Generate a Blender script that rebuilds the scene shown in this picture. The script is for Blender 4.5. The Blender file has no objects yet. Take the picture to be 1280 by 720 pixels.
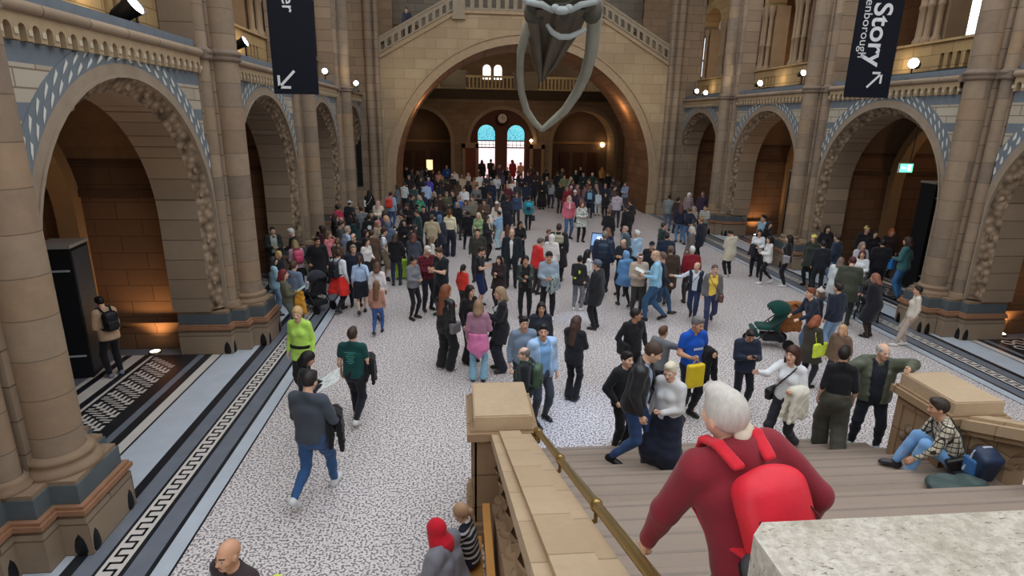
import bpy, math, random
import numpy as np
from math import sin, cos, pi, radians
from mathutils import Matrix, Vector
C = bpy.context.scene.collection
sc = bpy.context.scene
random.seed(7)

# ------------------------------------------------------------------ camera
FPX, PITCH, YAW, CAMH, ROLL = 730.4, radians(15.99), radians(5.33), 5.0, radians(0.941)
_fwd = Vector((sin(YAW)*cos(PITCH), cos(YAW)*cos(PITCH), -sin(PITCH)))
_right = Vector((cos(YAW), -sin(YAW), 0))
_up = _right.cross(_fwd)
CAMP = Vector((0, 0, CAMH))
# roll
_r2 = _right*cos(ROLL) + _up*sin(ROLL)
_u2 = _up*cos(ROLL) - _right*sin(ROLL)
cam = bpy.data.cameras.new('camera'); camo = bpy.data.objects.new('camera', cam); C.objects.link(camo)
cam.sensor_width = 36; cam.lens = FPX/1280*36; cam.clip_end = 300; cam.clip_start = 0.05
M = Matrix((_r2, _u2, -_fwd)).transposed().to_4x4(); M.translation = CAMP
camo.matrix_world = M
sc.camera = camo

def ray(x, y):
    return _r2*((x-640)/FPX) + _u2*((360-y)/FPX) + _fwd
def at_z(x, y, z=0.0):
    d = ray(x, y); return CAMP + d*((z-CAMH)/d.z)
def at_y(x, y, Y):
    d = ray(x, y); return CAMP + d*(Y/d.y)
def at_x(x, y, X):
    d = ray(x, y); return CAMP + d*(X/d.x)
def proj(p):
    q = Vector(p)-CAMP; z = q.dot(_fwd)
    return 640+FPX*q.dot(_r2)/z, 360-FPX*q.dot(_u2)/z

# ------------------------------------------------------------------ materials
class NT:
    def __init__(s, name):
        s.m = bpy.data.materials.new(name); s.m.use_nodes = True
        s.t = s.m.node_tree; s.n = s.t.nodes; s.b = s.n['Principled BSDF']
    def add(s, t, **k):
        n = s.n.new(t)
        for a, v in k.items():
            if a.startswith('i_'):
                key = a[2:]
                n.inputs[int(key) if key.isdigit() else key].default_value = v
            else: setattr(n, a, v)
        return n
    def l(s, a, b): s.t.links.new(a, b)
    def math(s, op, a, b=None, c=None):
        n = s.add('ShaderNodeMath', operation=op)
        for i, v in enumerate((a, b, c)):
            if v is None: continue
            if isinstance(v, (int, float)): n.inputs[i].default_value = v
            else: s.l(v, n.inputs[i])
        return n.outputs[0]
    def mix(s, f, a, b, mode='MIX'):
        n = s.add('ShaderNodeMix', data_type='RGBA', blend_type=mode)
        for sk, v in ((n.inputs[0], f), (n.inputs[6], a), (n.inputs[7], b)):
            if isinstance(v, (int, float)): sk.default_value = v
            elif isinstance(v, (tuple, list)): sk.default_value = (*v[:3], 1)
            else: s.l(v, sk)
        return n.outputs[2]
    def ramp(s, f, stops, interp='LINEAR'):
        n = s.add('ShaderNodeValToRGB'); r = n.color_ramp; r.interpolation = interp
        while len(r.elements) < len(stops): r.elements.new(0.5)
        for e, (p, c) in zip(r.elements, stops):
            e.position = p; e.color = (*c[:3], 1) if isinstance(c, (tuple, list)) else (c, c, c, 1)
        s.l(f, n.inputs[0]); return n.outputs[0]
    def noise(s, vec, scale, detail=3, rough=0.5):
        n = s.add('ShaderNodeTexNoise', i_Scale=scale, i_Detail=detail, i_Roughness=rough)
        if vec is not None: s.l(vec, n.inputs['Vector'])
        return n.outputs[0]
    def bump(s, h, strength=0.3, dist=0.02):
        n = s.add('ShaderNodeBump', i_Strength=strength, i_Distance=dist); s.l(h, n.inputs['Height'])
        s.l(n.outputs[0], s.b.inputs['Normal'])
    def obj(s): return s.add('ShaderNodeTexCoord').outputs['Object']
    def geo(s): return s.add('ShaderNodeNewGeometry').outputs['Position']
    def sep(s, v):
        n = s.add('ShaderNodeSeparateXYZ'); s.l(v, n.inputs[0]); return n.outputs
    def comb(s, x, y, z=0):
        n = s.add('ShaderNodeCombineXYZ')
        for i, v in enumerate((x, y, z)):
            if isinstance(v, (int, float)): n.inputs[i].default_value = v
            else: s.l(v, n.inputs[i])
        return n.outputs[0]
    def done(s, col, rough=0.8, spec=0.3, metal=0):
        if isinstance(col, (tuple, list)): s.b.inputs['Base Color'].default_value = (*col[:3], 1)
        else: s.l(col, s.b.inputs['Base Color'])
        if isinstance(rough, (int, float)): s.b.inputs['Roughness'].default_value = rough
        else: s.l(rough, s.b.inputs['Roughness'])
        s.b.inputs['Specular IOR Level'].default_value = spec
        s.b.inputs['Metallic'].default_value = metal
        return s.m

def lin(r, g, b):
    f = lambda c: ((c/255+0.055)/1.055)**2.4 if c > 10 else c/255/12.92
    return (f(r), f(g), f(b))
def mul(c, k): return tuple(min(1, x*k) for x in c)

_mc = {}
def mat_simple(name, col, rough=0.7, spec=0.3, metal=0, var=0.12, scale=6, bump=0.0):
    if name in _mc: return _mc[name]
    t = NT(name); o = t.obj(); n = t.noise(o, scale, 4)
    c = t.mix(n, mul(col, 1-var), mul(col, 1+var))
    if bump: t.bump(t.noise(o, scale*8, 3), bump, 0.01)
    _mc[name] = t.done(c, rough, spec, metal); return _mc[name]

def mat_stone(name, cols, course=0.42, length=0.95, axis='yz', mortar=0.012, bump=0.35, rough=0.85, stain=0.35):
    """ashlar: cols = two block tints + mortar tint; world positions on the named axes"""
    if name in _mc: return _mc[name]
    t = NT(name); p = t.sep(t.geo()); ix = {'x': 0, 'y': 1, 'z': 2}
    v = t.comb(p[ix[axis[0]]], p[ix[axis[1]]], 0)
    br = t.add('ShaderNodeTexBrick', offset=0.5, i_Scale=1.0)
    br.inputs['Mortar Size'].default_value = mortar; br.inputs['Brick Width'].default_value = length
    br.inputs['Row Height'].default_value = course; br.inputs['Bias'].default_value = 0
    br.inputs['Mortar Smooth'].default_value = 0.3
    br.inputs['Color1'].default_value = (*cols[0], 1); br.inputs['Color2'].default_value = (*cols[1], 1)
    br.inputs['Mortar'].default_value = (*cols[2], 1); t.l(v, br.inputs['Vector'])
    n1 = t.noise(t.geo(), 0.9, 5, 0.6); n2 = t.noise(t.geo(), 14, 4, 0.7)
    c = t.mix(t.ramp(n1, [(0.3, 0.0), (0.75, 1.0)]), br.outputs[0], t.mix(stain, br.outputs[0], cols[3] if len(cols) > 3 else mul(cols[0], 0.5)))
    c = t.mix(0.35, c, t.mix(n2, mul(cols[0], 0.55), mul(cols[1], 1.35)), 'OVERLAY')
    h = t.math('ADD', t.math('MULTIPLY', br.outputs['Fac'], -1.0), t.math('MULTIPLY', n2, 0.5))
    t.bump(h, bump, 0.015)
    _mc[name] = t.done(c, rough, 0.25); return _mc[name]

def mat_emit(name, col, strength):
    if name in _mc: return _mc[name]
    t = NT(name); t.b.inputs['Base Color'].default_value = (*col, 1)
    t.b.inputs['Emission Color'].default_value = (*col, 1); t.b.inputs['Emission Strength'].default_value = strength
    _mc[name] = t.m; return t.m

# ------------------------------------------------------------------ mesh building
class MB:
    def __init__(s): s.v = []; s.f = []; s.m = []; s.sm = []
    def face(s, pts, mi=0, sm=False):
        b = len(s.v); s.v.extend(tuple(p) for p in pts); s.f.append(tuple(range(b, b+len(pts)))); s.m.append(mi); s.sm.append(sm)
    def grid(s, rows, mi=0, sm=False, close=False):
        b = len(s.v); n = len(rows[0])
        for r in rows: s.v.extend(tuple(p) for p in r)
        for i in range(len(rows)-1):
            for j in range(n if close else n-1):
                k = (j+1) % n
                s.f.append((b+i*n+j, b+i*n+k, b+(i+1)*n+k, b+(i+1)*n+j)); s.m.append(mi); s.sm.append(sm)
    def box(s, lo, hi, mi=0, M=None):
        x0, y0, z0 = lo; x1, y1, z1 = hi
        p = [Vector(q) for q in ((x0,y0,z0),(x1,y0,z0),(x1,y1,z0),(x0,y1,z0),(x0,y0,z1),(x1,y0,z1),(x1,y1,z1),(x0,y1,z1))]
        if M is not None: p = [M @ q for q in p]
        b = len(s.v); s.v.extend(tuple(q) for q in p)
        for f in ((0,3,2,1),(4,5,6,7),(0,1,5,4),(1,2,6,5),(2,3,7,6),(3,0,4,7)):
            s.f.append(tuple(b+i for i in f)); s.m.append(mi); s.sm.append(False)
    def prism(s, poly, z0, z1, mi=0, plane='xy', M=None):
        """extrude polygon (2D list) between two values of the third axis"""
        def P(a, b, c):
            q = {'xy': (a, b, c), 'yz': (c, a, b), 'xz': (a, c, b)}[plane]
            return tuple(M @ Vector(q)) if M is not None else q
        n = len(poly); b = len(s.v)
        s.v.extend(P(u, w, z0) for u, w in poly); s.v.extend(P(u, w, z1) for u, w in poly)
        s.f.append(tuple(b+i for i in reversed(range(n)))); s.f.append(tuple(b+n+i for i in range(n)))
        s.m += [mi, mi]; s.sm += [False, False]
        for i in range(n):
            j = (i+1) % n; s.f.append((b+i, b+j, b+n+j, b+n+i)); s.m.append(mi); s.sm.append(False)
    def tube(s, pts, r, n=8, mi=0, caps=True, sy=1.0, sm=True):
        pts = [Vector(p) for p in pts]; rs = r if isinstance(r, (list, tuple)) else [r]*len(pts)
        rows = []; prev = None
        for i, p in enumerate(pts):
            d = (pts[min(i+1, len(pts)-1)]-pts[max(i-1, 0)]).normalized()
            if prev is None:
                a = Vector((0,0,1)) if abs(d.z) < 0.9 else Vector((1,0,0)); u = d.cross(a).normalized()
            else: u = (prev - d*prev.dot(d)).normalized()
            prev = u; w = d.cross(u)
            rows.append([p + (u*cos(2*pi*k/n) + w*sin(2*pi*k/n)*sy)*rs[i] for k in range(n)])
        s.grid(rows, mi, sm, True)
        if caps:
            s.face(list(reversed(rows[0])), mi); s.face(rows[-1], mi)
    def lathe(s, prof, c=(0,0,0), n=16, mi=0, a0=0, a1=2*pi, sm=True):
        """prof = [(radius, z)...] around a vertical axis at c"""
        full = abs(a1-a0) > 6.28; m = n if full else n+1
        rows = [[(c[0]+r*cos(a0+(a1-a0)*k/n), c[1]+r*sin(a0+(a1-a0)*k/n), c[2]+z) for k in range(m)] for r, z in prof]
        s.grid(rows, mi, sm, full)
    def ball(s, c, r, n=12, mi=0, M=None):
        r = (r, r, r) if isinstance(r, (int, float)) else r
        rows = []
        for i in range(n//2+1):
            a = pi*i/(n//2)
            rows.append([Vector((c[0]+r[0]*sin(a)*cos(2*pi*k/n), c[1]+r[1]*sin(a)*sin(2*pi*k/n), c[2]+r[2]*cos(a))) for k in range(n)])
        if M is not None: rows = [[M @ p for p in q] for q in rows]
        s.grid(rows[::-1], mi, True, True)
    def mesh(s, name):
        me = bpy.data.meshes.new(name); me.from_pydata(s.v, [], s.f)
        me.polygons.foreach_set('material_index', s.m); me.polygons.foreach_set('use_smooth', s.sm); me.update(); return me
    def build(s, name, mats, parent=None, kind=None, loc=None):
        me = s.mesh(name)
        for m in (mats if isinstance(mats, (list, tuple)) else [mats]): me.materials.append(m)
        return link(name, me, parent, kind, loc)

def link(name, me, parent=None, kind=None, loc=None):
    o = bpy.data.objects.new(name, me); C.objects.link(o)
    if parent is not None:
        o.parent = parent
        if loc is None: o.matrix_parent_inverse = Matrix.Translation(-parent.location) if parent.rotation_euler.z == 0 else parent.matrix_basis.inverted()
    if loc is not None: o.location = loc
    if kind: o['kind'] = kind
    return o
def tag(o, label, cat, group=None):
    o['label'] = label; o['category'] = cat
    if group: o['group'] = group
    return o
def thing(name, label, cat, loc=(0,0,0), rz=0, group=None):
    o = bpy.data.objects.new(name, None); C.objects.link(o); o.location = loc; o.rotation_euler = (0, 0, rz)
    o.empty_display_size = 0.1
    return tag(o, label, cat, group)
def copy_tree(o, loc=None, label=None, rz=None, parent=None):
    c = o.copy(); C.objects.link(c)
    if parent is not None: c.parent = parent
    if loc is not None: c.location = loc
    if rz is not None: c.rotation_euler = (0, 0, rz)
    if label: c['label'] = label
    for ch in list(o.children): copy_tree(ch, parent=c)
    return c
# ------------------------------------------------------------------ setting: levels of the hall
CX, TH, WH = 3.63, 6.91, 8.71          # hall axis, half width of the open floor, half width between arcade walls
PIERS = [-0.05+6.7*k for k in range(6)]  # pier centres along the hall
JH, SPR, YB = 0.95, 2.92, 32.5           # half pier width, springing height, bridge face
R0 = 2.40
buff = lin(176,158,138); buff2 = lin(154,138,120); buffm = lin(112,98,86); buffd = lin(112,100,90)
M_wall = {}
stone_yz = mat_stone('stone_side', (buff, buff2, buffm, buffd))
stone_xz = mat_stone('stone_front', (buff, buff2, buffm, buffd), axis='xz')
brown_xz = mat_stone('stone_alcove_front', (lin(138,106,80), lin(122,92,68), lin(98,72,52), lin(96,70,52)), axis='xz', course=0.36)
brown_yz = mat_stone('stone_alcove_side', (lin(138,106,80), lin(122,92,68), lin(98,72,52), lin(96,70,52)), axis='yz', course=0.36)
pale_top = mat_stone('stone_coping', (lin(196,178,154), lin(182,162,136), lin(146,128,108), lin(154,136,114)), axis='xy', course=0.62, length=9, mortar=.008, bump=0.25)
bluegrey = mat_simple('blue_grey_stone', lin(88,96,100), 0.7, var=0.2, scale=4)
bluestone = mat_simple('blue_faience', lin(112,120,126), 0.7, var=0.15, scale=5)
leafmat = mat_simple('pale_leaf_tiles', lin(208,208,200), 0.6)
cap_stone = mat_stone('cap_stone', (lin(194,176,152), lin(186,168,142), lin(178,160,136), lin(148,132,112)), axis='xy', course=7, length=9, bump=.3)
redmould = mat_simple('red_moulding', lin(150,110,84), 0.7, var=0.2)
darkslate = mat_simple('dark_slate_ledge', lin(40,40,42), 0.9, var=0.2)
darkmat = mat_simple('dark_recess', lin(40,30,24), 0.9)
brass = mat_simple('brass', lin(178,152,92), 0.32, 0.5, 0.85, var=0.1)
blackmat = mat_simple('black_satin', lin(24,25,28), 0.5)

def mat_shaft():
    t = NT('shaft_stone'); p = t.sep(t.geo()); z = p[2]
    k = t.math('FLOOR', t.math('DIVIDE', z, 0.47)); fr = t.math('FRACT', t.math('DIVIDE', z, 0.47))
    wn = t.add('ShaderNodeTexWhiteNoise', noise_dimensions='3D')
    t.l(t.comb(t.math('FLOOR', t.math('DIVIDE', p[1], 3.0)), k, t.math('FLOOR', t.math('DIVIDE', p[0], 4.0))), wn.inputs['Vector'])
    c = t.ramp(wn.outputs[0], [(0.0, lin(152,138,122)), (0.35, lin(170,154,134)), (0.7, lin(142,130,118)), (1.0, lin(174,152,126))])
    n = t.noise(t.geo(), 5, 5, 0.65)
    c = t.mix(0.5, c, t.mix(n, lin(70,60,52), lin(190,170,150)), 'OVERLAY')
    j = t.math('LESS_THAN', fr, 0.03)
    c = t.mix(t.math('MULTIPLY', j, 0.6), c, lin(80,68,58))
    t.bump(t.math('SUBTRACT', t.math('MULTIPLY', n, 0.4), j), 0.3, 0.012)
    return t.done(c, 0.8, 0.3)
shaftmat = mat_shaft()

def mat_carved():
    t = NT('carved_stone'); v = t.add('ShaderNodeTexVoronoi', i_Scale=7.0); t.l(t.geo(), v.inputs['Vector'])
    n = t.noise(t.geo(), 22, 3)
    h = t.math('ADD', v.outputs['Distance'], t.math('MULTIPLY', n, 0.6))
    c = t.ramp(v.outputs['Distance'], [(0.0, lin(176,156,132)), (0.5, lin(132,112,92)), (0.9, lin(84,70,58))])
    t.bump(h, -0.9, 0.06)
    return t.done(c, 0.85, 0.2)
carved = mat_carved()

def mat_bands():
    """hall face over the arches: pale ashlar with blue courses at set heights"""
    t = NT('banded_stone'); p = t.sep(t.geo()); z = p[2]
    br = t.add('ShaderNodeTexBrick', offset=0.5, i_Scale=1.0); br.inputs['Mortar Size'].default_value = 0.012
    br.inputs['Brick Width'].default_value = 0.8; br.inputs['Row Height'].default_value = 0.22
    br.inputs['Color1'].default_value = (*lin(184,174,158), 1); br.inputs['Color2'].default_value = (*lin(170,158,140), 1); br.inputs['Mortar'].default_value = (*lin(128,112,96), 1)
    t.l(t.comb(p[1], p[2]), br.inputs['Vector'])
    s = t.math('DIVIDE', t.math('SUBTRACT', z, 2.9), 3.0)
    k = t.ramp(s, [(0.0, 0), (0.10, 1), (0.15, 0), (0.333, 1), (0.367, 0), (0.493, 1), (0.54, 0), (0.667, 1), (0.735, 0), (0.885, 1)], 'CONSTANT')
    n = t.noise(t.geo(), 6, 4)
    bl = t.mix(n, lin(98,106,114), lin(124,132,140))
    lowstone = t.mix(n, lin(120,102,84), lin(160,138,114))
    c = t.mix(k, br.outputs[0], bl)
    c = t.mix(t.math('LESS_THAN', z, 2.95), c, lowstone)
    t.bump(t.math('ADD', t.math('MULTIPLY', br.outputs['Fac'], -0.5), n), 0.25, 0.01)
    return t.done(c, 0.75, 0.25)
banded = mat_bands()

def mat_terrazzo():
    t = NT('terrazzo'); o = t.geo()
    wv = t.add('ShaderNodeTexNoise', i_Scale=3.0, i_Detail=2); t.l(o, wv.inputs['Vector'])
    mp = t.add('ShaderNodeMapping'); mp.inputs['Scale'].default_value = (1, 1, 1); t.l(o, mp.inputs['Vector'])
    n = t.noise(mp.outputs[0], 33, 1.0, 0.35)
    k = t.ramp(n, [(0.445, 0), (0.485, 1)])
    big = t.noise(o, 0.35, 3)
    light = t.mix(t.noise(o, 60, 1), lin(214,204,204), lin(238,232,230))
    dark = t.mix(big, lin(112,106,110), lin(140,132,134))
    c = t.mix(k, dark, light)
    t.b.inputs['Coat Weight'].default_value = 0.25; t.b.inputs['Coat Roughness'].default_value = 0.22
    return t.done(c, 0.45, 0.4)
terrazzo = mat_terrazzo()
marble_w = mat_simple('pale_marble', lin(186,194,204), 0.35, 0.4, var=0.14, scale=3)
marble_c = mat_simple('cream_marble', lin(208,202,196), 0.35, 0.4, var=0.1, scale=3)
marble_g = mat_simple('grey_marble', lin(112,118,128), 0.35, 0.4, var=0.22, scale=4)
marble_k = mat_simple('black_marble', lin(34,37,42), 0.3, 0.4, var=0.3, scale=4)
marble_d = mat_simple('dark_grey_marble', lin(70,74,82), 0.35, 0.4, var=0.25, scale=4)

# ------------------------------------------------------------------ floor
b = MB(); b.box((CX-TH, -3, -0.15), (CX+TH, 56, 0)); b.build('floor', terrazzo, kind='structure')
# mosaic border strips: (distance from terrazzo, width, material)
strips = [(0, .03, marble_k), (.03, .20, marble_w), (.23, .06, marble_k), (.29, .24, marble_g), (.53, .06, marble_k), (.59, .25, marble_c), (.84, .04, marble_k),
          (.88, .22, marble_g), (1.10, .14, marble_k), (1.24, .64, marble_w), (1.88, .04, marble_k), (1.92, .17, marble_c), (2.09, .16, marble_k), (2.25, .10, marble_g)]
mats_s = [marble_w, marble_k, marble_g, marble_c, marble_d]
nt_ = 0
for sg, side in ((-1, 'left'), (1, 'right')):
    b = MB()
    for d0, w, m in strips:
        x0, x1 = CX+sg*(TH+d0), CX+sg*(TH+d0+w)
        b.box((min(x0, x1), -3, -0.1), (max(x0, x1), YB, 0), mats_s.index(m))
    b.box((min(CX+sg*(TH+2.35), CX+sg*(TH+9)), -3, -0.1), (max(CX+sg*(TH+2.35), CX+sg*(TH+9)), 36, -0.001), 2)
    # meander in the cream strip
    z = 0.004; w0 = TH+.59; per = 0.235; wl = 0.032
    def q(u0, u1, y0, y1, mi, zz=z):
        xa, xb = sorted((CX+sg*u0, CX+sg*u1)); b.face([(xa, y0, zz), (xb, y0, zz), (xb, y1, zz), (xa, y1, zz)], mi)
    y = -2.0; 
    while y < YB-0.3:
        q(w0+.045, w0+.045+wl, y, y+per*.5+wl, 1); q(w0+.045, w0+.205, y+per*.5, y+per*.5+wl, 1)
        q(w0+.205-wl, w0+.205, y+per*.5, y+per+wl, 1); q(w0+.045, w0+.205, y+per, y+per+wl, 1)
        y += per
    # patterned carpet of marble in each bay, between the piers
    for k in range(5):
        ya, yb = PIERS[k]+JH+.02, PIERS[k+1]-JH-.02
        q(TH+2.38, TH+2.5, ya-.6, yb+.6, 1); q(TH+2.5, TH+3.3, ya, yb, 1, 0.003)
        if sg < 0:
            # slanted stepped black and white bands
            m0 = TH+2.62; W = .62; y = ya+.12; nI = 6; cw = W/nI
            while y < yb-.75:
                for i in range(nI):
                    u = m0+i*cw; yy = y+i*.085
                    q(u, u+cw*1.0, yy, yy+.085, 3); q(u, u+cw*.5, yy+.085, yy+.17, 3)
                    q(u, u+cw, yy+.27, yy+.305, 3); q(u, u+cw, yy+.345, yy+.38, 3)
                y += .46
        else:
            y = ya+.25
            while y < yb-.2:        # interlaced rings
                for u in (TH+2.72, TH+3.02):
                    n = 20
                    for i in range(n):
                        a0, a1 = 2*pi*i/n, 2*pi*(i+1)/n
                        b.face([(CX+u+.14*cos(a0), y+.14*sin(a0), z), (CX+u+.14*cos(a1), y+.14*sin(a1), z), (CX+u+.09*cos(a1), y+.09*sin(a1), z), (CX+u+.09*cos(a0), y+.09*sin(a0), z)], 3)
                y += .33
        q(TH+3.3, TH+3.36, ya, yb, 3); q(TH+3.36, TH+3.5, ya, yb, 1); q(TH+3.5, TH+3.75, ya, yb, 3); q(TH+3.75, TH+3.9, ya, yb, 1); q(TH+3.9, TH+4.0, ya, yb, 3)
    nt_ += 1
    b.build('trim_%d' % nt_, mats_s, kind='structure')
b = MB(); b.box((-14, YB-.2, -0.15), (22, 56, -0.002)); b.build('floor', marble_d, kind='structure')

# ------------------------------------------------------------------ side arcades
def arc_pts(r, n=28, z=SPR): return [(-r*cos(pi*i/n), z+r*sin(pi*i/n)) for i in range(n+1)]   # (y offset, z)
def solid_ring(b, X, yc, r0, r1, d0, d1, zfoot, mi=0, n=28, legs=True):
    """half-ring with legs, from depth d0 (hall side) to d1"""
    pr0 = ([(-r0, zfoot)] if legs else []) + arc_pts(r0, n) + ([(r0, zfoot)] if legs else [])
    pr1 = ([(-r1, zfoot)] if legs else []) + arc_pts(r1, n) + ([(r1, zfoot)] if legs else [])
    rows = []
    for (a, za), (c_, zc) in zip(pr0, pr1):
        rows.append([(X(d1), yc+a, za), (X(d0), yc+a, za), (X(d0), yc+c_, zc), (X(d1), yc+c_, zc)])
    b.grid(rows, mi, False)
def mini_arcade(b, P, u0, u1, n, zb, zt, hole, zspr, t0, t1, mi=0, seg=6):
    """plate from u0..u1 / zb..zt with n round-headed slots open at the bottom; P(u, z, t) maps to space"""
    w = (u1-u0)/n; h = hole*w/2
    for i in range(n):
        a, c_ = u0+i*w, u0+(i+1)*w; m = (a+c_)/2
        pts = [(m-h, zb)] + [(m-h*cos(pi*k/seg), zspr+h*sin(pi*k/seg)) for k in range(seg+1)] + [(m+h, zb)]
        top = [(a, zb)] + [(a+(c_-a)*k/seg, zt) for k in range(seg+1)] + [(c_, zb)]
        b.grid([[P(*p, t0) for p in pts], [P(*p, t0) for p in top]], mi)
        b.grid([[P(*p, t0) for p in pts], [P(*p, t1) for p in pts]], mi)
    b.face([P(u0, zt, t0), P(u1, zt, t0), P(u1, zt, t1), P(u0, zt, t1)], mi)

warm_lamps = []
def bay(sg, side, k):
    X = lambda d: CX+sg*(WH+d)
    yc = (PIERS[k]+PIERS[k+1])/2; y0, y1 = PIERS[k], PIERS[k+1]
    a = arc_pts(R0+.22)
    b = MB()
    # hall face with the arch cut out
    inner = [(-R0-.22, .96)] + a + [(R0+.22, .96)]; E = (y1-y0)/2-.70
    outer = [(-E, .96)] + [(max(-E, min(E, p[0]*1.9)), 6.4) for p in a] + [(E, .96)]
    b.grid([[(X(0), yc+p[0], p[1]) for p in outer], [(X(0), yc+p[0], p[1]) for p in inner]], 0)
    # reveal and soffit
    solid_ring(b, X, yc, R0, R0+.38, .22, 1.0, .96, 1)
    # string course, ledge
    b.tube([(X(-.10), y0+.72, 6.17), (X(-.10), y1-.72, 6.17)], .075, 8, 1); b.box((min(X(-.09), X(.2)), y0+.72, 6.09), (max(X(-.09), X(.2)), y1-.72, 6.22), 1)
    b.face([(X(-.06), y0+.72, 6.24), (X(-.06), y1-.72, 6.24), (X(.62), y1-.72, 6.5), (X(.62), y0+.72, 6.5)], 2)
    b.face([(X(.62), y0, 6.5), (X(.62), y1, 6.5), (X(4), y1, 6.5), (X(4), y0, 6.5)], 2)
    w = b.build('wall_'+side, [banded, stone_yz, darkslate], kind='structure')
    # carved chamfer ring, stone ring, blue leaf ring
    b = MB()
    for i in range(2):
        pass
    pr = [(-R0, 1.0)] + arc_pts(R0) + [(R0, 1.0)]; pq = [(-R0-.22, 1.0)] + a + [(R0+.22, 1.0)]
    b.grid([[(X(.22), yc+p[0], p[1]) for p in pr], [(X(.02), yc+p[0], p[1]) for p in pq]], 0)
    for i in range(2, 29, 2):          # carved bosses along the chamfer
        t = pi*i/30; rr = R0+.11
        b.ball((X(.13), yc-rr*cos(t), SPR+rr*sin(t)), (.045, .075, .075), 8)
    for zz in (1.15, 1.6, 2.05, 2.5):
        for s in (-1, 1): b.ball((X(.13), yc+s*(R0+.11), zz), (.045, .06, .11), 8)
    b.build('carved_band', carved, w)
    b = MB(); solid_ring(b, X, yc, R0+.22, R0+.27, -.05, .05, 1.0, 0); solid_ring(b, X, yc, R0+.27, R0+.42, -.025, .05, SPR, 0, legs=False)
    b.build('arch_moulding', mat_simple('arch_stone', lin(150,134,116), 0.8, var=0.25, scale=3), w)
    b = MB(); solid_ring(b, X, yc, R0+.42, R0+.72, -.02, .05, SPR, 0, legs=False)
    n = 34
    for i in range(n):
        t = pi*(i+.5)/n
        if abs(t-pi/2) < 0.03: continue
        tl = .05 if t < pi/2 else -.05
        for rr0, rr1, sg_ in ((R0+.445, R0+.56, 1), (R0+.585, R0+.70, 1)):
            p = lambda r, th: (X(-.026), yc-r*cos(th), SPR+r*sin(th))
            w0 = .020 if sg_ > 0 else .03
            b.face([p(rr0, t-w0*.5-tl*.5), p(rr0+.02, t+w0-tl*.5), p((rr0+rr1)/2, t+w0*1.5), p(rr1, t+w0*.4+tl*.5), p((rr0+rr1)/2, t-w0*.5)], 1)
    b.build('blue_leaf_band', [bluestone, leafmat], w)
    # corbel table under the string
    b = MB(); P = lambda u, z, t: (X(t), u, z)
    mini_arcade(b, P, y0+.74, y1-.74, 22, 5.80, 6.12, .52, 5.93, -.10, .0, 0)
    wu = (y1-y0-1.48)/22
    for i in range(23):
        yy = y0+.74+i*wu; b.box((min(X(-.115), X(0)), yy-.035, 5.86), (max(X(-.115), X(0)), yy+.035, 5.93), 1)
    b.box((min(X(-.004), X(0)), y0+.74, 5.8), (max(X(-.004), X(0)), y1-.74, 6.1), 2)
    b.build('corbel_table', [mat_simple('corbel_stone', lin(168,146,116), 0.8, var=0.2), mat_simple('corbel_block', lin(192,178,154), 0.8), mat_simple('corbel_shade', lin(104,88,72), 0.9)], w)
    # gallery parapet with small slots, colonnettes, arches over
    b = MB(); gm = mat_stone('gallery_stone', (lin(190,166,124), lin(172,148,110), lin(130,110,84), lin(136,116,90)), axis='yz', course=.3, length=.7)
    for s in range(2):
        ua, ub = y0+.55+s*(y1-y0-1.1)/2, y0+.55+(s+1)*(y1-y0-1.1)/2
        b.box((min(X(.62), X(.8)), ua, 7.02), (max(X(.62), X(.8)), ub, 7.2), 0)
        b.box((min(X(.62), X(.8)), ua, 6.45), (max(X(.62), X(.8)), ua+.85, 7.02), 0); b.box((min(X(.62), X(.8)), ub-.85, 6.45), (max(X(.62), X(.8)), ub, 7.02), 0)
        mini_arcade(b, P, ua+.85, ub-.85, 4, 6.52, 7.02, .5, 6.86, .62, .8, 0)
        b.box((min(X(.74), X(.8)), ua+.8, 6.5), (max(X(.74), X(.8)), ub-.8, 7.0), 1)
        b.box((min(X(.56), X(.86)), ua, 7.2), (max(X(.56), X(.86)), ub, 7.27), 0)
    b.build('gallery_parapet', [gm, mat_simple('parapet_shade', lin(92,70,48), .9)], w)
    cm = mat_simple('colonnette_stone', lin(150,126,100), .8, var=.2, scale=3)
    L = y1-y0
    for cy, offs in ((y0+.72, (-.1, .1, .3)), (yc, (-.34, -.12, .12, .34)), (y1-.72, (-.3, -.1, .1))):
        for o in offs:
            b = MB(); dd = .74 if abs(o) < .2 else .86
            b.lathe([(.14, 7.27), (.14, 7.36), (.11, 7.42), (.085, 7.46), (.085, 8.2), (.105, 8.23), (.105, 8.29), (.085, 8.32), (.085, 9.35), (.10, 9.4), (.16, 9.7), (.16, 9.78)], (X(dd), cy+o, 0), 10)
            b.build('colonnette', cm, w)
        b = MB(); ym = [cy+o for o in offs]
        b.box((min(X(1.0), X(1.6)), min(ym)-.12, 7.2), (max(X(1.0), X(1.6)), max(ym)+.12, 9.8)); b.build('arcade_core', cm, w)
    b = MB()
    b.face([(X(.8), y0, 10.9), (X(.8), y1, 10.9), (X(.8), y1, 14), (X(.8), y0, 14)])
    for s in range(2):
        ua, ub = (y0+.55, yc) if s == 0 else (yc, y1-.55); m = (ua+ub)/2; h = (ub-ua)/2-.35
        pts = [(m-h*cos(pi*i/16), 9.78+h*sin(pi*i/16)*.85) for i in range(17)]; top = [(ua+(ub-ua)*i/16, 10.9) for i in range(17)]
        top = [(ua, 9.78)]+top+[(ub, 9.78)]; pts = [pts[0]]+pts+[pts[-1]]
        b.grid([[(X(.7), *p) for p in pts], [(X(.7), *p) for p in top]]); b.grid([[(X(.7), *p) for p in pts], [(X(1.5), *p) for p in pts]])
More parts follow.
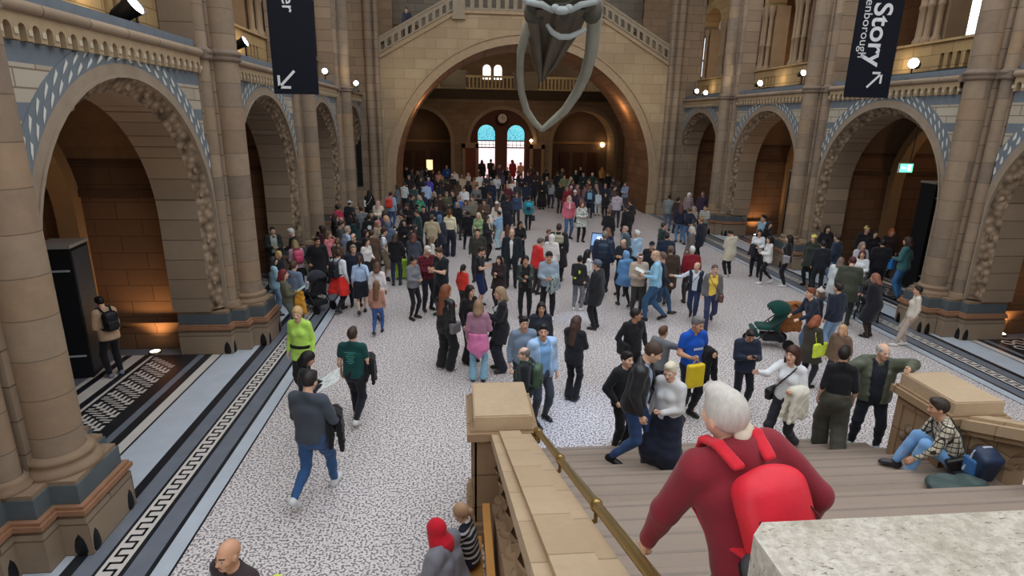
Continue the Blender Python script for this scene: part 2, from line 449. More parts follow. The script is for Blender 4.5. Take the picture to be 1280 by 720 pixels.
    b.face([(X(.62), y0, 9.76), (X(.62), y0+.6, 9.76), (X(.62), y0+.6, 14), (X(.62), y0, 14)]); b.face([(X(.62), y1-.6, 7.2), (X(.62), y1, 7.2), (X(.62), y1, 14), (X(.62), y1-.6, 14)])
    b.face([(X(.62), y0, 7.2), (X(.62), y0+.6, 7.2), (X(.62), y0+.6, 14), (X(.62), y0, 14)])
    b.build('gallery_arcade', gm, w)
    b = MB(); b.face([(X(3.4), y0, 6.5), (X(3.4), y1, 6.5), (X(3.4), y1, 14), (X(3.4), y0, 14)]); b.face([(X(.6), y0, 11.4), (X(.6), y1, 11.4), (X(3.4), y1, 11.4), (X(3.4), y0, 11.4)])
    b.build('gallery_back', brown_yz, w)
    # side chapel behind the arch: back wall, vault, rib
    b = MB()
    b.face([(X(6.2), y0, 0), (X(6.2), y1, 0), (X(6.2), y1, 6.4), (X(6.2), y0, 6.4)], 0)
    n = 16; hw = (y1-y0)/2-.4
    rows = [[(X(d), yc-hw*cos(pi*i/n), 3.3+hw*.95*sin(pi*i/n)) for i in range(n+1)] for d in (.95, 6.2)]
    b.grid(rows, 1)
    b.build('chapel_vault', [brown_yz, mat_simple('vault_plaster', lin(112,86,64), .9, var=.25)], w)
    b = MB(); solid_ring(b, X, yc, hw-.35, hw-.05, 2.7, 3.1, 0, 0); b.build('chapel_rib', mat_simple('rib_stone', lin(150,116,80), .8), w)

for sg, side in ((-1, 'left'), (1, 'right')):
    for k in range(5): bay(sg, side, k)

# cross walls between the side chapels
for sg, side in ((-1, 'left'), (1, 'right')):
    X = lambda d: CX+sg*(WH+d)
    for k, yc in enumerate(PIERS):
        b = MB(); b.box((min(X(.95), X(6.3)), yc-.5, 0), (max(X(.95), X(6.3)), yc+.5, 6.4), 0)
        for z0, z1, t in ((0, .55, .09), (.55, .62, .13), (3.35, 3.5, .06), (4.0, 4.12, .05)):
            b.box((min(X(1.0), X(6.25)), yc-.5-t, z0), (max(X(1.0), X(6.25)), yc+.5+t, z1), 0 if z1 < 3 else 1)
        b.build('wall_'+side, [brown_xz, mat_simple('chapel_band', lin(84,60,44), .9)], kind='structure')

# ------------------------------------------------------------------ clustered piers
def pier_mesh(sg, yc, xb):
    X = lambda d: CX+sg*(WH+d)
    def plan(g, lim=.94):      # stepped plan grown by g
        return [(-(.95+g), lim), (-(.95+g), -.12-g), (-(.72+g), -.12-g), (-(.72+g), -.42-g), (-(.46+g), -.42-g), (-(.46+g), -.72-g),
                (.46+g, -.72-g), (.46+g, -.42-g), (.72+g, -.42-g), (.72+g, -.12-g), (.95+g, -.12-g), (.95+g, lim)]
    pl = lambda g, lim=.94: [(X(d), yc+u) for u, d in plan(g, lim)]
    out = {}
    b = MB(); b.prism(pl(.03), 0, .5); b.prism(pl(.0), .5, .56); out['plinth'] = [b, stone_yz]
    b = MB(); b.prism(pl(.055), .56, .62); b.prism(pl(.03), .62, .66); out['plinth_moulding'] = [b, redmould]
    b = MB(); b.prism(pl(-.03), .66, .90); out['plinth_band'] = [b, bluegrey]
    b = MB(); b.prism(pl(-.05), .90, .95)
    b.lathe([(.42, .95), (.43, .99), (.37, 1.03), (.34, 1.07), (.37, 1.11), (.33, 1.15), (.28, 1.17)], (X(-.28), yc, 0), 24)
    for u in (-.50, .50): b.lathe([(.22, .95), (.23, .99), (.19, 1.02), (.20, 1.06), (.15, 1.1)], (X(-.03), yc+u, 0), 16)
    for u, d in ((-.46, -.72), (.46, -.72), (-.95, -.12), (.95, -.12)):
        bb = MB(); bb.lathe([(.125, 0), (.14, .05), (.135, .14), (.122, .24), (.112, .32), (.09, .40), (0, .44)], (X(d+.085), yc+u*(1-.085/abs(u)), 0), 16); out.setdefault('guards', []).append(bb)
    out['base'] = [b, mat_simple('base_stone', lin(140,118,96), .8, var=.2)]
    b = MB(); b.box((min(X(.02), X(.94)), yc-.54, .95), (max(X(.02), X(.94)), yc+.54, 6.1)); b.box((min(X(-.02), X(.6)), yc-.66, .95), (max(X(-.02), X(.6)), yc+.66, 14)); b.box((min(X(-.16), X(.6)), yc-.34, .95), (max(X(-.16), X(.6)), yc+.34, 14))
    out['core'] = [b, stone_yz]
    return out, X
for sg, side in ((-1, 'left'), (1, 'right')):
    for k, yc in enumerate(PIERS):
        parts, X = pier_mesh(sg, yc, 0)
        nm = [['', 'nearest on the left, beside the key-patterned border', 'between the first and second left arches', 'between the second and third left arches', 'between the third and fourth left arches, behind the crowd'],
              ['', 'nearest on the right, mostly outside the frame', 'on the right behind the woman in the cream sweater', 'on the right behind the tall man in pale denim', 'on the right beyond the long cream coat']][sg > 0]
        nm = (nm+[''])[k]
        if k in (0, 5): continue
        t = thing('stone_pier', 'clustered stone pier with round shafts '+nm, 'pier', (X(0), yc, 0), 0, 'clustered piers of the hall'); t['kind'] = 'structure'
        for bb in parts.pop('guards'): bb.build('corner_guard', blackmat, t)
        for nme, (b, m) in parts.items(): b.build(nme, m, t)
        b = MB(); b.lathe([(.275, 1.15), (.275, 14)], (X(-.28), yc, 0), 28); b.build('shaft', shaftmat, t)
        for u in (-.50, .50):
            b = MB(); b.lathe([(.14, 1.05), (.14, 14)], (X(-.03), yc+u, 0), 16); b.build('shaft', shaftmat, t)
        b = MB()
        for r, cx, u in ((.275, -.28, 0), (.14, -.03, -.50), (.14, -.03, .50)):
            b.lathe([(r, 6.05), (r+.05, 6.08), (r+.07, 6.12), (r+.03, 6.16), (r+.08, 6.2), (r+.06, 6.25), (r, 6.3)], (X(cx), yc+u, 0), 24)
        b.box((min(X(-.2), X(.3)), yc-.7, 6.08), (max(X(-.2), X(.3)), yc+.7, 6.24)); b.build('shaft_ring', mat_simple('ring_stone', lin(128,112,98), .8, var=.2), t)
# ------------------------------------------------------------------ stair bridge across the hall
RB, SB, AX = 7.0, 1.84, CX
YB1 = 36.6
b = MB(); n = 40
arc = [(-RB*cos(pi*i/n), SB+RB*sin(pi*i/n)) for i in range(n+1)]
HWB = 9.2
def stair_line(x):     # underside line of the balustrade
    a = abs(x)
    return 10.35 if a < 3.75 else 10.35-(a-3.75)*(10.35-8.2)/(7.6-3.75)
xs = [p[0]*HWB/RB if abs(p[0]) < RB-.01 else p[0]*HWB/RB for p in arc]
top = [(x, stair_line(x)) for x in xs]
inn = [(-RB, 0)]+arc+[(RB, 0)]; out = [(-HWB, 0)]+top+[(HWB, 0)]
b.grid([[(AX+x, YB, z) for x, z in out], [(AX+x, YB, z) for x, z in inn]], 0)
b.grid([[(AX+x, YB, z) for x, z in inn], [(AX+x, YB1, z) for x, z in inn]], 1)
b.grid([[(AX+x, YB1, z) for x, z in out], [(AX+x, YB1, z) for x, z in inn]], 0)
b.grid([[(AX+x, YB, z) for x, z in top], [(AX+x, YB1, z) for x, z in top]], 0)
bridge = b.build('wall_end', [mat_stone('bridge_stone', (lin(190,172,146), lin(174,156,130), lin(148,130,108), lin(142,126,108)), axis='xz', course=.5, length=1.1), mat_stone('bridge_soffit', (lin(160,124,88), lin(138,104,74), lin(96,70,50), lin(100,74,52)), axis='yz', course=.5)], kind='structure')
b = MB()
r0 = [(-RB, .6)]+[(-RB*cos(pi*i/n), SB+RB*sin(pi*i/n)) for i in range(n+1)]+[(RB, .6)]
def off(r): return [(-r, .6)]+[(-r*cos(pi*i/n), SB+r*sin(pi*i/n)) for i in range(n+1)]+[(r, .6)]
for ra, rb_, d in ((RB, RB+.16, -.08), (RB+.16, RB+.42, -.03), (RB+.42, RB+.50, -.10)):
    A, B = off(ra), off(rb_)
    b.grid([[(AX+x, YB+.02, z) for x, z in A], [(AX+x, YB+d, z) for x, z in A], [(AX+x, YB+d, z) for x, z in B], [(AX+x, YB+.02, z) for x, z in B]], 0)
b.build('arch_moulding', mat_simple('bridge_moulding', lin(172,148,120), .8, var=.2), bridge)
b = MB()
for s in (-1, 1):
    A = [(AX+s*x, z) for x, z in ((3.75, 10.25), (7.6, 8.1), (7.6, 7.95), (3.75, 10.1))]
    b.prism(A, YB-.12, YB, 0, 'xz')
b.box((AX-3.75, YB-.12, 10.2), (AX+3.75, YB, 10.35))
b.build('string_moulding', mat_simple('bridge_moulding', lin(172,148,120)), bridge)
# balustrade of the bridge: two raking flights, central landing
pale_bal = mat_simple('bridge_balustrade_stone', lin(156,142,122), .8, var=.25)
def raking(P, n, H, mats, parent, name):
    b = MB(); mini_arcade(b, P, 0, 1, n, .10, H-.12, .55, H-.33, -.08, .08, 0)
    for t0, t1, z0, z1 in ((-.12, .12, H-.12, H), (-.11, .11, 0, .1)):
        b.grid([[P(u, z, t) for z, t in ((z0, t0), (z1, t0), (z1, t1), (z0, t1))] for u in (0, 1)], 0, False, True)
    rail = b.build(name, mats, parent)
    for i in range(n+1):
        b = MB(); p0 = Vector(P(i/n, 0, 0)); s = (.07, .045)[0]
        b.lathe([(.08, .10), (.08, .16), (.05, .2), (.05, H-.45), (.085, H-.38), (.085, H-.33)], p0, 8); b.build('baluster', mats, rail)
t = thing('stone_balustrade', 'long stone balustrade rising over the big far arch in two flights', 'balustrade', (AX, YB, 9), 0)
for s in (-1, 1):
    raking(lambda u, z, w, s=s: (AX+s*(7.6-u*3.85), YB+.05+w, 8.2+u*2.15+z), 11, .78, pale_bal, t, 'raking_rail')
raking(lambda u, z, w: (AX-3.3+u*6.6, YB+.05+w, 10.37+z), 15, .85, pale_bal, t, 'landing_rail')
for s in (-1, 1):
    b = MB(); x = AX+s*3.55; b.box((x-.3, YB-.18, 10.0), (x+.3, YB+.35, 11.4)); b.box((x-.36, YB-.24, 11.4), (x+.36, YB+.41, 11.52)); b.box((x-.34, YB-.22, 9.9), (x+.34, YB, 10.1)); b.build('corner_post', pale_bal, t)
# solid side walls of the end bay and wall above the bridge
greywall = mat_stone('upper_end_stone', (lin(150,142,128), lin(132,124,112), lin(96,90,84), lin(110,104,98)), axis='xz')
b = MB()
b.box((AX-WH-4, YB+6, 13.8), (AX+WH+4, YB+6.5, 18), 0); b.box((AX-WH-4, YB+4.4, 10.2), (AX+WH+4, YB+4.8, 16), 0)
b.build('wall_end', greywall, kind='structure')
b = MB()
for s in (-1, 1):
    b.box((min(AX+s*7.6, AX+s*9.4), YB-.05, 0), (max(AX+s*7.6, AX+s*9.4), YB+.6, 14), 0)
    b.tube([(AX+s*7.75, YB-.08, 0), (AX+s*7.75, YB-.08, 14)], .13, 10); b.tube([(AX+s*8.15, YB-.1, 0), (AX+s*8.15, YB-.1, 14)], .2, 12)
    b.box((min(AX+s*7.5, AX+s*9.0), YB-.35, 0), (max(AX+s*7.5, AX+s*9.0), YB, .7))
b.build('wall_end', stone_xz, kind='structure')

# ------------------------------------------------------------------ entrance room beyond the bridge
YF = 50.0
far_stone = mat_stone('entrance_stone', (lin(158,136,112), lin(144,122,100), lin(112,92,74), lin(114,94,76)), axis='xz')
b = MB()
cs = [AX-6.9, AX, AX+6.9]; Rf, Sf = 2.65, 3.2
y = YF
b.box((AX-11, y, 0), (AX-10.3, y+.4, 14), 0); b.box((AX+10.3, y, 0), (AX+11, y+.4, 14), 0)
for c_ in cs:
    pts = [(-Rf, 0)]+[(-Rf*cos(pi*i/20), Sf+Rf*sin(pi*i/20)) for i in range(21)]+[(Rf, 0)]
    ot = [(-3.45, 0)]+[(-3.45+6.9*i/20, 7.0) for i in range(21)]+[(3.45, 0)]
    b.grid([[(c_+u, y, z) for u, z in ot], [(c_+u, y, z) for u, z in pts]], 0)
    b.grid([[(c_+u, y, z) for u, z in pts], [(c_+u, y+2.5, z) for u, z in pts]], 0)
    q = [(-Rf-.3, 0)]+[(-(Rf+.3)*cos(pi*i/20), Sf+(Rf+.3)*sin(pi*i/20)) for i in range(21)]+[(Rf+.3, 0)]
    b.grid([[(c_+u, y-.08, z) for u, z in pts], [(c_+u, y-.08, z) for u, z in q], [(c_+u, y, z) for u, z in q]], 2)
b.box((AX-11, y-.9, 7.0), (AX+11, y, 7.35), 1); b.box((AX-11, y+3, 7.3), (AX+11, y+3.3, 14), 0)
b.box((AX-11, y-.9, 6.6), (AX+11, y-.2, 7.0), 1)
for s in (-1, 1): b.box((min(AX+s*7.3, AX+s*11), YB1, 0), (max(AX+s*7.3, AX+s*11), YB1+.5, 14), 0); b.box((min(AX+s*10.4, AX+s*11), YB1, 0), (max(AX+s*10.4, AX+s*11), y, 14), 0)
b.build('wall_far', [far_stone, mat_simple('balcony_dark', lin(58,46,36), .9), mat_simple('far_arch_moulding', lin(150,126,100), .8)], kind='structure')
b = MB(); b.box((AX-11, YB+4.8, 13.5), (AX+11, YF+6, 13.8)); b.build('ceiling', mat_simple('entrance_ceiling', lin(60,46,36), .9), kind='structure')
# wall filling of the middle arch with the two round-headed lights
def glass_mat(name, red):
    t = NT(name); p = t.sep(t.geo()); v = t.comb(p[0], p[2])
    vo = t.add('ShaderNodeTexVoronoi', i_Scale=5.0, feature='DISTANCE_TO_EDGE'); t.l(v, vo.inputs['Vector'])
    br = t.add('ShaderNodeTexBrick', i_Scale=1.0, offset=0.0); br.inputs['Brick Width'].default_value = .33; br.inputs['Row Height'].default_value = .5; br.inputs['Mortar Size'].default_value = .02; t.l(v, br.inputs['Vector'])
    zz = t.math('DIVIDE', p[2], 5.0)
    col = t.ramp(zz, [(0, lin(255,206,214)), (.30, lin(255,234,238)), (.57, lin(250,244,244)), (.66, lin(110,206,226)), (.85, lin(120,216,232))], 'CONSTANT')
    lead = t.math('MULTIPLY', t.math('LESS_THAN', vo.outputs[0], .03), t.math('GREATER_THAN', p[2], 3.35))
    lead2 = t.math('MULTIPLY', t.math('LESS_THAN', t.math('ABSOLUTE', t.math('SUBTRACT', p[2], 3.33)), .05), 1.0)
    lead3 = t.math('LESS_THAN', t.math('ABSOLUTE', t.math('SUBTRACT', p[2], 2.76)), .05)
    grid = t.math('MULTIPLY', br.outputs['Fac'], t.math('MULTIPLY', t.math('GREATER_THAN', p[2], 2.78), t.math('LESS_THAN', p[2], 3.3)))
    k = t.math('MAXIMUM', t.math('MAXIMUM', lead, lead2), t.math('MAXIMUM', lead3, grid))
    c = t.mix(k, col, lin(40,34,34))
    t.l(c, t.b.inputs['Emission Color']); t.b.inputs['Emission Strength'].default_value = 1.15
    t.done(c, .3); return t.m
sg_mat = glass_mat('stained_glass', 1)
wood_red = mat_simple('dark_red_wood', lin(112,48,34), .5, var=.25, scale=3)
wood_brown = mat_simple('dark_brown_wood', lin(78,46,30), .5, var=.25, scale=3)
b = MB(); yy = YF+.8
wins = [(AX-1.25, .78), (AX+1.25, .78)]
def hole_panel(b, x0, x1, ztop, cx, hw, zspr, y, mi=0, z0=0.0):
    pts = [(cx-hw, z0)]+[(cx-hw*cos(pi*i/14), zspr+hw*sin(pi*i/14)) for i in range(15)]+[(cx+hw, z0)]
    ot = [(x0, z0)]+[(x0+(x1-x0)*i/14, ztop) for i in range(15)]+[(x1, z0)]
    b.grid([[(u, y, z) for u, z in ot], [(u, y, z) for u, z in pts]], mi)
    b.grid([[(u, y, z) for u, z in pts], [(u, y+.35, z) for u, z in pts]], mi)
hole_panel(b, AX-2.7, AX, 6.0, AX-1.25, .8, 3.9, yy); hole_panel(b, AX, AX+2.7, 6.0, AX+1.25, .8, 3.9, yy)
b.build('wall_far', mat_simple('entrance_panelling', lin(92,54,38), .7, var=.25), kind='structure')
for i, (cx, hw) in enumerate(wins):
    pts = [(cx-hw, .2)]+[(cx-hw*cos(pi*k/16), 3.9+hw*sin(pi*k/16)) for k in range(17)]+[(cx+hw, .2)]
    b = MB(); b.face([(u, yy+.3, z) for u, z in pts]); w = b.build('window_%d' % (i+1), sg_mat, kind='structure')
    b = MB(); q = [(cx+(u-cx)*1.0, z) for u, z in pts]; 
    for a_, c_ in zip(pts[:-1], pts[1:]): b.tube([(a_[0], yy+.24, a_[1]), (c_[0], yy+.24, c_[1])], .06, 5)
    b.build('window_frame', wood_brown, w)
# side doors, posters and far arches' dark infill
for i, (x0, x1, m) in enumerate(((AX-3.05, AX-2.2, wood_red), (AX+2.6, AX+3.3, wood_brown))):
    b = MB(); b.box((x0, YF-.12, 0), (x1, YF-.04, 2.75)); d = b.build('door_%d' % (i+1), m, kind='structure')
    b = MB()
    for xa, xb, za, zb in ((x0-.25, x0, 0, 3.1), (x1, x1+.25, 0, 3.1), (x0-.25, x1+.25, 2.75, 3.2)): b.box((xa, YF-.2, za), (xb, YF, zb))
    b.build('door_surround', mat_simple('door_stone', lin(150,120,88), .8), d)
    b = MB(); b.ball((x0+.1, YF-.16, 1.1), .05); b.build('door_knob', brass, d)
b = MB()
for c_ in (cs[0], cs[2]):
    b.box((c_-3.2, YF+2.4, 0), (c_+3.2, YF+2.8, 7), 0)
    b.box((c_-2.6, YF+2.3, 3.1), (c_+2.6, YF+2.4, 3.3), 1)
    for u in (-1.6, -.4, .9): b.box((c_+u, YF+2.28, 0), (c_+u+.85, YF+2.4, 2.4), 2)
b.build('wall_far', [mat_simple('vestibule_brown', lin(96,74,58), .9, var=.2), mat_simple('vestibule_band', lin(140,104,70), .8), wood_brown], kind='structure')
t = thing('wall_clock', 'round pale wall clock between the two stained glass windows', 'clock', (AX, YF-.1, 5.15))
b = MB(); b.lathe([(0, 0), (.42, 0), (.45, .04), (.45, .1), (.38, .12)], n=24); o = b.build('case', mat_simple('clock_case', lin(60,40,28)), t, loc=(0,0,0)); o.rotation_euler = (pi/2, 0, 0)
b = MB(); b.lathe([(0, .105), (.37, .105)], n=24); o = b.build('dial', mat_simple('clock_dial', lin(190,180,160)), t, loc=(0,0,0)); o.rotation_euler = (pi/2, 0, 0)
b = MB(); b.box((-.02, -.125, 0), (.02, -.11, .28)); b.box((0, -.125, -.02), (.2, -.11, .02)); b.build('hands', blackmat, t, loc=(0,0,0))
# entrance balcony rail and its bright upper windows
t = thing('gallery_balcony', 'lit gold balcony rail seen through the top of the far arch', 'balcony', (AX, YF-.8, 7.35))
gold = mat_simple('gold_rail', lin(176,156,116), .6, var=.2)
b = MB(); b.box((AX-9.5, YF-.86, 8.25), (AX+9.5, YF-.7, 8.4)); b.box((AX-9.5, YF-.86, 7.36), (AX+9.5, YF-.7, 7.46)); b.build('rail', gold, t)
for x0 in (AX-4.9, AX+.85): 
    b = MB(); b.box((x0, YF-.9, 7.4), (x0+1.9, YF-.68, 8.6)); b.box((x0-.1, YF-.95, 8.6), (x0+2.0, YF-.6, 8.75)); b.box((x0+.2, YF-.94, 7.6), (x0+1.7, YF-.9, 8.4)); b.build('solid_panel', mat_simple('panel_grey', lin(120,110,98), .8), t)
x = AX-9.3
while x < AX+9.4:
    if not any(x0-.1 < x < x0+2.0 for x0 in (AX-4.9, AX+.85)):
        b = MB(); b.box((x-.05, YF-.82, 7.46), (x+.05, YF-.74, 8.25)); b.build('rail_post', gold, t)
    x += .3
for i, xw in enumerate((AX-1.15, AX-.2)):
    b = MB(); pts = [(xw-.33, 8.35)]+[(xw-.33*cos(pi*k/10), 9.2+.33*sin(pi*k/10)) for k in range(11)]+[(xw+.33, 8.35)]
    b.face([(u, YF+2.95, z) for u, z in pts]); w = b.build('window_%d' % (i+3), mat_emit('bright_window', (1, .97, .92), 1.6), kind='structure')

# ------------------------------------------------------------------ main stairs
RISE, TREAD, Y0S = .15, .40, 7.9
SX0, SX1 = .80, 6.24
step_stone = mat_stone('step_stone', (lin(166,152,140), lin(154,140,128), lin(140,126,116), lin(142,128,118)), axis='xy', course=.4, length=30, mortar=.004, bump=.1, rough=.6)
b = MB()
b.box((SX0-.4, -6, 0), (SX1+.4, Y0S-21*TREAD, 21*RISE-.02)); st = b.build('staircase', step_stone, kind='structure')
for k in range(21):
    b = MB(); y1 = Y0S-k*TREAD; z1 = (k+1)*RISE
    pr = [(y1, z1-RISE), (y1+.0, z1-.035), (y1+.02, z1-.03), (y1+.025, z1-.01), (y1+.01, z1), (y1-TREAD-.04, z1), (y1-TREAD-.04, z1-RISE)]
    b.prism(pr, SX0, SX1, 0, 'yz'); b.box((SX0, y1-.075, z1), (SX1, y1-.045, z1+.0015), 1)  # thin darker strip paints the shade line at each step edge
    b.build('step', [step_stone, mat_simple('step_shade_line', lin(136, 123, 113), .7)], st)

bal_stone = mat_stone('balustrade_stone', (lin(178,156,128), lin(162,138,112), lin(126,106,84), lin(130,110,90)), axis='yz', course=.45, length=.7, bump=.3)
def newel(name, label, xc, yc, zt):
    t = thing(name, label, 'newel post', (xc, yc, 0))
    b = MB(); b.box((xc-.42, yc-.52, 0), (xc+.42, yc+.52, .16)); b.box((xc-.39, yc-.49, .16), (xc+.39, yc+.49, .24)); b.build('base', bal_stone, t)
    b = MB(); b.box((xc-.33, yc-.43, .24), (xc+.33, yc+.43, zt-.3))
    for s in (-1, 1):   # framed panels
        for (a0, a1, z0, z1) in ((-.43, -.31, .24, zt-.3), (.31, .43, .24, zt-.3), (-.31, .31, .24, .36), (-.31, .31, zt-.42, zt-.3)):
            b.box((xc+s*.33-.025, yc+a0, z0), (xc+s*.33+.025, yc+a1, z1))
    b.build('shaft', bal_stone, t)
    for s in (-1, 1):
        b = MB(); 
        for i in range(7): b.ball((xc+s*.335, yc-.2+.07*i, .6+.09*(i % 3)+.04*i), (.03, .07, .08), 6)
        b.build('carved_panel', carved, t)
    b = MB(); b.box((xc-.42, yc-.52, zt-.3), (xc+.42, yc+.52, zt-.2)); b.box((xc-.38, yc-.48, zt-.2), (xc+.38, yc+.48, zt-.17)); b.build('cornice', bal_stone, t)
    b = MB(); b.prism([(xc-.34, yc-.46), (xc+.34, yc-.46), (xc+.34, yc+.46), (xc-.34, yc+.46)], zt-.17, zt-.015)
    b.prism([(xc-.325, yc-.445), (xc+.325, yc-.445), (xc+.325, yc+.445), (xc-.325, yc+.445)], zt-.015, zt); b.build('cap', cap_stone, t)
    return t
NLX, NRX, NY, NZ = .49, 6.50, 6.56, 1.7
newel('newel_post', 'square stone newel post ending the balustrade beside the brass rail', NLX, NY, NZ)
newel('newel_post', 'stone newel post the man in the olive jacket leans on', NRX, NY, NZ)
SL = RISE/TREAD
def balustrade(label, xc, sgn, ystart, yend):
    zc = lambda y: 1.5+.37*(ystart-y)
    t = thing('stone_balustrade', label, 'balustrade', (xc, ystart, 0))
    def slab(x0, x1, d0, d1, m, nm):
        b = MB(); b.grid([[(x0, y, zc(y)+d0), (x1, y, zc(y)+d0), (x1, y, zc(y)+d1), (x0, y, zc(y)+d1)] for y in (ystart, yend)], 0, False, True)
        return b.build(nm, m, t)
    slab(xc-.23, xc+.23, -.13, .0, pale_top, 'coping'); slab(xc-.14, xc+.10, 0, .045, pale_top, 'coping_ridge'); slab(xc-.20, xc+.20, -.2, -.13, bal_stone, 'coping_moulding')
    n = int((ystart-yend)/.52)
    b = MB(); P = lambda u, z, w: (xc+w, ystart-u, zc(ystart-u)+z)
    mini_arcade(b, P, 0, n*.52, n, -.92, -.2, .72, -.47, -.14, .14, 0, 8); arc_ = b.build('arcade', bal_stone, t)
    for i in range(n+1):
        b = MB(); yy = ystart-i*.52; z0 = zc(yy)
        b.lathe([(.13, z0-.95), (.13, z0-.88), (.10, z0-.84), (.065, z0-.8), (.065, z0-.58), (.075, z0-.55), (.12, z0-.49), (.12, z0-.45)], (xc-.07, yy, 0), 8)
        b.build('baluster', bal_stone, arc_)
        b = MB(); b.lathe([(.13, z0-.95), (.13, z0-.88), (.10, z0-.84), (.065, z0-.8), (.065, z0-.58), (.075, z0-.55), (.12, z0-.49), (.12, z0-.45)], (xc+.07, yy, 0), 8)
        b.build('baluster', bal_stone, arc_)
    b = MB(); pr = [(ystart, 0), (ystart, max(.05, zc(ystart)-.93)), (yend, zc(yend)-.93), (yend, 0)]
    b.prism(pr, xc-.22, xc+.22, 0, 'yz'); b.build('base_wall', bal_stone, t)
    return t
balustrade('stone balustrade with a broad worn coping beside the brass handrail', .58, 1, 6.03, 1.42)
balustrade('stone balustrade with round arched openings behind the seated man in the checked shirt', 6.46, 1, 6.03, .4)
# brass handrail on brackets
t = thing('handrail', 'brass handrail running down beside the broad stone coping', 'handrail', (1.1, 7.3, .9))
rz = lambda y: 1.40+.37*(6.45-y)
rx = lambda y: .875
b = MB(); b.tube([(rx(6.04), 6.04, 1.44), (rx(6.0), 6.0, rz(6.0)), (rx(1.44), 1.44, rz(1.44))], .034, 12); b.ball((rx(6.04), 6.04, 1.44), .045); b.build('rail', brass, t)
for y in (5.8, 4.5, 3.2, 1.9):
    b = MB(); b.tube([(rx(y), y, rz(y)-.03), (rx(y), y, rz(y)-.12), (rx(y)-.07, y, rz(y)-.14)], .016, 8); b.ball((rx(y), y, rz(y)), (.045, .06, .045)); b.build('bracket', brass, t)
# the block of the upper parapet in the near corner
t = thing('parapet_block', 'big pale stone parapet block in the near corner behind the red rucksack', 'parapet', (1.5, .9, 0))
b = MB(); b.box((.88, -.4, 0), (2.6, 1.28, 3.66)); b.build('shaft', bal_stone, t)
b = MB(); b.prism([(.80, -.5), (2.7, -.5), (2.7, 1.36), (.86, 1.36), (.81, 1.31)], 3.66, 3.9)
def mat_block():
    t = NT('block_top_stone'); o = t.geo(); n1 = t.noise(o, 5, 6, .7); n2 = t.noise(o, 38, 5, .75)
    mp = t.add('ShaderNodeMapping'); mp.inputs['Scale'].default_value = (30, 90, 30); mp.inputs['Rotation'].default_value = (0, 0, .5); t.l(o, mp.inputs[0]); n3 = t.noise(mp.outputs[0], 1.0, 3, .6)
    c = t.ramp(n1, [(.3, lin(168, 158, 142)), (.5, lin(200, 192, 178)), (.7, lin(216, 210, 200))])
    c = t.mix(t.ramp(n2, [(.42, 0), (.6, 1)]), t.mix(.4, c, lin(130, 118, 104)), c)
    c = t.mix(t.ramp(n3, [(.30, 1), (.40, 0)]), c, lin(120, 108, 94)); t.bump(t.math('ADD', n2, t.math('MULTIPLY', n3, .6)), .8, .01)
    return t.done(c, .85, .2)
b.build('cap', mat_block(), t)

# ------------------------------------------------------------------ things of the hall
t = thing('bench', 'light oak bench against the outside of the stair balustrade', 'bench', (.08, 4.6, 0))
oak = mat_simple('oak', lin(196,140,72), .5, var=.18, scale=3)
b = MB(); b.box((-.24, 3.0, .40), (.22, 5.62, .45)); b.build('seat', oak, t)
b = MB(); b.box((.245, 3.0, .45), (.28, 5.62, .86)); b.box((.23, 3.0, .82), (.31, 5.62, .88)); b.build('backrest', oak, t)
for y in (3.1, 5.45):
    for x in (-.2, .14): b = MB(); b.box((x, y, 0), (x+.07, y+.08, .4)); b.build('leg', oak, t)
for y in (3.1, 5.45): b = MB(); b.box((.24, y, .38), (.265, y+.08, .6)); b.build('back_post', oak, t)

def text_mesh(body, size, bold=0.0):
    cu = bpy.data.curves.new('lettering', 'FONT'); cu.body = body; cu.size = size; cu.offset = bold; cu.extrude = 0
    o = bpy.data.objects.new('lettering', cu); C.objects.link(o)
    bpy.context.view_layer.update()
    me = bpy.data.meshes.new_from_object(o.evaluated_get(bpy.context.evaluated_depsgraph_get()))
    bpy.data.objects.remove(o); return me
def banner(label, x0, x1, y, zb, zt, texts, arrow):
    t = thing('hanging_banner', label, 'banner', ((x0+x1)/2, y, zb))
    b = MB(); b.box((x0, y-.006, zb), (x1, y+.006, zt)); b.build('cloth', mat_simple('banner_navy', lin(20,24,36), .6, .2, var=.15), t)
    white = mat_simple('banner_white', lin(226,228,232), .7)
    for body, size, xb, zstart, bold in texts:
        me = text_mesh(body, size, bold)
        for v in me.vertices: u, w = v.co.x, v.co.y; v.co = (xb+w, y-.012, zstart-u)
        me.materials.append(white); link('lettering', me, t)
    ax, az, s, dx, dz = arrow
    b = MB(); w = s*.16
    def bar(p, q_):
        p, q_ = Vector(p), Vector(q_); d = (q_-p).normalized(); nn = Vector((-d.y, d.x))*w/2
        b.face([(pp.x, y-.012, pp.y) for pp in (p-nn, q_-nn, q_+nn, p+nn)])
    tip = (ax+dx*s/2, az+dz*s/2)
    bar((ax-dx*s/2, az-dz*s/2), tip); bar((tip[0]+dx*w/2, tip[1]), (tip[0]-dx*s*.72, tip[1])); bar((tip[0], tip[1]+dz*w/2), (tip[0], tip[1]-dz*s*.72))
    b.build('arrow', white, t)
    b = MB(); b.tube([(x0-.05, y, zt), (x1+.05, y, zt)], .02, 8); b.build('top_bar', blackmat, t)
    for xx in (x0+.05, x1-.05):
        b = MB(); b.tube([(xx, y, zt), (xx, y, 15)], .006, 6); b.build('cable', blackmat, t)
banner('dark hanging banner with white letters er and an arrow pointing down to the left', -3.74, -2.85, 13.0, 5.45, 8.8,
       [('er', .36, -3.44, 7.31, .003)], (-3.47, 5.74, .32, -1, -1))
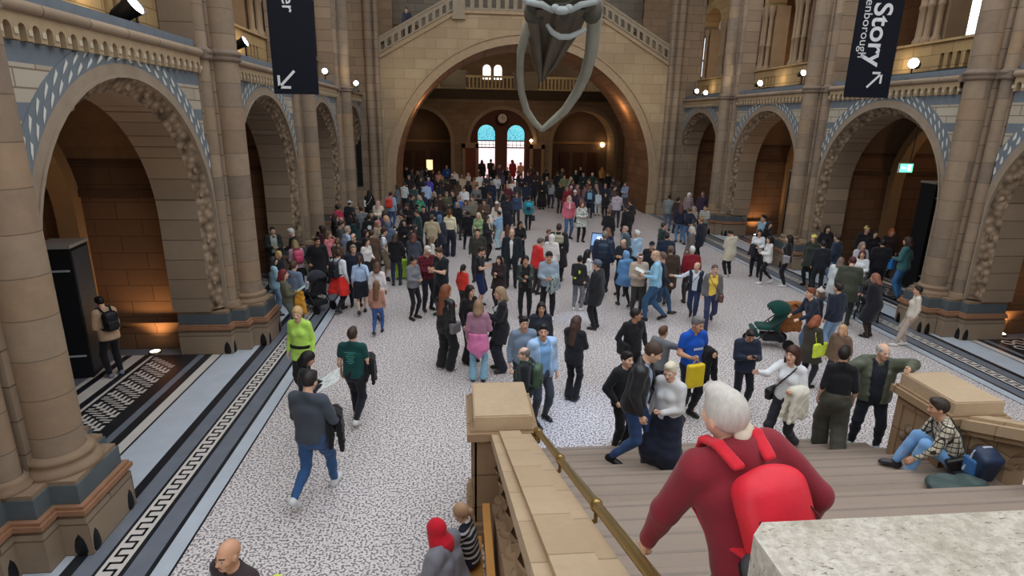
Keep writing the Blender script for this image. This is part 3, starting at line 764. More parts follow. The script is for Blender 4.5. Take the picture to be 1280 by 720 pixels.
banner('dark hanging banner reading Story with an arrow pointing up to the right', 9.55, 10.72, 14.5, 5.69, 9.2,
       [('Story', .66, 9.98, 7.86, .012), ('tenborough', .30, 9.74, 8.02, 0)], (10.28, 6.1, .34, 1, 1))

# whale skeleton hanging in the hall, seen from behind its skull
bone = mat_simple('old_bone', lin(168,168,154), .7, var=.25, scale=2.5, bump=.3)
bone_d = mat_simple('dark_bone', lin(112,104,90), .8, var=.35, scale=2.0, bump=.5)
bone_p = mat_simple('pale_bone', lin(190,200,200), .7, var=.2, scale=2)
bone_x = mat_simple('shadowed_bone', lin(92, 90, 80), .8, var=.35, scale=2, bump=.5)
sk = thing('hanging_whale_skeleton', 'large whale skeleton hanging overhead with its long jaws pointing down', 'skeleton', tuple(at_y(690, 60, 19)))
dep = lambda row: 21.0-(162-row)/140*3.2
def P3(x, y, extra=0): return at_y(x, y, dep(y)+extra)
jl = [P3(*p) for p in ((668, 22), (657, 42), (651, 66), (650, 92), (652, 116), (658, 138), (667, 152), (677, 162))]
jr = [P3(*p) for p in ((743, 14), (742, 40), (739, 66), (732, 92), (721, 116), (706, 138), (690, 152), (678, 162))]
b = MB(); b.tube(jl, [.20, .14, .12, .11, .115, .12, .11, .09], 12, sy=1.2); b.build('lower_jaw_bone', bone, sk)
b = MB(); b.tube(jr, [.22, .21, .20, .18, .16, .14, .12, .09], 12, sy=1.2); b.build('lower_jaw_bone', bone, sk)
# upper jaw: a long tapering roof of bone with a central ridge and grooves
rows = []
for (y, xl, xr, e) in ((12, 664, 736, -.4), (28, 661, 730, -.2), (42, 661, 724, 0), (56, 662, 714, .1), (70, 664, 705, .2), (84, 668, 695, .25), (96, 672, 684, .3), (103, 675, 679, .3)):
    r = []
    for k in range(25):
        u = k/24; a = (u-.5)*2
        x = xl+(xr-xl)*u
        ridge = .30*(1-abs(a))+.10*cos(a*9)+.07*cos(a*17)
        r.append(P3(x, y, e-ridge*min(1, (xr-xl)/40)))
    rows.append(r)
b = MB(); b.grid(rows, 0, True)
b.grid([[p+Vector((0, .35, .1)) for p in r] for r in rows][::-1], 0, True)
b.grid([[r[0], r[0]+Vector((0, .35, .1))] for r in rows], 0, True); b.grid([[r[-1], r[-1]+Vector((0, .35, .1))] for r in rows][::-1], 0, True)
b.build('upper_jaw', bone_d, sk)
b = MB(); b.tube([P3(664, 100-88, -.1), P3(667, 30, -.45), P3(671, 52, -.45), P3(674, 80, -.3), P3(676, 100, -.1)], [.1, .17, .13, .1, .05], 8); b.tube([P3(700, 20, -.5), P3(694, 45, -.5), P3(685, 75, -.4), P3(678, 100, -.1)], [.1, .13, .1, .05], 8); b.build('upper_jaw_ridge', bone_d, sk)
b = MB(); b.tube([P3(684, 31, -.9), P3(690, 40, -.95), P3(700, 46, -1), P3(712, 46, -1), P3(724, 41, -.95), P3(733, 36, -.9)], [.05, .075, .08, .08, .075, .05], 10); b.build('hyoid_bone', bone_p, sk)
b = MB()
c0 = P3(702, -8, -.3)
b.ball(c0+Vector((0, .1, .1)), (.62, .5, .42), 16); b.ball(P3(668, 16, -.1), (.30, .34, .36), 12); b.ball(P3(740, 13, -.1), (.30, .34, .36), 12)
for sx in (-1, 1): b.tube([c0+Vector((sx*.3, 0, .1)), c0+Vector((sx*.75, .05, .0)), P3(702+sx*35, 13, -.1)], [.28, .22, .2], 10)
b.tube([c0, P3(702, 20, -.35)], [.4, .2], 10)
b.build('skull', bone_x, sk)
for sx in (-1, 1):
    b = MB(); b.tube([P3(702+sx*10, 14, -.8), P3(702+sx*24, 6, -.8), P3(702+sx*44, 2, -.6), P3(702+sx*60, -14, -.6)], [.06, .085, .075, .06], 10); b.build('cheek_bone', bone_p, sk)
b = MB(); b.ball(P3(702, 13, -1.0), (.24, .16, .11), 12); b.ball(P3(694, 10, -.95), (.12, .12, .10), 10); b.ball(P3(711, 10, -.95), (.12, .12, .10), 10); b.build('neck_joint', bone_p, sk)
for i in range(9):
    p = Vector((c0.x+.02*i, c0.y-.9-.75*i, c0.z+.9+.42*i-.02*i*i))
    b = MB(); Mx = Matrix.Translation(p)@Matrix.Rotation(-.5, 4, 'X'); b.box((-.28, -.22, -.28), (.28, .22, .28), 0, Mx); b.box((-.6, -.08, -.06), (.6, .08, .06), 0, Mx); b.box((-.05, -.1, .2), (.05, .1, .75), 0, Mx); b.build('vertebra', bone, sk)
    if i > 1:
        for s in (-1, 1):
            b = MB(); b.tube([p+Vector((s*(.2+1.25*sin(a)), -.1*a, -1.2*(1-cos(a)))) for a in [k*.3 for k in range(9)]], .06, 7); b.build('rib', bone_p, sk)
for x_, y_ in ((c0.x-.6, c0.y), (c0.x+.6, c0.y)):
    b = MB(); b.tube([(x_, y_, c0.z+.4), (x_, y_, 15)], .012, 5); b.build('cable', blackmat, sk)

# black display cabinet in the left chapel
def kiosk(label, x, y, w, d, h, rz=0.0):
    t = thing('display_cabinet', label, 'cabinet', (x, y, 0), rz)
    b = MB(); b.box((-w/2, -d/2, .0), (w/2, d/2, h-.06)); b.build('body', mat_simple('cabinet_black', lin(26,28,32), .5), t, loc=(0,0,0))
    b = MB(); b.box((-w/2-.02, -d/2-.02, h-.06), (w/2+.02, d/2+.02, h)); b.build('top', mat_simple('cabinet_top', lin(150,146,140), .6), t, loc=(0,0,0))
    b = MB(); b.box((w/2, -d/2+.04, .1), (w/2+.02, d/2-.04, h-.12)); b.build('side_panel', mat_simple('cabinet_grey', lin(64,68,74), .5), t, loc=(0,0,0))
    for z in (.45, h-.5): b = MB(); b.box((-w/2+.05, -d/2-.015, z), (w/2-.05, -d/2, z+.035)); b.build('trim_strip', mat_simple('cabinet_trim', lin(180,184,186), .4), t, loc=(0,0,0))
kiosk('tall black display cabinet with pale top in the near left chapel', -7.55, 11.6, .6, .75, 2.65, .15)
kiosk('tall black display cabinet in the second left arch behind the crowd', -6.6, 17.6, .8, .6, 3.1)
kiosk('tall dark cabinet in the arch left of the stair bridge, third from the stairs', -6.4, 24.4, .8, .6, 3.1)
kiosk('tall dark cabinet in the right arch under the green exit sign', 14.75, 17.0, .6, .6, 3.4)
kiosk('tall dark panel in the right arch behind the couple in white tops', 14.3, 23.6, .8, .5, 3.2)
kiosk('tall dark panel in the farthest right arch', 14.2, 30.0, .8, .5, 3.2)
t = thing('wall_panel', 'narrow black information panel on the wall left of the far arch', 'panel', (-3.95, YB-.06-.1, 1.6))
b = MB(); x, z = at_y(450, 215, YB-.1).x, 2.1; b.box((x-.14, YB-.12, 1.5), (x+.14, YB-.06, 4.4)); b.build('board', blackmat, t); b = MB(); b.box((x-.16, YB-.1, 1.46), (x+.16, YB-.05, 1.5)); b.build('frame', mat_simple('panel_frame', lin(60,60,62)), t)

# green exit sign on its pole
p = at_x(1132, 210, 13.4)
t = thing('exit_sign', 'green lit exit sign hanging in the right arch', 'sign', tuple(p))
b = MB(); b.box((p.x-.22, p.y-.03, p.z-.14), (p.x+.22, p.y+.03, p.z+.14)); b.build('case', mat_simple('sign_case', lin(200,210,204)), t)
b = MB(); b.box((p.x-.2, p.y-.034, p.z-.12), (p.x+.2, p.y-.03, p.z+.12)); b.build('lit_face', mat_emit('sign_green', (.12, .85, .4), 2.5), t)
b = MB(); e = mat_emit('sign_white', (.9, 1, .95), 3)
b.box((p.x-.13, p.y-.037, p.z-.02), (p.x-.02, p.y-.034, p.z+.02)); b.box((p.x-.17, p.y-.037, p.z-.015), (p.x-.12, p.y-.034, p.z+.05)); b.box((p.x+.04, p.y-.037, p.z-.08), (p.x+.14, p.y-.034, p.z+.09)); b.build('pictogram', e, t)
b = MB(); b.tube([(p.x+.1, p.y, p.z+.14), (p.x+.22, p.y+.02, 5.6)], .015, 6); b.build('hanger', blackmat, t)

# spotlights standing on the ledges
def spotlight(label, px, py, X, col=(1, .98, .92), big=1.0, aim=(0, -1, .2), lit=True):
    p = at_x(px, py, X); z0 = 6.45 if abs(X-CX) > WH+.2 else 6.3
    t = thing('spotlight', label, 'spotlight', tuple(p))
    d = Vector(aim).normalized(); r = .11*big
    a = d.orthogonal().normalized(); q_ = d.cross(a)
    def ring(c, rr): return [c+(a*cos(2*pi*k/14)+q_*sin(2*pi*k/14))*rr for k in range(14)]
    b = MB(); b.grid([ring(p-d*.34*big, .3*r), ring(p-d*.3*big, r*.8), ring(p-d*.1*big, r*.9), ring(p, r*1.08), ring(p+d*.03, r*1.08)], 0, True, True); b.face(ring(p-d*.34*big, .3*r)[::-1]); b.build('lamp_body', blackmat, t)
    b = MB(); b.face(ring(p+d*.012, r)); b.build('lens', mat_emit('lens_%d' % int(col[2]*100), col, 14.0) if lit else mat_simple('lens_off', lin(70,80,90), .2), t)
    b = MB(); b.tube([(p.x, p.y+.02, z0-.1), (p.x, p.y+.02, p.z-r)], .02, 6); b.box((p.x-.1, p.y-.1, z0-.12), (p.x+.1, p.y+.1, z0-.02)); b.build('bracket', blackmat, t)
spotlight('large black spotlight tilted upward on the near left ledge', 168, 6, CX-WH-.25, (.9, .95, 1), 1.5, (1, -.12, .62))
spotlight('black spotlight with a cold blue lens beside the dark er banner', 306, 52, CX-WH-.3, (.55, .85, 1), 1.1, (1, -.10, .45))
spotlight('lit spotlight on the left ledge just right of the er banner', 406, 89, CX-WH-.1, (.9, .96, 1))
spotlight('lit spotlight in the far left corner of the ledge beside the bridge', 445, 104, CX-WH+.35, (.85, .97, 1))
spotlight('white lit spotlight on the far right ledge, first of a pair', 871, 114, CX+WH+.05, (1, 1, .95))
spotlight('warm yellow lit spotlight on the far right ledge, second of a pair', 882, 116, CX+WH+.05, (1, .86, .6))
spotlight('lit spotlight on the middle of the right ledge over the second arch', 950, 104, CX+WH+.1, (1, .98, .88))
spotlight('lit spotlight on the right ledge beside the round shaft', 1004, 91, CX+WH+.1, (1, .95, .8), .9)
spotlight('round bright spotlight on the right ledge beside the Story banner', 1142, 79, CX+WH+.1, (1, 1, .95), 1.2, (-1, -.8, .1))
# glowing uplights sunk in the chapel floors
def uplight(label, x, y):
    t = thing('floor_uplight', label, 'floor lamp', (x, y, 0))
    b = MB(); b.lathe([(.13, 0), (.13, .05), (.10, .07)], (x, y, 0), 16); b.build('rim', mat_simple('uplight_rim', lin(120,110,96), .4, .5, .6), t)
    b = MB(); b.lathe([(.10, .065), (.05, .085), (0, .09)], (x, y, 0), 16); b.build('lamp_glass', mat_emit('uplight_glow', (1, .8, .5), 9.0), t)
    li = bpy.data.lights.new('uplight', 'SPOT'); li.energy = 95; li.color = (1, .62, .28); li.spot_size = 2.2; li.spot_blend = .8; li.shadow_soft_size = .08
    lo = bpy.data.objects.new('uplight', li); C.objects.link(lo); lo.location = (x, y, .16); lo.rotation_euler = (pi, 0, 0)
uplight('glowing floor uplight at the foot of the near left chapel wall', -6.6, 12.45)
uplight('glowing floor uplight in the right arch beyond the cream sweater woman', at_z(1246, 418).x, at_z(1246, 418).y-.1)
uplight('glowing floor uplight behind the woman in white holding a black coat', at_z(938, 295).x+.25, at_z(938, 295).y)
# warm wall lantern in the entrance
for lab, px, py, dy in (('bright round wall lantern in the right arch of the entrance', 753, 181, YF+2.1), ('small warm lantern right of the stained glass windows', 664, 176, YF-.3)):
    p = at_y(px, py, dy)
    t = thing('wall_lantern', lab, 'lantern', tuple(p)); b = MB(); b.ball(p, .2 if px > 700 else .13, 12); b.build('globe', mat_emit('lantern_glow', (1, .72, .36), 12), t)
    b = MB(); b.tube([p+Vector((0, 0, -.2)), p+Vector((0, .15, -.3)), p+Vector((0, .45, -.3))], .025, 6); b.build('bracket', brass, t)
p = at_y(537, 206, YF-1.2)
t = thing('lit_poster', 'small yellow lit notice at the left end of the entrance', 'notice', tuple(p)); b = MB(); b.box((p.x-.3, p.y-.04, p.z-.45), (p.x+.3, p.y, p.z+.45)); b.build('frame', wood_brown, t)
b = MB(); b.box((p.x-.25, p.y-.05, p.z-.4), (p.x+.25, p.y-.04, p.z+.4)); b.build('lit_face', mat_emit('notice_glow', (1, .78, .42), 1.2), t)
b = MB(); b.box((p.x-.03, p.y-.02, 0), (p.x+.03, p.y+.02, p.z-.45)); b.build('stand', blackmat, t)
# bright lancet windows behind the right gallery
for i, (px, w_) in enumerate(((1168, .28), (1222, .22))):
    p = at_x(px, 20, 14.6); b = MB(); b.box((14.55, p.y-w_, 7.2), (14.6, p.y+w_, 9.6)); b.build('window_%d' % (i+5), mat_emit('gallery_window', (.80, .93, 1), 2.2), kind='structure')

# ------------------------------------------------------------------ light
w = bpy.data.worlds.new('world'); sc.world = w; w.use_nodes = True
bg = w.node_tree.nodes['Background']; bg.inputs[0].default_value = (.90, .95, 1.0, 1); bg.inputs[1].default_value = 2.0
# unseen roof added to cut the light at the far end, open nearer the stairs
b = MB(); b.box((AX-WH-4, 25.5, 17.0), (AX+WH+4, YB+6.5, 17.3)); b.build('ceiling', mat_simple('shading_roof', lin(120, 100, 80), .9), kind='structure')
# end of the hall behind the stairs, so light falls from the roof only
b = MB(); b.box((CX-WH-4, -9.5, 0), (CX+WH+4, -9, 14)); b.build('wall_back', stone_xz, kind='structure')
def lamp(kind, loc, energy, col, size=.3, rot=None, **k):
    li = bpy.data.lights.new('lamp', kind); li.energy = energy; li.color = col
    if kind == 'AREA': li.size = size
    else: li.shadow_soft_size = size
    for a, v in k.items(): setattr(li, a, v)
    o = bpy.data.objects.new('lamp', li); C.objects.link(o); o.location = loc
    if rot: o.rotation_euler = rot
    return o
# warm lamps in chapels, galleries, and the entrance
for k in range(5):
    yc = (PIERS[k]+PIERS[k+1])/2
    for s in (-1, 1):
        lamp('POINT', (CX+s*(WH+4.1), yc+.4, 4.6), 34 if s > 0 else 20, (1, .72, .46), .25)
        lamp('POINT', (CX+s*(WH+2.2), yc, 8.2), 45, (1, .72, .40), .2)
        lamp('POINT', (CX+s*(WH+.35), yc+.3, 6.75), 5, (1, .8, .5), .1)
for s in (-1, 1):
    for yy, aim in ((24.5, (AX+s*3.5, YB, 8.0)), (28.5, (AX+s*6.5, YB, 6.0))):
        p = Vector((CX+s*(WH-.1), yy, 6.7)); d = Vector(aim)-p
        lamp('SPOT', p, 250 if yy < 26 else 90, (1, .86, .62), .12, d.to_track_quat('-Z', 'Y').to_euler(), spot_size=1.2, spot_blend=.9)
    lamp('POINT', (AX+s*5.4, YB+1.6, 5.6), 42, (1, .62, .32), .25)
lamp('POINT', (AX-4, YF-3, 9.6), 65, (1, .85, .6), .4); lamp('POINT', (AX+4, YF-3, 9.6), 65, (1, .8, .5), .4)
lamp('POINT', (AX-6.9, YF+1, 4), 12, (1, .72, .46), .3); lamp('POINT', (AX+6.9, YF+1, 4), 26, (1, .72, .46), .3)
lamp('POINT', (AX, YF-6, 6.0), 160, (1, .8, .6), .5)
# pale blue light thrown on the open floor between the newel post and the lectern
for px, py, e, sz in ((700, 520, 260, .26), (722, 400, 200, .13), (646, 395, 160, .12)):
    q = at_z(px, py); p = Vector((q.x+.3, q.y-3, 12)); lamp('SPOT', p, e*8.5, (.42, .62, 1), .05, (q-p).to_track_quat('-Z', 'Y').to_euler(), spot_size=sz, spot_blend=1.0)
sc.view_settings.view_transform = 'Standard'; sc.view_settings.look = 'None'; sc.view_settings.gamma = 1; sc.view_settings.use_curve_mapping = False
sc.view_settings.exposure = 0.0
sc.cycles.use_denoising = True
sc.cycles.max_bounces = 6; sc.cycles.diffuse_bounces = 4
# ================================================================== people: figures grown from a distance field
F32 = np.float32
def V3(*a): return np.array(a, dtype=np.float64)
def nrm(v): return v/(np.linalg.norm(v)+1e-9)

class Field:
    """signed distance grid; rounded cones and ellipsoids melt together, planes and cones cut"""
    def __init__(s, lo, hi, h):
        s.h = h; s.lo = np.array(lo, float)-2.5*h
        n = np.ceil((np.array(hi, float)+2.5*h-s.lo)/h).astype(int)+1
        s.n = n; s.D = np.full(n, 0.5, F32)
        s.ax = [(s.lo[i]+h*np.arange(n[i])).astype(F32) for i in range(3)]
    def _win(s, lo, hi):
        i0 = np.maximum(np.floor((lo-s.lo)/s.h).astype(int), 0); i1 = np.minimum(np.ceil((hi-s.lo)/s.h).astype(int)+1, s.n)
        if np.any(i1 <= i0): return None
        sl = tuple(slice(a, b) for a, b in zip(i0, i1))
        return sl, s.ax[0][sl[0]][:, None, None], s.ax[1][sl[1]][None, :, None], s.ax[2][sl[2]][None, None, :]
    @staticmethod
    def d_cone(x, y, z, a, b, ra, rb):
        ba = b-a; l2 = float(ba@ba)+1e-9
        px, py, pz = x-F32(a[0]), y-F32(a[1]), z-F32(a[2])
        t = np.clip((px*F32(ba[0])+py*F32(ba[1])+pz*F32(ba[2]))/F32(l2), 0, 1)
        return np.sqrt((px-t*F32(ba[0]))**2+(py-t*F32(ba[1]))**2+(pz-t*F32(ba[2]))**2)-(F32(ra)+t*F32(rb-ra))
    @staticmethod
    def d_ell(x, y, z, c, r, R=None):
        px, py, pz = x-F32(c[0]), y-F32(c[1]), z-F32(c[2])
        if R is not None:
            R = np.asarray(R, F32)
            px, py, pz = (px*R[0, 0]+py*R[1, 0]+pz*R[2, 0], px*R[0, 1]+py*R[1, 1]+pz*R[2, 1], px*R[0, 2]+py*R[1, 2]+pz*R[2, 2])
        k0 = np.sqrt((px/r[0])**2+(py/r[1])**2+(pz/r[2])**2)
        k1 = np.sqrt((px/r[0]**2)**2+(py/r[1]**2)**2+(pz/r[2]**2)**2)+1e-6
        return (k0*(k0-1)/k1).astype(F32)
    @staticmethod
    def d_box(x, y, z, c, b, R, r):
        px, py, pz = x-F32(c[0]), y-F32(c[1]), z-F32(c[2]); R = np.asarray(R, F32)
        px, py, pz = (px*R[0, 0]+py*R[1, 0]+pz*R[2, 0], px*R[0, 1]+py*R[1, 1]+pz*R[2, 1], px*R[0, 2]+py*R[1, 2]+pz*R[2, 2])
        qx, qy, qz = np.abs(px)-F32(b[0]-r), np.abs(py)-F32(b[1]-r), np.abs(pz)-F32(b[2]-r)
        return np.sqrt(np.maximum(qx, 0)**2+np.maximum(qy, 0)**2+np.maximum(qz, 0)**2)+np.minimum(np.maximum(qx, np.maximum(qy, qz)), 0)-F32(r)
    def _blend(s, sl, d, k, sub=False):
        A = s.D[sl]
        if sub:
            s.D[sl] = np.maximum(A, -d); return
        if k > 0:
            hh = np.maximum(k-np.abs(A-d), 0)/F32(k); s.D[sl] = np.minimum(A, d)-hh*hh*F32(k*.25)
        else: s.D[sl] = np.minimum(A, d)
    def cone(s, a, b, ra, rb=None, k=.03, sub=False):
        rb = ra if rb is None else rb; m = max(ra, rb)+k+3*s.h
        a, b = np.asarray(a, float), np.asarray(b, float)
        w = s._win(np.minimum(a, b)-m, np.maximum(a, b)+m)
        if w: s._blend(w[0], s.d_cone(w[1], w[2], w[3], a, b, ra, rb), k, sub)
        return s
    def ell(s, c, r, R=None, k=.03, sub=False):
        m = max(r)+k+3*s.h; c = np.asarray(c, float); w = s._win(c-m, c+m)
        if w: s._blend(w[0], s.d_ell(w[1], w[2], w[3], c, r, R), k, sub)
        return s
    def box(s, c, b, R=np.eye(3), r=.02, k=.0, sub=False):
        m = float(np.linalg.norm(b))+k+3*s.h; c = np.asarray(c, float); w = s._win(c-m, c+m)
        if w: s._blend(w[0], s.d_box(w[1], w[2], w[3], c, b, R, r), k, sub)
        return s
    def cut(s, p, n):
        """keep the side away from n"""
        n = nrm(np.asarray(n, float))
        d = (s.ax[0][:, None, None]-F32(p[0]))*F32(n[0])+(s.ax[1][None, :, None]-F32(p[1]))*F32(n[1])+(s.ax[2][None, None, :]-F32(p[2]))*F32(n[2])
        s.D = np.maximum(s.D, d); return s
    def folds(s, amp, rng, wl=.09):
        x, y, z = s.ax[0][:, None, None], s.ax[1][None, :, None], s.ax[2][None, None, :]
        for i in range(3):
            d = nrm(rng.normal(size=3)*V3(1, 1, 1.5)); f = 2*pi/(wl*(1+.8*rng.random()))
            s.D = s.D+F32(amp*.6)*np.sin((x*F32(d[0])+y*F32(d[1])+z*F32(d[2]))*F32(f)+F32(rng.random()*6)+F32(2.0)*np.sin(x*9+z*7+F32(i)))
        return s
    def mesh(s):
        D = s.D; h = s.h
        # never open at the border
        D[0], D[-1] = .1, .1; D[:, 0], D[:, -1] = .1, .1; D[:, :, 0], D[:, :, -1] = .1, .1
        S = D < 0
        cnt = np.zeros(tuple(s.n-1), np.int8)
        offs = [(i, j, k) for i in (0, 1) for j in (0, 1) for k in (0, 1)]
        n = s.n
        for i, j, k in offs: cnt += S[i:n[0]-1+i, j:n[1]-1+j, k:n[2]-1+k]
        act = (cnt > 0) & (cnt < 8)
        idx = np.argwhere(act)
        if not len(idx): return np.zeros((0, 3)), np.zeros((0, 4), int)
        vals = np.stack([D[idx[:, 0]+i, idx[:, 1]+j, idx[:, 2]+k] for i, j, k in offs], 1)
        acc = np.zeros((len(idx), 3)); num = np.zeros(len(idx))
        for a in range(8):
            for bb in range(a+1, 8):
                df = np.array(offs[bb])-np.array(offs[a])
                if np.abs(df).sum() != 1: continue
                va, vb = vals[:, a], vals[:, bb]; m = (va < 0) != (vb < 0)
                t = np.where(m, va/(va-vb+1e-12), 0)
                acc += np.where(m[:, None], np.array(offs[a])+t[:, None]*df, 0); num += m
        v = s.lo+h*(idx+acc/num[:, None])
        vid = np.full(tuple(s.n-1), -1, np.int64); vid[act] = np.arange(len(idx))
        faces = []
        for ax in range(3):
            u, w = (ax+1) % 3, (ax+2) % 3
            A = np.take(S, range(0, n[ax]-1), ax); B = np.take(S, range(1, n[ax]), ax)
            e = np.argwhere(A != B); e = e[(e[:, u] > 0) & (e[:, w] > 0) & (e[:, u] < n[u]-1) & (e[:, w] < n[w]-1)]
            if not len(e): continue
            fl = A[e[:, 0], e[:, 1], e[:, 2]]
            q = []
            for du, dw in ((1, 1), (0, 1), (0, 0), (1, 0)):
                c = e.copy(); c[:, u] -= du; c[:, w] -= dw; q.append(vid[c[:, 0], c[:, 1], c[:, 2]])
            q = np.stack(q, 1); q[~fl] = q[~fl][:, ::-1]; faces.append(q)
        return v, np.concatenate(faces)

def mesh_np(name, v, f, mats, mi=None, smooth=True):
    me = bpy.data.meshes.new(name)
    nv, nf = len(v), len(f)
    me.vertices.add(nv); me.vertices.foreach_set('co', np.asarray(v, F32).ravel())
    me.loops.add(nf*4); me.polygons.add(nf)
    me.loops.foreach_set('vertex_index', np.asarray(f, np.int32).ravel())
    me.polygons.foreach_set('loop_start', np.arange(0, nf*4, 4, dtype=np.int32))
    if mi is not None: me.polygons.foreach_set('material_index', np.asarray(mi, np.int32))
    me.polygons.foreach_set('use_smooth', np.full(nf, smooth))
    for m in mats: me.materials.append(m)
    me.update(calc_edges=True); me.validate(); return me

# ---- materials of skin, hair and cloth
def parse_col(c):
    if isinstance(c, str): c = tuple(int(q) for q in c.split('.'))
    return c
def cloth(c, kind=''):
    c = parse_col(c); nm = 'cloth_%02x%02x%02x%s' % (*c, '_'+kind if kind else '')
    if nm in _mc: return _mc[nm]
    t = NT(nm); o = t.obj(); col = lin(*c); n = t.noise(o, 9, 4, .6)
    cc = t.mix(n, mul(col, .78), mul(col, 1.2))
    rough, spec, sheen = .85, .2, .15
    if kind == 'denim': cc = t.mix(t.noise(o, 4, 3), mul(col, .7), mul(col, 1.45))
    elif kind in ('leather', 'shiny'): rough, spec, sheen = .38, .5, 0
    elif kind == 'check':
        p = t.sep(o); a = t.math('FRACT', t.math('MULTIPLY', t.math('ADD', p[0], p[1]), 15)); b_ = t.math('FRACT', t.math('MULTIPLY', p[2], 15)); g = t.math('FRACT', t.math('MULTIPLY', t.math('SUBTRACT', p[1], p[0]), 15))
        k = t.math('MAXIMUM', t.math('LESS_THAN', a, .22), t.math('MAXIMUM', t.math('LESS_THAN', b_, .22), t.math('LESS_THAN', g, .12)))
        cc = t.mix(k, cc, lin(62, 54, 46))
    elif kind == 'plaid':
        p = t.sep(o); a = t.math('FRACT', t.math('MULTIPLY', t.math('ADD', p[0], p[1]), 11)); b_ = t.math('FRACT', t.math('MULTIPLY', p[2], 11))
        cc = t.mix(t.math('MULTIPLY', t.math('ADD', t.math('LESS_THAN', a, .45), t.math('LESS_THAN', b_, .45)), .4), cc, lin(24, 18, 22))
    elif kind == 'stripe':
        p = t.sep(o); cc = t.mix(t.math('LESS_THAN', t.math('FRACT', t.math('MULTIPLY', p[2], 16)), .4), cc, lin(210, 212, 214))
    elif kind == 'print':
        vo = t.add('ShaderNodeTexVoronoi', i_Scale=16.0); t.l(o, vo.inputs['Vector']); cc = t.mix(t.math('LESS_THAN', vo.outputs[0], .33), cc, lin(70, 74, 70))
    elif kind == 'shell':
        rough, spec, sheen = .5, .35, 0
    t.b.inputs['Sheen Weight'].default_value = sheen
    t.bump(t.noise(o, 38, 3, .6), .25, .006)
    _mc[nm] = t.done(cc, rough, spec); return _mc[nm]
def skin(i):
    tone = [(226, 182, 156), (210, 160, 130), (190, 140, 108), (150, 106, 78), (104, 72, 54)][i]; nm = 'skin_%d' % i
    if nm in _mc: return _mc[nm]
    t = NT(nm); o = t.obj(); c = t.mix(t.noise(o, 14, 3), mul(lin(*tone), .9), mul(lin(*tone), 1.08))
    t.b.inputs['Subsurface Weight'].default_value = .0
    _mc[nm] = t.done(c, .55, .35); return _mc[nm]
def lipmat(i): return mat_simple('lips_%d' % i, mul(skincol(i), .62), .5)
def skincol(i): return lin(*[(226, 150, 140), (204, 128, 112), (180, 108, 92), (136, 84, 70), (96, 60, 50)][i])
eyemat = mat_simple('eye_dark', lin(38, 28, 24), .3, .5)
eyewhite = mat_simple('eye_white', lin(214, 206, 198), .4)
def hairmat(c):
    c = parse_col(c); nm = 'hair_%02x%02x%02x' % c
    if nm in _mc: return _mc[nm]
    t = NT(nm); o = t.obj(); p = t.sep(o)
    n = t.noise(t.comb(t.math('MULTIPLY', p[0], 60), t.math('MULTIPLY', p[1], 60), t.math('MULTIPLY', p[2], 7)), 1.0, 4, .7)
    cc = t.mix(n, mul(lin(*c), .6), mul(lin(*c), 1.4)); t.bump(n, .5, .006)
    _mc[nm] = t.done(cc, .5, .35); return _mc[nm]

# ---- hand and head templates
def ik(a, c, l1, l2, pole):
    d = c-a; L = np.linalg.norm(d); Lm = (l1+l2)*.999
    if L > Lm: c = a+d/L*Lm; d = c-a; L = Lm
    u = d/(L+1e-9); x = (l1*l1-l2*l2+L*L)/(2*L+1e-9); hh = math.sqrt(max(l1*l1-x*x, 1e-8))
    p = pole-u*(pole@u); p = nrm(p)
    return a+u*x+p*hh, c
_hands = {}
def hand_template(h, pose):
    key = (h, pose)
    if key in _hands: return _hands[key]
    fl = Field((-.075, -.03, -.085), (.075, .21, .035), h)
    # palm: wrist at the origin, fingers along +y, palm facing -z, thumb on -x (a right hand)
    fl.cone((0, -.02, 0), (0, .015, 0), .024, .024, .012)
    for x in (-.028, -.010, .010, .026): fl.cone((x*.5, .01, 0), (x, .085, -.002), .016, .0125, .012)
    curl = {'relaxed': (.35, .5, .4), 'grip': (.95, 1.25, .8), 'flat': (.05, .08, .05)}[pose]
    for x, L, r in ((-.030, .074, .0088), (-.0105, .082, .009), (.0095, .076, .0086), (.0275, .060, .0078)):
        p = V3(x, .086, -.003); a = 0.
        for seg, c in zip((.44, .31, .25), curl):
            a += c*(1.0 if x < .02 else 1.1); q = p+V3(x*.12*seg, cos(a), -sin(a))*L*seg*1.0
            fl.cone(p, q, r, r*.93, .003); p = q; r *= .93
    ta = {'relaxed': .25, 'grip': .8, 'flat': .1}[pose]
    p = V3(-.016, .022, -.006); q = p+V3(-.026, .028, -.012); fl.cone(p, q, .0145, .0115, .01)
    q2 = q+V3(-.012+.02*ta, .03, -.012-.012*ta); fl.cone(q, q2, .0105, .0095, .004); q3 = q2+V3(.004+.02*ta, .024, -.008); fl.cone(q2, q3, .0095, .0078, .003)
    _hands[key] = fl.mesh(); return _hands[key]
_heads = {}
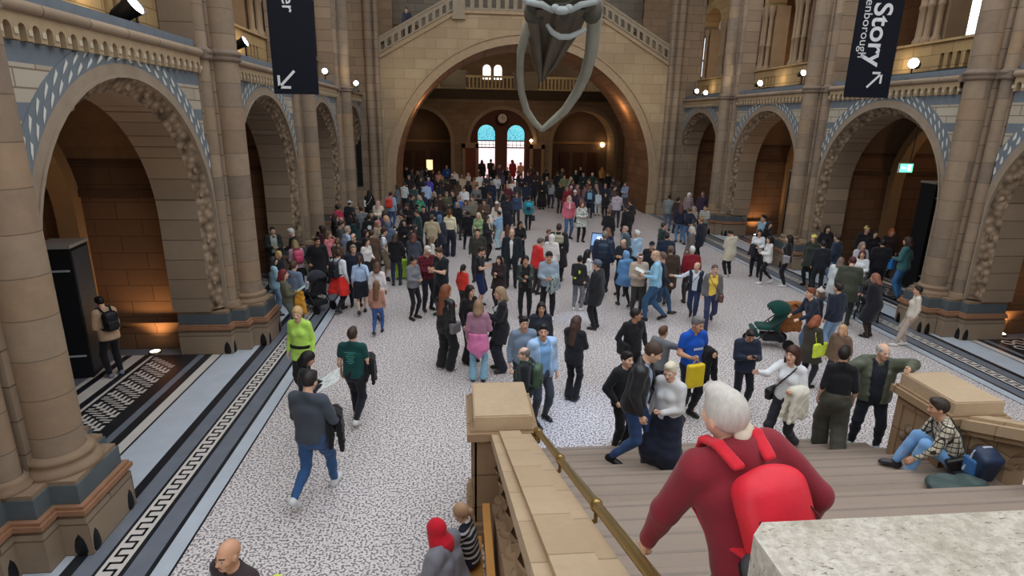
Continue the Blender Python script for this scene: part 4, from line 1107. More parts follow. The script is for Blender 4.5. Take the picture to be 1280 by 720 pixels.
def head_template(h, sex):
    """origin at the middle of the skull; face towards +y; top at z = .12"""
    key = (h, sex)
    if key in _heads: return _heads[key]
    f = Field((-.11, -.13, -.17), (.11, .15, .13), h); w = 1.0 if sex == 'm' else .95
    f.ell((0, -.012, .025), (.074*w, .098, .094), k=0)
    f.ell((0, .030, -.035), (.058*w, .062, .080), k=.035)
    f.ell((0, .052, -.090), (.030*w, .028, .022), k=.03)          # chin
    for s in (-1, 1):
        f.ell((s*.040, .058, -.022), (.020, .018, .022), k=.025)    # cheek
        f.cone((s*.012, .080, .022), (s*.042, .068, .024), .010, .008, .014)   # brow
        f.ell((s*.031, .093, .002), (.017, .014, .011), k=0, sub=True)  # eye socket
        f.ell((s*.031, .074, .001), (.0135, .0135, .010), k=.004)
        f.ell((s*.076*w, -.005, -.012), (.010, .020, .032), k=.008)     # ear
    f.cone((0, .084, .012), (0, .106, -.026), .008, .0125, .012)     # nose
    for s in (-1, 1): f.ell((s*.011, .097, -.030), (.009, .010, .008), k=.008)
    f.cone((-.018, .083, -.058), (.018, .083, -.058), .0075, .0075, .008); f.cone((-.013, .083, -.067), (.013, .083, -.067), .0075, .0075, .006)
    f.cone((0, -.02, -.07), (0, -.03, -.20), .052*w, .055*w, .03)   # neck
    f.cut((0, 0, -.165), (0, 0, -1))
    v, q = f.mesh()
    c = v[q].mean(1); mi = np.zeros(len(q), int); fr = c[:, 1] > .06
    if h < .008:
        e = fr & (((np.abs(c[:, 0])-.031)/.0135)**2+((c[:, 2]-.001)/.008)**2 < 1); mi[e] = 3
        e2 = e & (np.abs(np.abs(c[:, 0])-.031) < .0062); mi[e2] = 2
    else:
        e = fr & (((np.abs(c[:, 0])-.031)/.013)**2+((c[:, 2]-.001)/.0075)**2 < 1); mi[e] = 2
    lp = fr & (np.abs(c[:, 0]) < .023) & (np.abs(c[:, 2]+.062) < max(.0115, .8*h)) & (c[:, 1] > .075); mi[lp] = 1
    br = fr & (np.abs(np.abs(c[:, 0])-.030) < .021) & (np.abs(c[:, 2]-.026) < max(.0055, .55*h)); mi[br] = 4
    _heads[key] = (v, q, mi); return _heads[key]

def rotz(a): return np.array([[cos(a), -sin(a), 0], [sin(a), cos(a), 0], [0, 0, 1]])
def rotx(a): return np.array([[1, 0, 0], [0, cos(a), -sin(a)], [0, sin(a), cos(a)]])
def roty(a): return np.array([[cos(a), 0, sin(a)], [0, 1, 0], [-sin(a), 0, cos(a)]])

ARM = {  # wrist from shoulder (outward, forward, up), elbow pole (outward, forward, up), hand pose
    'down': ((.07, .05, -.51), (.25, -1, 0), 'relaxed'), 'fwd': ((.03, .24, -.44), (.2, -1, -.2), 'relaxed'), 'aft': ((.08, -.20, -.45), (.3, -1, 0), 'relaxed'),
    'phone': ((-.10, .29, -.20), (.5, -.4, -1), 'grip'), 'photo': ((-.10, .36, .02), (.5, -.2, -1), 'grip'), 'hold': ((-.11, .25, -.30), (.6, -.6, -.6), 'grip'),
    'fold': ((-.20, .20, -.27), (1, -.2, -.6), 'relaxed'), 'hip': ((.07, .02, -.40), (1, -.6, 0), 'relaxed'), 'pocket': ((.07, .10, -.43), (.7, -1, 0), 'grip'),
    'face': ((-.12, .20, .10), (.6, .2, -1), 'relaxed'), 'carry': ((.02, .25, -.26), (.3, -1, -.3), 'grip'), 'back': ((-.08, -.17, -.40), (1, -.4, 0), 'relaxed'),
    'push': ((.0, .40, -.28), (.4, -.5, -.8), 'grip'), 'out': ((.36, .30, -.02), (.2, -.4, -1), 'flat'), 'point': ((.12, .46, .05), (.3, 0, -1), 'flat'),
    'up': ((.15, .2, .40), (1, 0, -.2), 'relaxed'), 'lap': ((-.08, .32, -.36), (.7, -.4, -.4), 'relaxed'), 'knee': ((-.02, .42, -.30), (.6, -.4, -.5), 'relaxed'), 'hug': ((-.02, .38, -.2), (.8, 0, -.6), 'relaxed'),
}
LEG = {  # (foot x, foot y, foot z, toe turn, heel lift) for the left then the right foot
    'stand': ((-.11, .0, 0, .2, 0), (.11, .02, 0, -.2, 0)), 'wide': ((-.17, 0, 0, .25, 0), (.17, .03, 0, -.25, 0)), 'close': ((-.07, .0, 0, .1, 0), (.07, .0, 0, -.1, 0)),
    'rest': ((-.10, -.04, 0, .2, 0), (.15, .12, 0, -.4, 0)), 'walkl': ((-.08, .34, 0, 0, -.2), (.08, -.36, .06, 0, .75)), 'walkr': ((-.08, -.36, .06, 0, .75), (.08, .34, 0, 0, -.2)),
    'stepl': ((-.08, .20, 0, 0, 0), (.08, -.24, .02, 0, .4)), 'stepr': ((-.08, -.24, .02, 0, .4), (.08, .20, 0, 0, 0)),
}
PEOPLE = []
SHIFT = {}
SHIFT = {4:(0.11,-0.16),5:(-0.11,0.16),13:(-0.13,-0.12),14:(0.13,0.12),19:(0.01,0.02),20:(-0.01,-0.02),26:(0.38,0.0),30:(-0.08,0.07),31:(0.08,-0.07),34:(-0.12,-0.0),35:(-0.08,-0.09),36:(0.18,0.0),40:(0.15,-0.21),44:(-0.06,0.02),45:(-0.04,-0.04),46:(-0.08,-0.13),47:(0.08,0.02),50:(-0.03,0.05),51:(0.03,-0.05),52:(-0.17,0.02),53:(0.17,-0.02),55:(-0.15,0.35),56:(0.02,-0.04),57:(0.03,0.02),62:(-0.05,0.09),63:(-0.09,-0.09),64:(0.15,0.01),65:(0.08,0.1),66:(0.32,-0.08),67:(-0.06,-0.22),68:(0.22,-0.01),69:(-0.01,-0.04),70:(0.01,0.04),77:(-0.02,0.01),78:(0.02,-0.01),80:(0.04,0.05),81:(-0.04,-0.05),88:(-0.03,0.02),89:(0.03,-0.02),96:(-0.05,-0.06),98:(0.18,-0.0),100:(-0.14,-0.08),107:(-0.09,0.09),108:(0.16,0.13),110:(0.09,-0.09),116:(0.01,-0.12),117:(0.02,0.04),118:(-0.03,0.08),119:(0.11,0.11),130:(-0.49,0.0),132:(-0.13,0.11),133:(0.13,-0.11),140:(-0.04,-0.01),141:(0.04,0.01),143:(0.0,-0.2),146:(0.0,0.02),147:(-0.0,-0.02),149:(0.11,-0.15),150:(-0.01,0.1),152:(-0.1,0.04),158:(-0.01,0.14),159:(0.01,-0.14),160:(-0.09,0.11),161:(0.09,-0.11),163:(-0.01,-0.01),164:(0.01,0.01),169:(-0.07,0.02),179:(-0.03,-0.01),180:(0.03,0.01),181:(-0.1,-0.01),182:(0.1,0.01),187:(-0.12,-0.04),188:(0.12,0.04),196:(-0.06,0.11),197:(0.06,-0.11),199:(-0.09,0.05),200:(0.09,-0.05),204:(-0.13,0.06),214:(0.07,-0.02),215:(-0.04,-0.01),216:(0.04,0.01),225:(-0.05,-0.02),226:(0.05,0.02),227:(-0.07,-0.01),228:(0.07,0.01),239:(0.14,0.08),242:(-0.05,-0.01),243:(0.05,0.01),255:(-0.03,-0.03),256:(0.03,0.03),259:(0.37,0.02),260:(0.0,-0.02),261:(0.02,-0.06),262:(-0.1,-0.22),265:(-0.02,-0.05),266:(0.0,0.11),268:(-0.01,-0.15),269:(0.12,0.18)}
class Fig: pass

def figure(label, x, y, face, h=1.70, sex='m', skin_i=0, top='sweater:60.60.66', bot='trousers:36.38.46', hair='short:50.36.28', shoe='34.30.30',
           inner=None, L='down', R='down', leg='stand', head=(0, 0), lean=0, side=0, twist=0, hat=None, scarf=None, gz=0.0, seat=None, feet=None, px=None, at=None,
           build=1.0, group=None, cat='person', seed=None, extra=None, lhand=None, rhand=None, dy=0.0, reach=None, arm=1.0):
    rng = np.random.default_rng(seed if seed is not None else int(x*7+y*131) % 99991)
    S = h/1.75; g = Fig(); g.h = h; g.sex = sex
    w = 1.0 if sex == 'm' else .90
    if sex == 'c': w = .92
    hipz = .925 if seat is None else seat/S
    up = rotz(radians(twist)) @ roty(radians(side)) @ rotx(radians(-lean)) @ V3(0, 0, 1)
    rt = rotz(radians(twist)) @ roty(radians(side)) @ V3(1, 0, 0); rt = nrm(rt-up*(rt@up)); fw = np.cross(up, rt)
    pel = V3(0, -.25*math.sin(radians(lean))*(1 if seat is None else 0), hipz-(.04 if 'walk' in str(leg) else .015 if 'step' in str(leg) else 0))
    che = pel+up*.33; nek = pel+up*.545; T = lambda a, b_, c: pel+rt*a+fw*b_+up*c
    hy, hp = radians(head[0]), radians(head[1])
    Rt = np.stack([rt, fw, up], 1)
    Rh = Rt @ rotx(radians(lean)*.75) @ rotz(hy) @ rotx(-hp)
    hc = nek+Rt @ (rotx(radians(lean)*.4) @ V3(0, .018, .05))+Rh @ V3(0, .012, .095)
    hs = 1.0 if sex != 'c' else 1.0+max(0, (1.45-h))*.55    # children have larger heads
    px = px if px is not None else 0
    # ---- place it: the crown of the head is seen at x, y
    crown = (hc+Rh @ V3(0, -.01, .118*hs))*S
    Rz = rotz(radians(face))
    if at is not None: base = V3(*at)
    else:
        o = Rz @ crown; p = at_z(x, y, gz+o[2])
        if p.y > 47: p = at_y(x, y, 47.0); S *= (p.z/o[2]); h *= (p.z/o[2]); g.h = h; o = Rz @ crown
        base = V3(p.x-o[0], p.y-o[1], gz)
        dx, dy_ = SHIFT.get(len(PEOPLE), (0, 0)); base = base+V3(dx, dy_, 0)
    shw = .178*w*build**.3
    shL, shR = T(-shw, -.005, .485), T(shw, -.005, .485)
    joints = {}
    for nm, s, sh, spec, hnd in (('L', -1, shL, L, lhand), ('R', 1, shR, R, rhand)):
        if isinstance(spec, str): tgt, pole, hp_ = ARM[spec]
        else: tgt, pole, hp_ = spec if len(spec) == 3 and isinstance(spec[0], tuple) else (spec, (.5, -.5, -.6), 'relaxed')
        hp_ = hnd or hp_
        tw_ = sh+rt*s*tgt[0]+fw*tgt[1]+up*tgt[2]; po = rt*s*pole[0]+fw*pole[1]+up*pole[2]
        if nm in (reach or {}): tw_ = (Rz.T @ (V3(*reach[nm])-base))/S; tw_ = tw_-nrm(tw_-sh)*.06
        elif isinstance(spec, str) and spec in ('down', 'aft', 'fwd', 'pocket') and abs(lean) < 40:   # hang by gravity
            tw_ = sh+rt*s*tgt[0]+V3(fw[0], fw[1], 0)*tgt[1]+V3(0, 0, 1)*tgt[2]
        el, wr = ik(sh, tw_, .285*arm, .25*arm, po); joints[nm] = (sh, el, wr, hp_)
    fl_ = LEG[leg] if isinstance(leg, str) else leg
    legs = []
    for s, ft in zip((-1, 1), fl_):
        hp0 = pel+(rotz(radians(twist*.3)) @ V3(s*.088, 0, -.02))
        an = V3(ft[0], ft[1]-.03, .085+ft[2]); toe_d = rotz(ft[3]) @ V3(0, 1, 0); lift = ft[4]
        if lift > 0: an = an+V3(0, .06*lift, .11*lift)
        kn, an = ik(hp0, an, .43, .425, V3(s*.12-math.sin(ft[3])*.4, 1, .12 if seat is None else .9))
        fd = nrm(toe_d*cos(lift)+V3(0, 0, -1)*sin(lift)); legs.append((hp0, kn, an, fd))
    g.base, g.Rz, g.S = base, Rz, S
    dist = float(np.linalg.norm(base-V3(0, 0, 4))); pxh = FPX*h/dist
    vox = float(np.clip(1.55*h/pxh, .0095, .03))/S      # in unit-figure space
    near = pxh > 105; hv = .006 if pxh > 220 else .0075 if pxh > 120 else .010 if pxh > 70 else .014
    hdv = .0045 if pxh > 220 else .006 if pxh > 120 else .0085 if pxh > 70 else .011
    sk = [skin(skin_i), lipmat(skin_i), eyemat if hdv < .008 else mat_simple('eye_soft', mul(lin(96, 70, 58), 1.0), .5), eyewhite]
    hk, hcol = (hair.split(':')+['60.44.34'])[:2]
    brow = hairmat(hcol if hk != 'bald' else '110.90.76'); sk.append(brow)
    B = .0+ (build-1)*.09
    # ---------------------------------------------------------------- body
    pts = [hc, pel]+[j for k in joints.values() for j in k[:3]]+[j for l in legs for j in l[:3]]+[l[2]+l[3]*.18 for l in legs]
    lo, hi = np.min(pts, 0)-.24, np.max(pts, 0)+.24; lo[2] = max(lo[2], -.03)
    body = Field(lo, hi, vox*1.25)
    def torso(f, o, k=.05, bust=True):
        for s in (-1, 1): f.cone(T(s*.062, 0, .0), T(s*.078*w, -.005, .34), .098*w**.5+o+B, .104*w+o+B*.7, k)
        f.cone(T(0, .012+B*.3, .10), T(0, .01, .36), .104*w+o+B*1.2, .104*w+o+B*.6, k)
        f.cone(shL+rt*.03, shR-rt*.03, .056*w+o, .056*w+o, k)
        for s in (-1, 1): f.cone(nek+up*.01-fw*.01, T(s*.11*w, -.015, .49), .045+o*.7, .052*w+o, k)
        f.cone(T(0, -.01, .0), T(0, -.01, -.03), .11+o+B, .11+o+B, k)
        if sex == 'f' and bust:
            for s in (-1, 1): f.ell(T(s*.062, .088+o*.6, .335), (.058, .052, .058), k=.04)
    torso(body, -.022)
    for nm, s in (('L', -1), ('R', 1)):
        sh, el, wr, _ = joints[nm]
        body.cone(sh, el, .050*w+B*.3, .039*w, .03); body.cone(el, el+(wr-el)*.35, .039*w, .040*w, .02); body.cone(el+(wr-el)*.3, wr, .040*w, .0265*w, .02)
    for hp0, kn, an, fd in legs:
        body.cone(hp0, kn, .076+B*.5, .046, .03); body.cone(kn, kn+(an-kn)*.35+V3(0, -.010, 0), .046, .049, .02); body.cone(kn+(an-kn)*.3, an, .048, .034, .02)
        body.cone(an+V3(0, -.03, -.04), an+fd*.15+V3(0, 0, -.05), .034, .028, .02)
    body.cone(nek-up*.03, hc-Rh @ V3(0, .02, .07), .052*w, .050*w, .03)
    bv, bq = body.mesh(); allv, allq, allm = [bv], [bq], [np.zeros(len(bq), int)]; nv = len(bv)
    hv_, hq_, hm_ = head_template(hdv, 'm' if sex == 'm' else 'f')
    v = (hv_*hs) @ Rh.T+hc; allv.append(v); allq.append(hq_+nv); allm.append(hm_); nv += len(v)
    g.hands = {}
    for nm, s in (('L', -1), ('R', 1)):
        sh, el, wr, hp_ = joints[nm]; F_ = nrm(wr-el)
        N_ = -rt*s if abs(F_@rt) < .75 else fw*-1
        if isinstance((L if s < 0 else R), str) and (L if s < 0 else R) in ('phone', 'photo', 'hold', 'carry', 'lap', 'push', 'knee') : N_ = nrm(-rt*s*.7+V3(0, 0, (.6 if (L if s < 0 else R) in ('phone', 'photo', 'hold', 'carry') else -.9)))
        N_ = nrm(N_-F_*(N_@F_)); Tm = np.cross(F_, N_) if s > 0 else np.cross(N_, F_)
        tv, tq = hand_template(hv, hp_)
        # template: thumb -x, fingers +y, palm -z
        A = np.stack([-Tm, F_, -N_], 1); sc_ = (.97 if sex == 'm' else .88)
        v = (tv*sc_) @ A.T+wr
        q = tq+nv
        if np.linalg.det(A) < 0: q = q[:, ::-1]
        allv.append(v); allq.append(q); allm.append(np.zeros(len(tq), int)); nv += len(v)
        g.hands[nm] = (wr, F_, N_, Tm, wr+F_*.085*sc_+N_*.02)
    def to_world_local(v): return (np.asarray(v)*S) @ Rz.T
    me = mesh_np('person', to_world_local(np.concatenate(allv)), np.concatenate(allq), sk, np.concatenate(allm))
    root = link('person', me, loc=tuple(base)); tag(root, label, cat, group); g.root = root
    g.pel, g.up, g.rt, g.fw, g.nek, g.hc, g.Rh, g.T, g.joints, g.legs, g.che = pel, up, rt, fw, nek, hc, Rh, T, joints, legs, che
    g.W = lambda p: Vector((Rz @ (np.asarray(p, float)*S)+base).tolist())
    g.Rw = lambda R3: Rz @ R3
    def part(name, f, mat, sm=True, mi=None):
        v, q = f.mesh() if isinstance(f, Field) else f
        if len(q) == 0: return None
        m = mesh_np(name, to_world_local(v), q, mat if isinstance(mat, list) else [mat], mi)
        o = link(name, m, root, loc=(0, 0, 0)); return o
    g.part = part
    # ---------------------------------------------------------------- clothes
    def sp(s_):
        a = s_.split(':'); return a[0], a[1], (a[2] if len(a) > 2 else '')
    bk, bc, bm = sp(bot)
    tk, tc, tm = sp(top)
    long_coat = tk in ('coat', 'longcoat', 'raincoat')
    # trousers, shorts, skirt
    f = Field(lo, hi, vox)
    o = {'trousers': .010, 'jeans': .010, 'leggings': .002, 'wide': .022, 'baggy': .03, 'flare': .008, 'shorts': .02, 'skirt': .015, 'longskirt': .015}[bk]
    for s in (-1, 1): f.cone(T(s*.060, 0, .06), T(s*.07, 0, -.02), .098+o+B*.8, .102+o+B*.8, .04)
    f.cone(T(-.03, -.005, .0), T(.03, -.005, -.035), .115+o+B*.8, .112+o+B*.8, .04)
    f.cut(T(0, 0, .12), up)
    if bk in ('skirt', 'longskirt'):
        Ls = .42 if bk == 'skirt' else .78
        for s, lg in zip((-1, 1), legs):
            m = lg[0]+(lg[1]-lg[0])*min(1, Ls/.43); f.cone(lg[0], m, .11+o, .14+o, .08)
            if bk == 'longskirt': f.cone(m, m+(lg[2]-m)*.85, .14+o, .17+o, .1)
        e = (legs[0][1]+legs[1][1])/2 if bk == 'skirt' else (legs[0][2]+legs[1][2])/2+V3(0, 0, .06)
        f.cut(e, (0, 0, -1))
    else:
        kn_r, an_r = {'trousers': (.066, .050), 'jeans': (.062, .047), 'leggings': (.055, .040), 'wide': (.085, .098), 'baggy': (.105, .115), 'flare': (.062, .085), 'shorts': (.09, .09)}[bk]
        for hp0, kn, an, fd in legs:
            f.cone(hp0, kn, .086+o+B*.5, kn_r+o*.5, .03)
            if bk != 'shorts': f.cone(kn, kn+(an-kn)*.4, kn_r+o*.5, kn_r+o*.3, .03); f.cone(kn+(an-kn)*.3, an+V3(0, 0, .015), kn_r+o*.3, an_r, .02)
    f.cut((0, 0, .022 if seat is None else -.5), (0, 0, -1))
    if near: f.folds(.005, rng)
    part({'skirt': 'skirt', 'longskirt': 'skirt', 'shorts': 'shorts', 'jeans': 'jeans'}.get(bk, 'trousers'), f, cloth(bc, bm or ('denim' if bk == 'jeans' else '')))
    # shoes
    for hp0, kn, an, fd in legs:
        sd = nrm(np.cross(fd, V3(0, 0, 1))); un = np.cross(sd, fd); f = Field(an-.22, an+.24, max(vox*.85, .008))
        sole = an-un*.083
        f.cone(an+un*.015, an-fd*.02-un*.04, .044, .046, .03); f.cone(an-fd*.035-un*.045, an+fd*.13-un*.050, .042, .037, .03); f.cone(an+fd*.08-un*.048, an+fd*.165-un*.056, .040, .027, .03)
        f.cut(sole, -un); f.cut(an+un*.035, un); part('shoe', f, cloth(shoe, 'shiny'))
    # top
    thick = {'tshirt': .006, 'blouse': .008, 'shirt': .010, 'sweater': .014, 'hoodie': .020, 'jacket': .026, 'leather': .022, 'gilet': .03, 'coat': .030, 'longcoat': .030, 'raincoat': .03, 'cardigan': .018, 'dress': .010, 'suit': .022, 'cape': .05, 'vest': .006, 'puffer': .04}[tk]
    hem = {'tshirt': -.06, 'blouse': .0, 'shirt': -.06, 'sweater': -.05, 'hoodie': -.07, 'jacket': -.10, 'leather': -.07, 'gilet': -.05, 'coat': -.28, 'longcoat': -.48, 'raincoat': -.22, 'cardigan': -.12, 'dress': -.40, 'suit': -.14, 'cape': -.25, 'vest': -.02, 'puffer': -.08}[tk]
    def garment(thick, hem, sleeves, col, mat, name, openw=None, collar=True, hood=False):
        f = Field(lo-.04, hi+.04, vox)
        torso(f, thick)
        if hem < -.15:
            for s, lg in zip((-1, 1), legs):
                m = lg[0]+(lg[1]-lg[0])*min(1.1, (-hem)/.43); f.cone(lg[0], m, .105+thick+B*.8, .125+thick*1.2+B*.6, .10)
            f.cone((legs[0][0]+legs[1][0])/2, (legs[0][0]+legs[1][0])/2+(legs[0][1]+legs[1][1]-legs[0][0]-legs[1][0])/2*min(1.1, (-hem)/.43), .11+thick, .12+thick, .10)
            dn = nrm((legs[0][1]+legs[1][1])/2-pel) if seat is None else -up
            f.cut(pel+dn*(-hem), dn if seat is None else -up)
        else:
            for s in (-1, 1): f.cone(T(s*.06, 0, .02), T(s*.066, 0, hem-.03), .102+thick+B*.8, .104+thick+B*.8, .05)
            f.cut(T(0, 0, hem), -up)
        if openw:
            w0, w1 = openw; R3 = np.stack([rt, fw, up], 1)
            Dm = f.D; x_, y_, z_ = f.ax[0][:, None, None]-F32(pel[0]), f.ax[1][None, :, None]-F32(pel[1]), f.ax[2][None, None, :]-F32(pel[2])
            a = x_*F32(rt[0])+y_*F32(rt[1])+z_*F32(rt[2]); b_ = x_*F32(fw[0])+y_*F32(fw[1])+z_*F32(fw[2]); c = x_*F32(up[0])+y_*F32(up[1])+z_*F32(up[2])
            ww = F32(w0)+(F32(w1)-F32(w0))*np.clip((c+.1)/.6, 0, 1)
            f.D = np.maximum(Dm, np.minimum(ww-np.abs(a), b_-F32(.02)))
        if collar:
            f.cone(nek-up*.045+fw*.01, nek+up*.10+fw*.0, .062*w+thick*.45, .056*w+thick*.6, .02)
            f.cut(nek+up*.045-fw*.05, up*.9+fw*.45)
        for nm, s in (('L', -1), ('R', 1)):
            sh, el, wr, _ = joints[nm]
            if sleeves <= 0: continue
            if sleeves < 1: f.cone(sh, sh+(el-sh)*sleeves, .060*w+thick+B*.3, .054*w+thick+B*.2, .03)
            else:
                f.cone(sh, el, .056*w+thick+B*.3, .043*w+thick*1.1+B*.2, .03); e = el+(wr-el)*min(1, sleeves-1+.0)
                f.cone(el, e, .043*w+thick*1.1, .029+thick*.8, .02)
        f.cone(nek-up*.02+fw*.015, hc+Rh @ V3(0, -.005, -.05), .050*w, .056*w, 0, sub=True)
        if hood:
            f.cone(nek-fw*.075-up*.005-rt*.07, nek-fw*.075-up*.005+rt*.07, .045, .045, .03); f.ell(nek-fw*.10-up*.05, (.09, .05, .08), np.stack([rt, fw, up], 1), .04)
        if near: f.folds(.0038 if thick < .03 else .006, rng, .15 if thick < .03 else .09)
        return part(name, f, mat)
    inm = None
    if inner:
        ik_, ic, im_ = sp(inner); garment(.004, -.03, 0 if ik_ == 'vest' else .9, ic, cloth(ic, im_), 'shirt', None, True)
    sl = {'tshirt': .55, 'vest': 0, 'gilet': 0}.get(tk, 1.93)
    if tm in ('short',): sl = .55; tm = ''
    if tm == 'half': sl = 1.35; tm = ''
    openw = (.075, .10) if (inner and tk in ('jacket', 'leather', 'coat', 'longcoat', 'cardigan', 'hoodie', 'raincoat', 'puffer')) else (.012, .05) if (inner and tk in ('suit', 'gilet', 'shirt')) else None
    if inner and tk == 'gilet': openw = (.05, .09)
    nmc = {'tshirt': 'tshirt', 'shirt': 'shirt', 'sweater': 'sweater', 'hoodie': 'hoodie', 'blouse': 'blouse', 'dress': 'dress', 'gilet': 'gilet', 'cardigan': 'cardigan', 'vest': 'top'}.get(tk, 'coat' if long_coat else 'jacket')
    if tk == 'gilet' and inner:
        ik_, ic, im_ = sp(inner); garment(.010, -.03, 1.9, ic, cloth(ic, im_), 'sleeves', None, False)
    g.top = garment(thick, hem, sl, tc, cloth(tc, tm or {'leather': 'leather', 'raincoat': 'shell', 'puffer': 'shell'}.get(tk, '')), nmc, openw, tk not in ('tshirt', 'vest', 'dress', 'blouse'), tk in ('hoodie', 'raincoat') and hat != 'hood')
    g.thick = thick; g.B = B
    # ---------------------------------------------------------------- hair and hats (in the head's own frame, in unit space)
    def H(p): return hc+Rh @ (np.asarray(p, float)*hs)
    hh_ = max(vox*.7, .0075)
    hl, hh2 = np.minimum(hc, nek)-.3, np.maximum(hc, nek)+.3
    if hk not in ('bald', 'none'):
        f = Field(hl if hk in ('long', 'hijab', 'ponytail', 'verylong', 'bob') else hc-.22, hc+.22, hh_)
        if hk == 'verylong': f = Field(hc-V3(.3, .3, .62), hc+.22, hh_)
        thin = .010 if hk in ('short', 'balding', 'crop') else .016
        if hk == 'hijab':
            f.ell(H((0, -.012, .022)), ((.088+.004)*hs, .112*hs, .108*hs), Rh, 0); f.cone(H((0, .02, -.06)), H((0, -.01, -.15)), .085, .09, .04)
            f.cone(H((0, -.01, -.13)), nek-up*.02, .095, .13, .05); f.cone(nek-up*.01, T(0, .05, .42), .12, .11, .05)
            f.ell(H((0, .115, -.02)), (.056*hs, .07*hs, .078*hs), Rh, 0, True)
        else:
            f.ell(H((0, -.014, .027)), ((.074+thin)*hs*(1.0 if sex == 'm' else .97), (.098+thin)*hs, (.096+thin)*hs), Rh, 0)
            # face opening
            f.ell(H((0, .118, -.022)), (.064*hs, .076*hs, .090*hs), Rh, 0, True)
            f.cut(H((0, .0, -.03 if hk in ('short', 'crop', 'balding') else -.05)), Rh @ V3(0, .75, -.65))
            if hk == 'balding': f.ell(H((0, .02, .12)), (.075*hs, .12*hs, .075*hs), Rh, 0, True)
            if hk == 'crop': pass
            if hk == 'short': f.ell(H((0, .045, .105)), (.055*hs, .045*hs, .03*hs), Rh, .03)
            if hk in ('bob', 'long', 'verylong'):
                Lh = {'bob': .13, 'long': .27, 'verylong': .42}[hk]; dn = nrm(-up*.6+V3(0, 0, -.6))
                for s in (-1, 1):
                    a = H((s*.066, -.015, .01)); m = H((s*.078, -.02, -.09)); e = m+dn*max(.02, Lh-.10)-fw*.015+(rt*s*.012)
                    if hk != 'bob': e = e+fw*(.03 if s > 0 else -.02)
                    f.cone(a, m, .030*hs, .034*hs, .02); f.cone(m, e, .034*hs, .026*hs, .02)
                a = H((0, -.075, .01)); m = H((0, -.085, -.09)); e = m+dn*max(.02, Lh-.08)-fw*.05
                f.cone(a, m, .055*hs, .062*hs, .04); f.cone(m, e, .060*hs, .05*hs, .05)
                for s in (-1, 1): f.cone(H((s*.045, -.06, .0)), m+dn*max(.02, Lh-.10)-fw*.045+rt*s*.055, .045*hs, .035*hs, .04)
            if hk == 'ponytail':
                a = H((0, -.105, .03)); f.cone(a, H((0, -.135, .0)), .022, .03, .02); f.cone(H((0, -.135, .0)), H((0, -.13, -.12))-fw*.02+V3(0, 0, -.05), .032, .016, .02)
            if hk == 'bun': f.ell(H((0, -.10, .075)), (.04, .04, .04), Rh, .01)
        part('headscarf' if hk == 'hijab' else 'hair', f, cloth(hcol) if hk == 'hijab' else hairmat(hcol))
    if hat:
        hn, hcl = (hat.split(':')+['30.30.34'])[:2]
        f = Field(hc-.24, hc+.26, hh_)
        if hn == 'beanie':
            f.ell(H((0, -.016, .034)), (.094*hs, .118*hs, .112*hs), Rh, 0); f.cut(H((0, 0, .028)), Rh @ V3(0, .25, -1)); f.cone(H((-.01, -.016, .04)), H((.01, -.016, .04)), .01, .01, .01)
            nm_ = 'knitted_hat'
        elif hn == 'bobble':
            f.ell(H((0, -.016, .034)), (.096*hs, .118*hs, .112*hs), Rh, 0); f.cut(H((0, 0, .028)), Rh @ V3(0, .25, -1)); f.ell(H((0, -.02, .165)), (.035, .035, .035), Rh, .01); nm_ = 'bobble_hat'
        elif hn == 'cap':
            f.ell(H((0, -.014, .03)), (.090*hs, .114*hs, .108*hs), Rh, 0); f.cut(H((0, 0, .035)), Rh @ V3(0, 0, -1)); f.ell(H((0, .125, .045)), (.068*hs, .075*hs, .011*hs), Rh, .008); nm_ = 'cap'
        elif hn == 'brim':
            f.ell(H((0, -.014, .035)), (.090*hs, .114*hs, .110*hs), Rh, 0); f.cut(H((0, 0, .04)), Rh @ V3(0, 0, -1)); f.ell(H((0, -.01, .048)), (.155, .175, .012), Rh, .01); nm_ = 'brimmed_hat'
        elif hn == 'hood':
            f = Field(hl, hc+.24, hh_); f.ell(H((0, -.022, .02)), (.100*hs, .122*hs, .118*hs), Rh, 0); f.cone(H((0, -.03, -.05)), nek-fw*.03, .088, .09, .05); f.ell(H((0, .12, -.01)), (.062*hs, .085*hs, .092*hs), Rh, 0, True); nm_ = 'hood'
        part(nm_, f, cloth(hcl))
    if scarf:
        f = Field(nek-.3, nek+.24, hh_); 
        for i in range(10):
            a0, a1 = 2*pi*i/10, 2*pi*(i+1)/10; P_ = lambda a: nek+up*(.035+.012*cos(a))+rt*.072*sin(a)+fw*(.078*cos(a)+.005)
            f.cone(P_(a0), P_(a1), .030, .030, .01)
        f.cone(nek+fw*.10+up*.01, T(.03, .15, .33), .03, .035, .02); part('scarf', f, cloth(scarf))
    g.vox, g.near, g.pxh = vox, near, pxh
    PEOPLE.append(g); return g

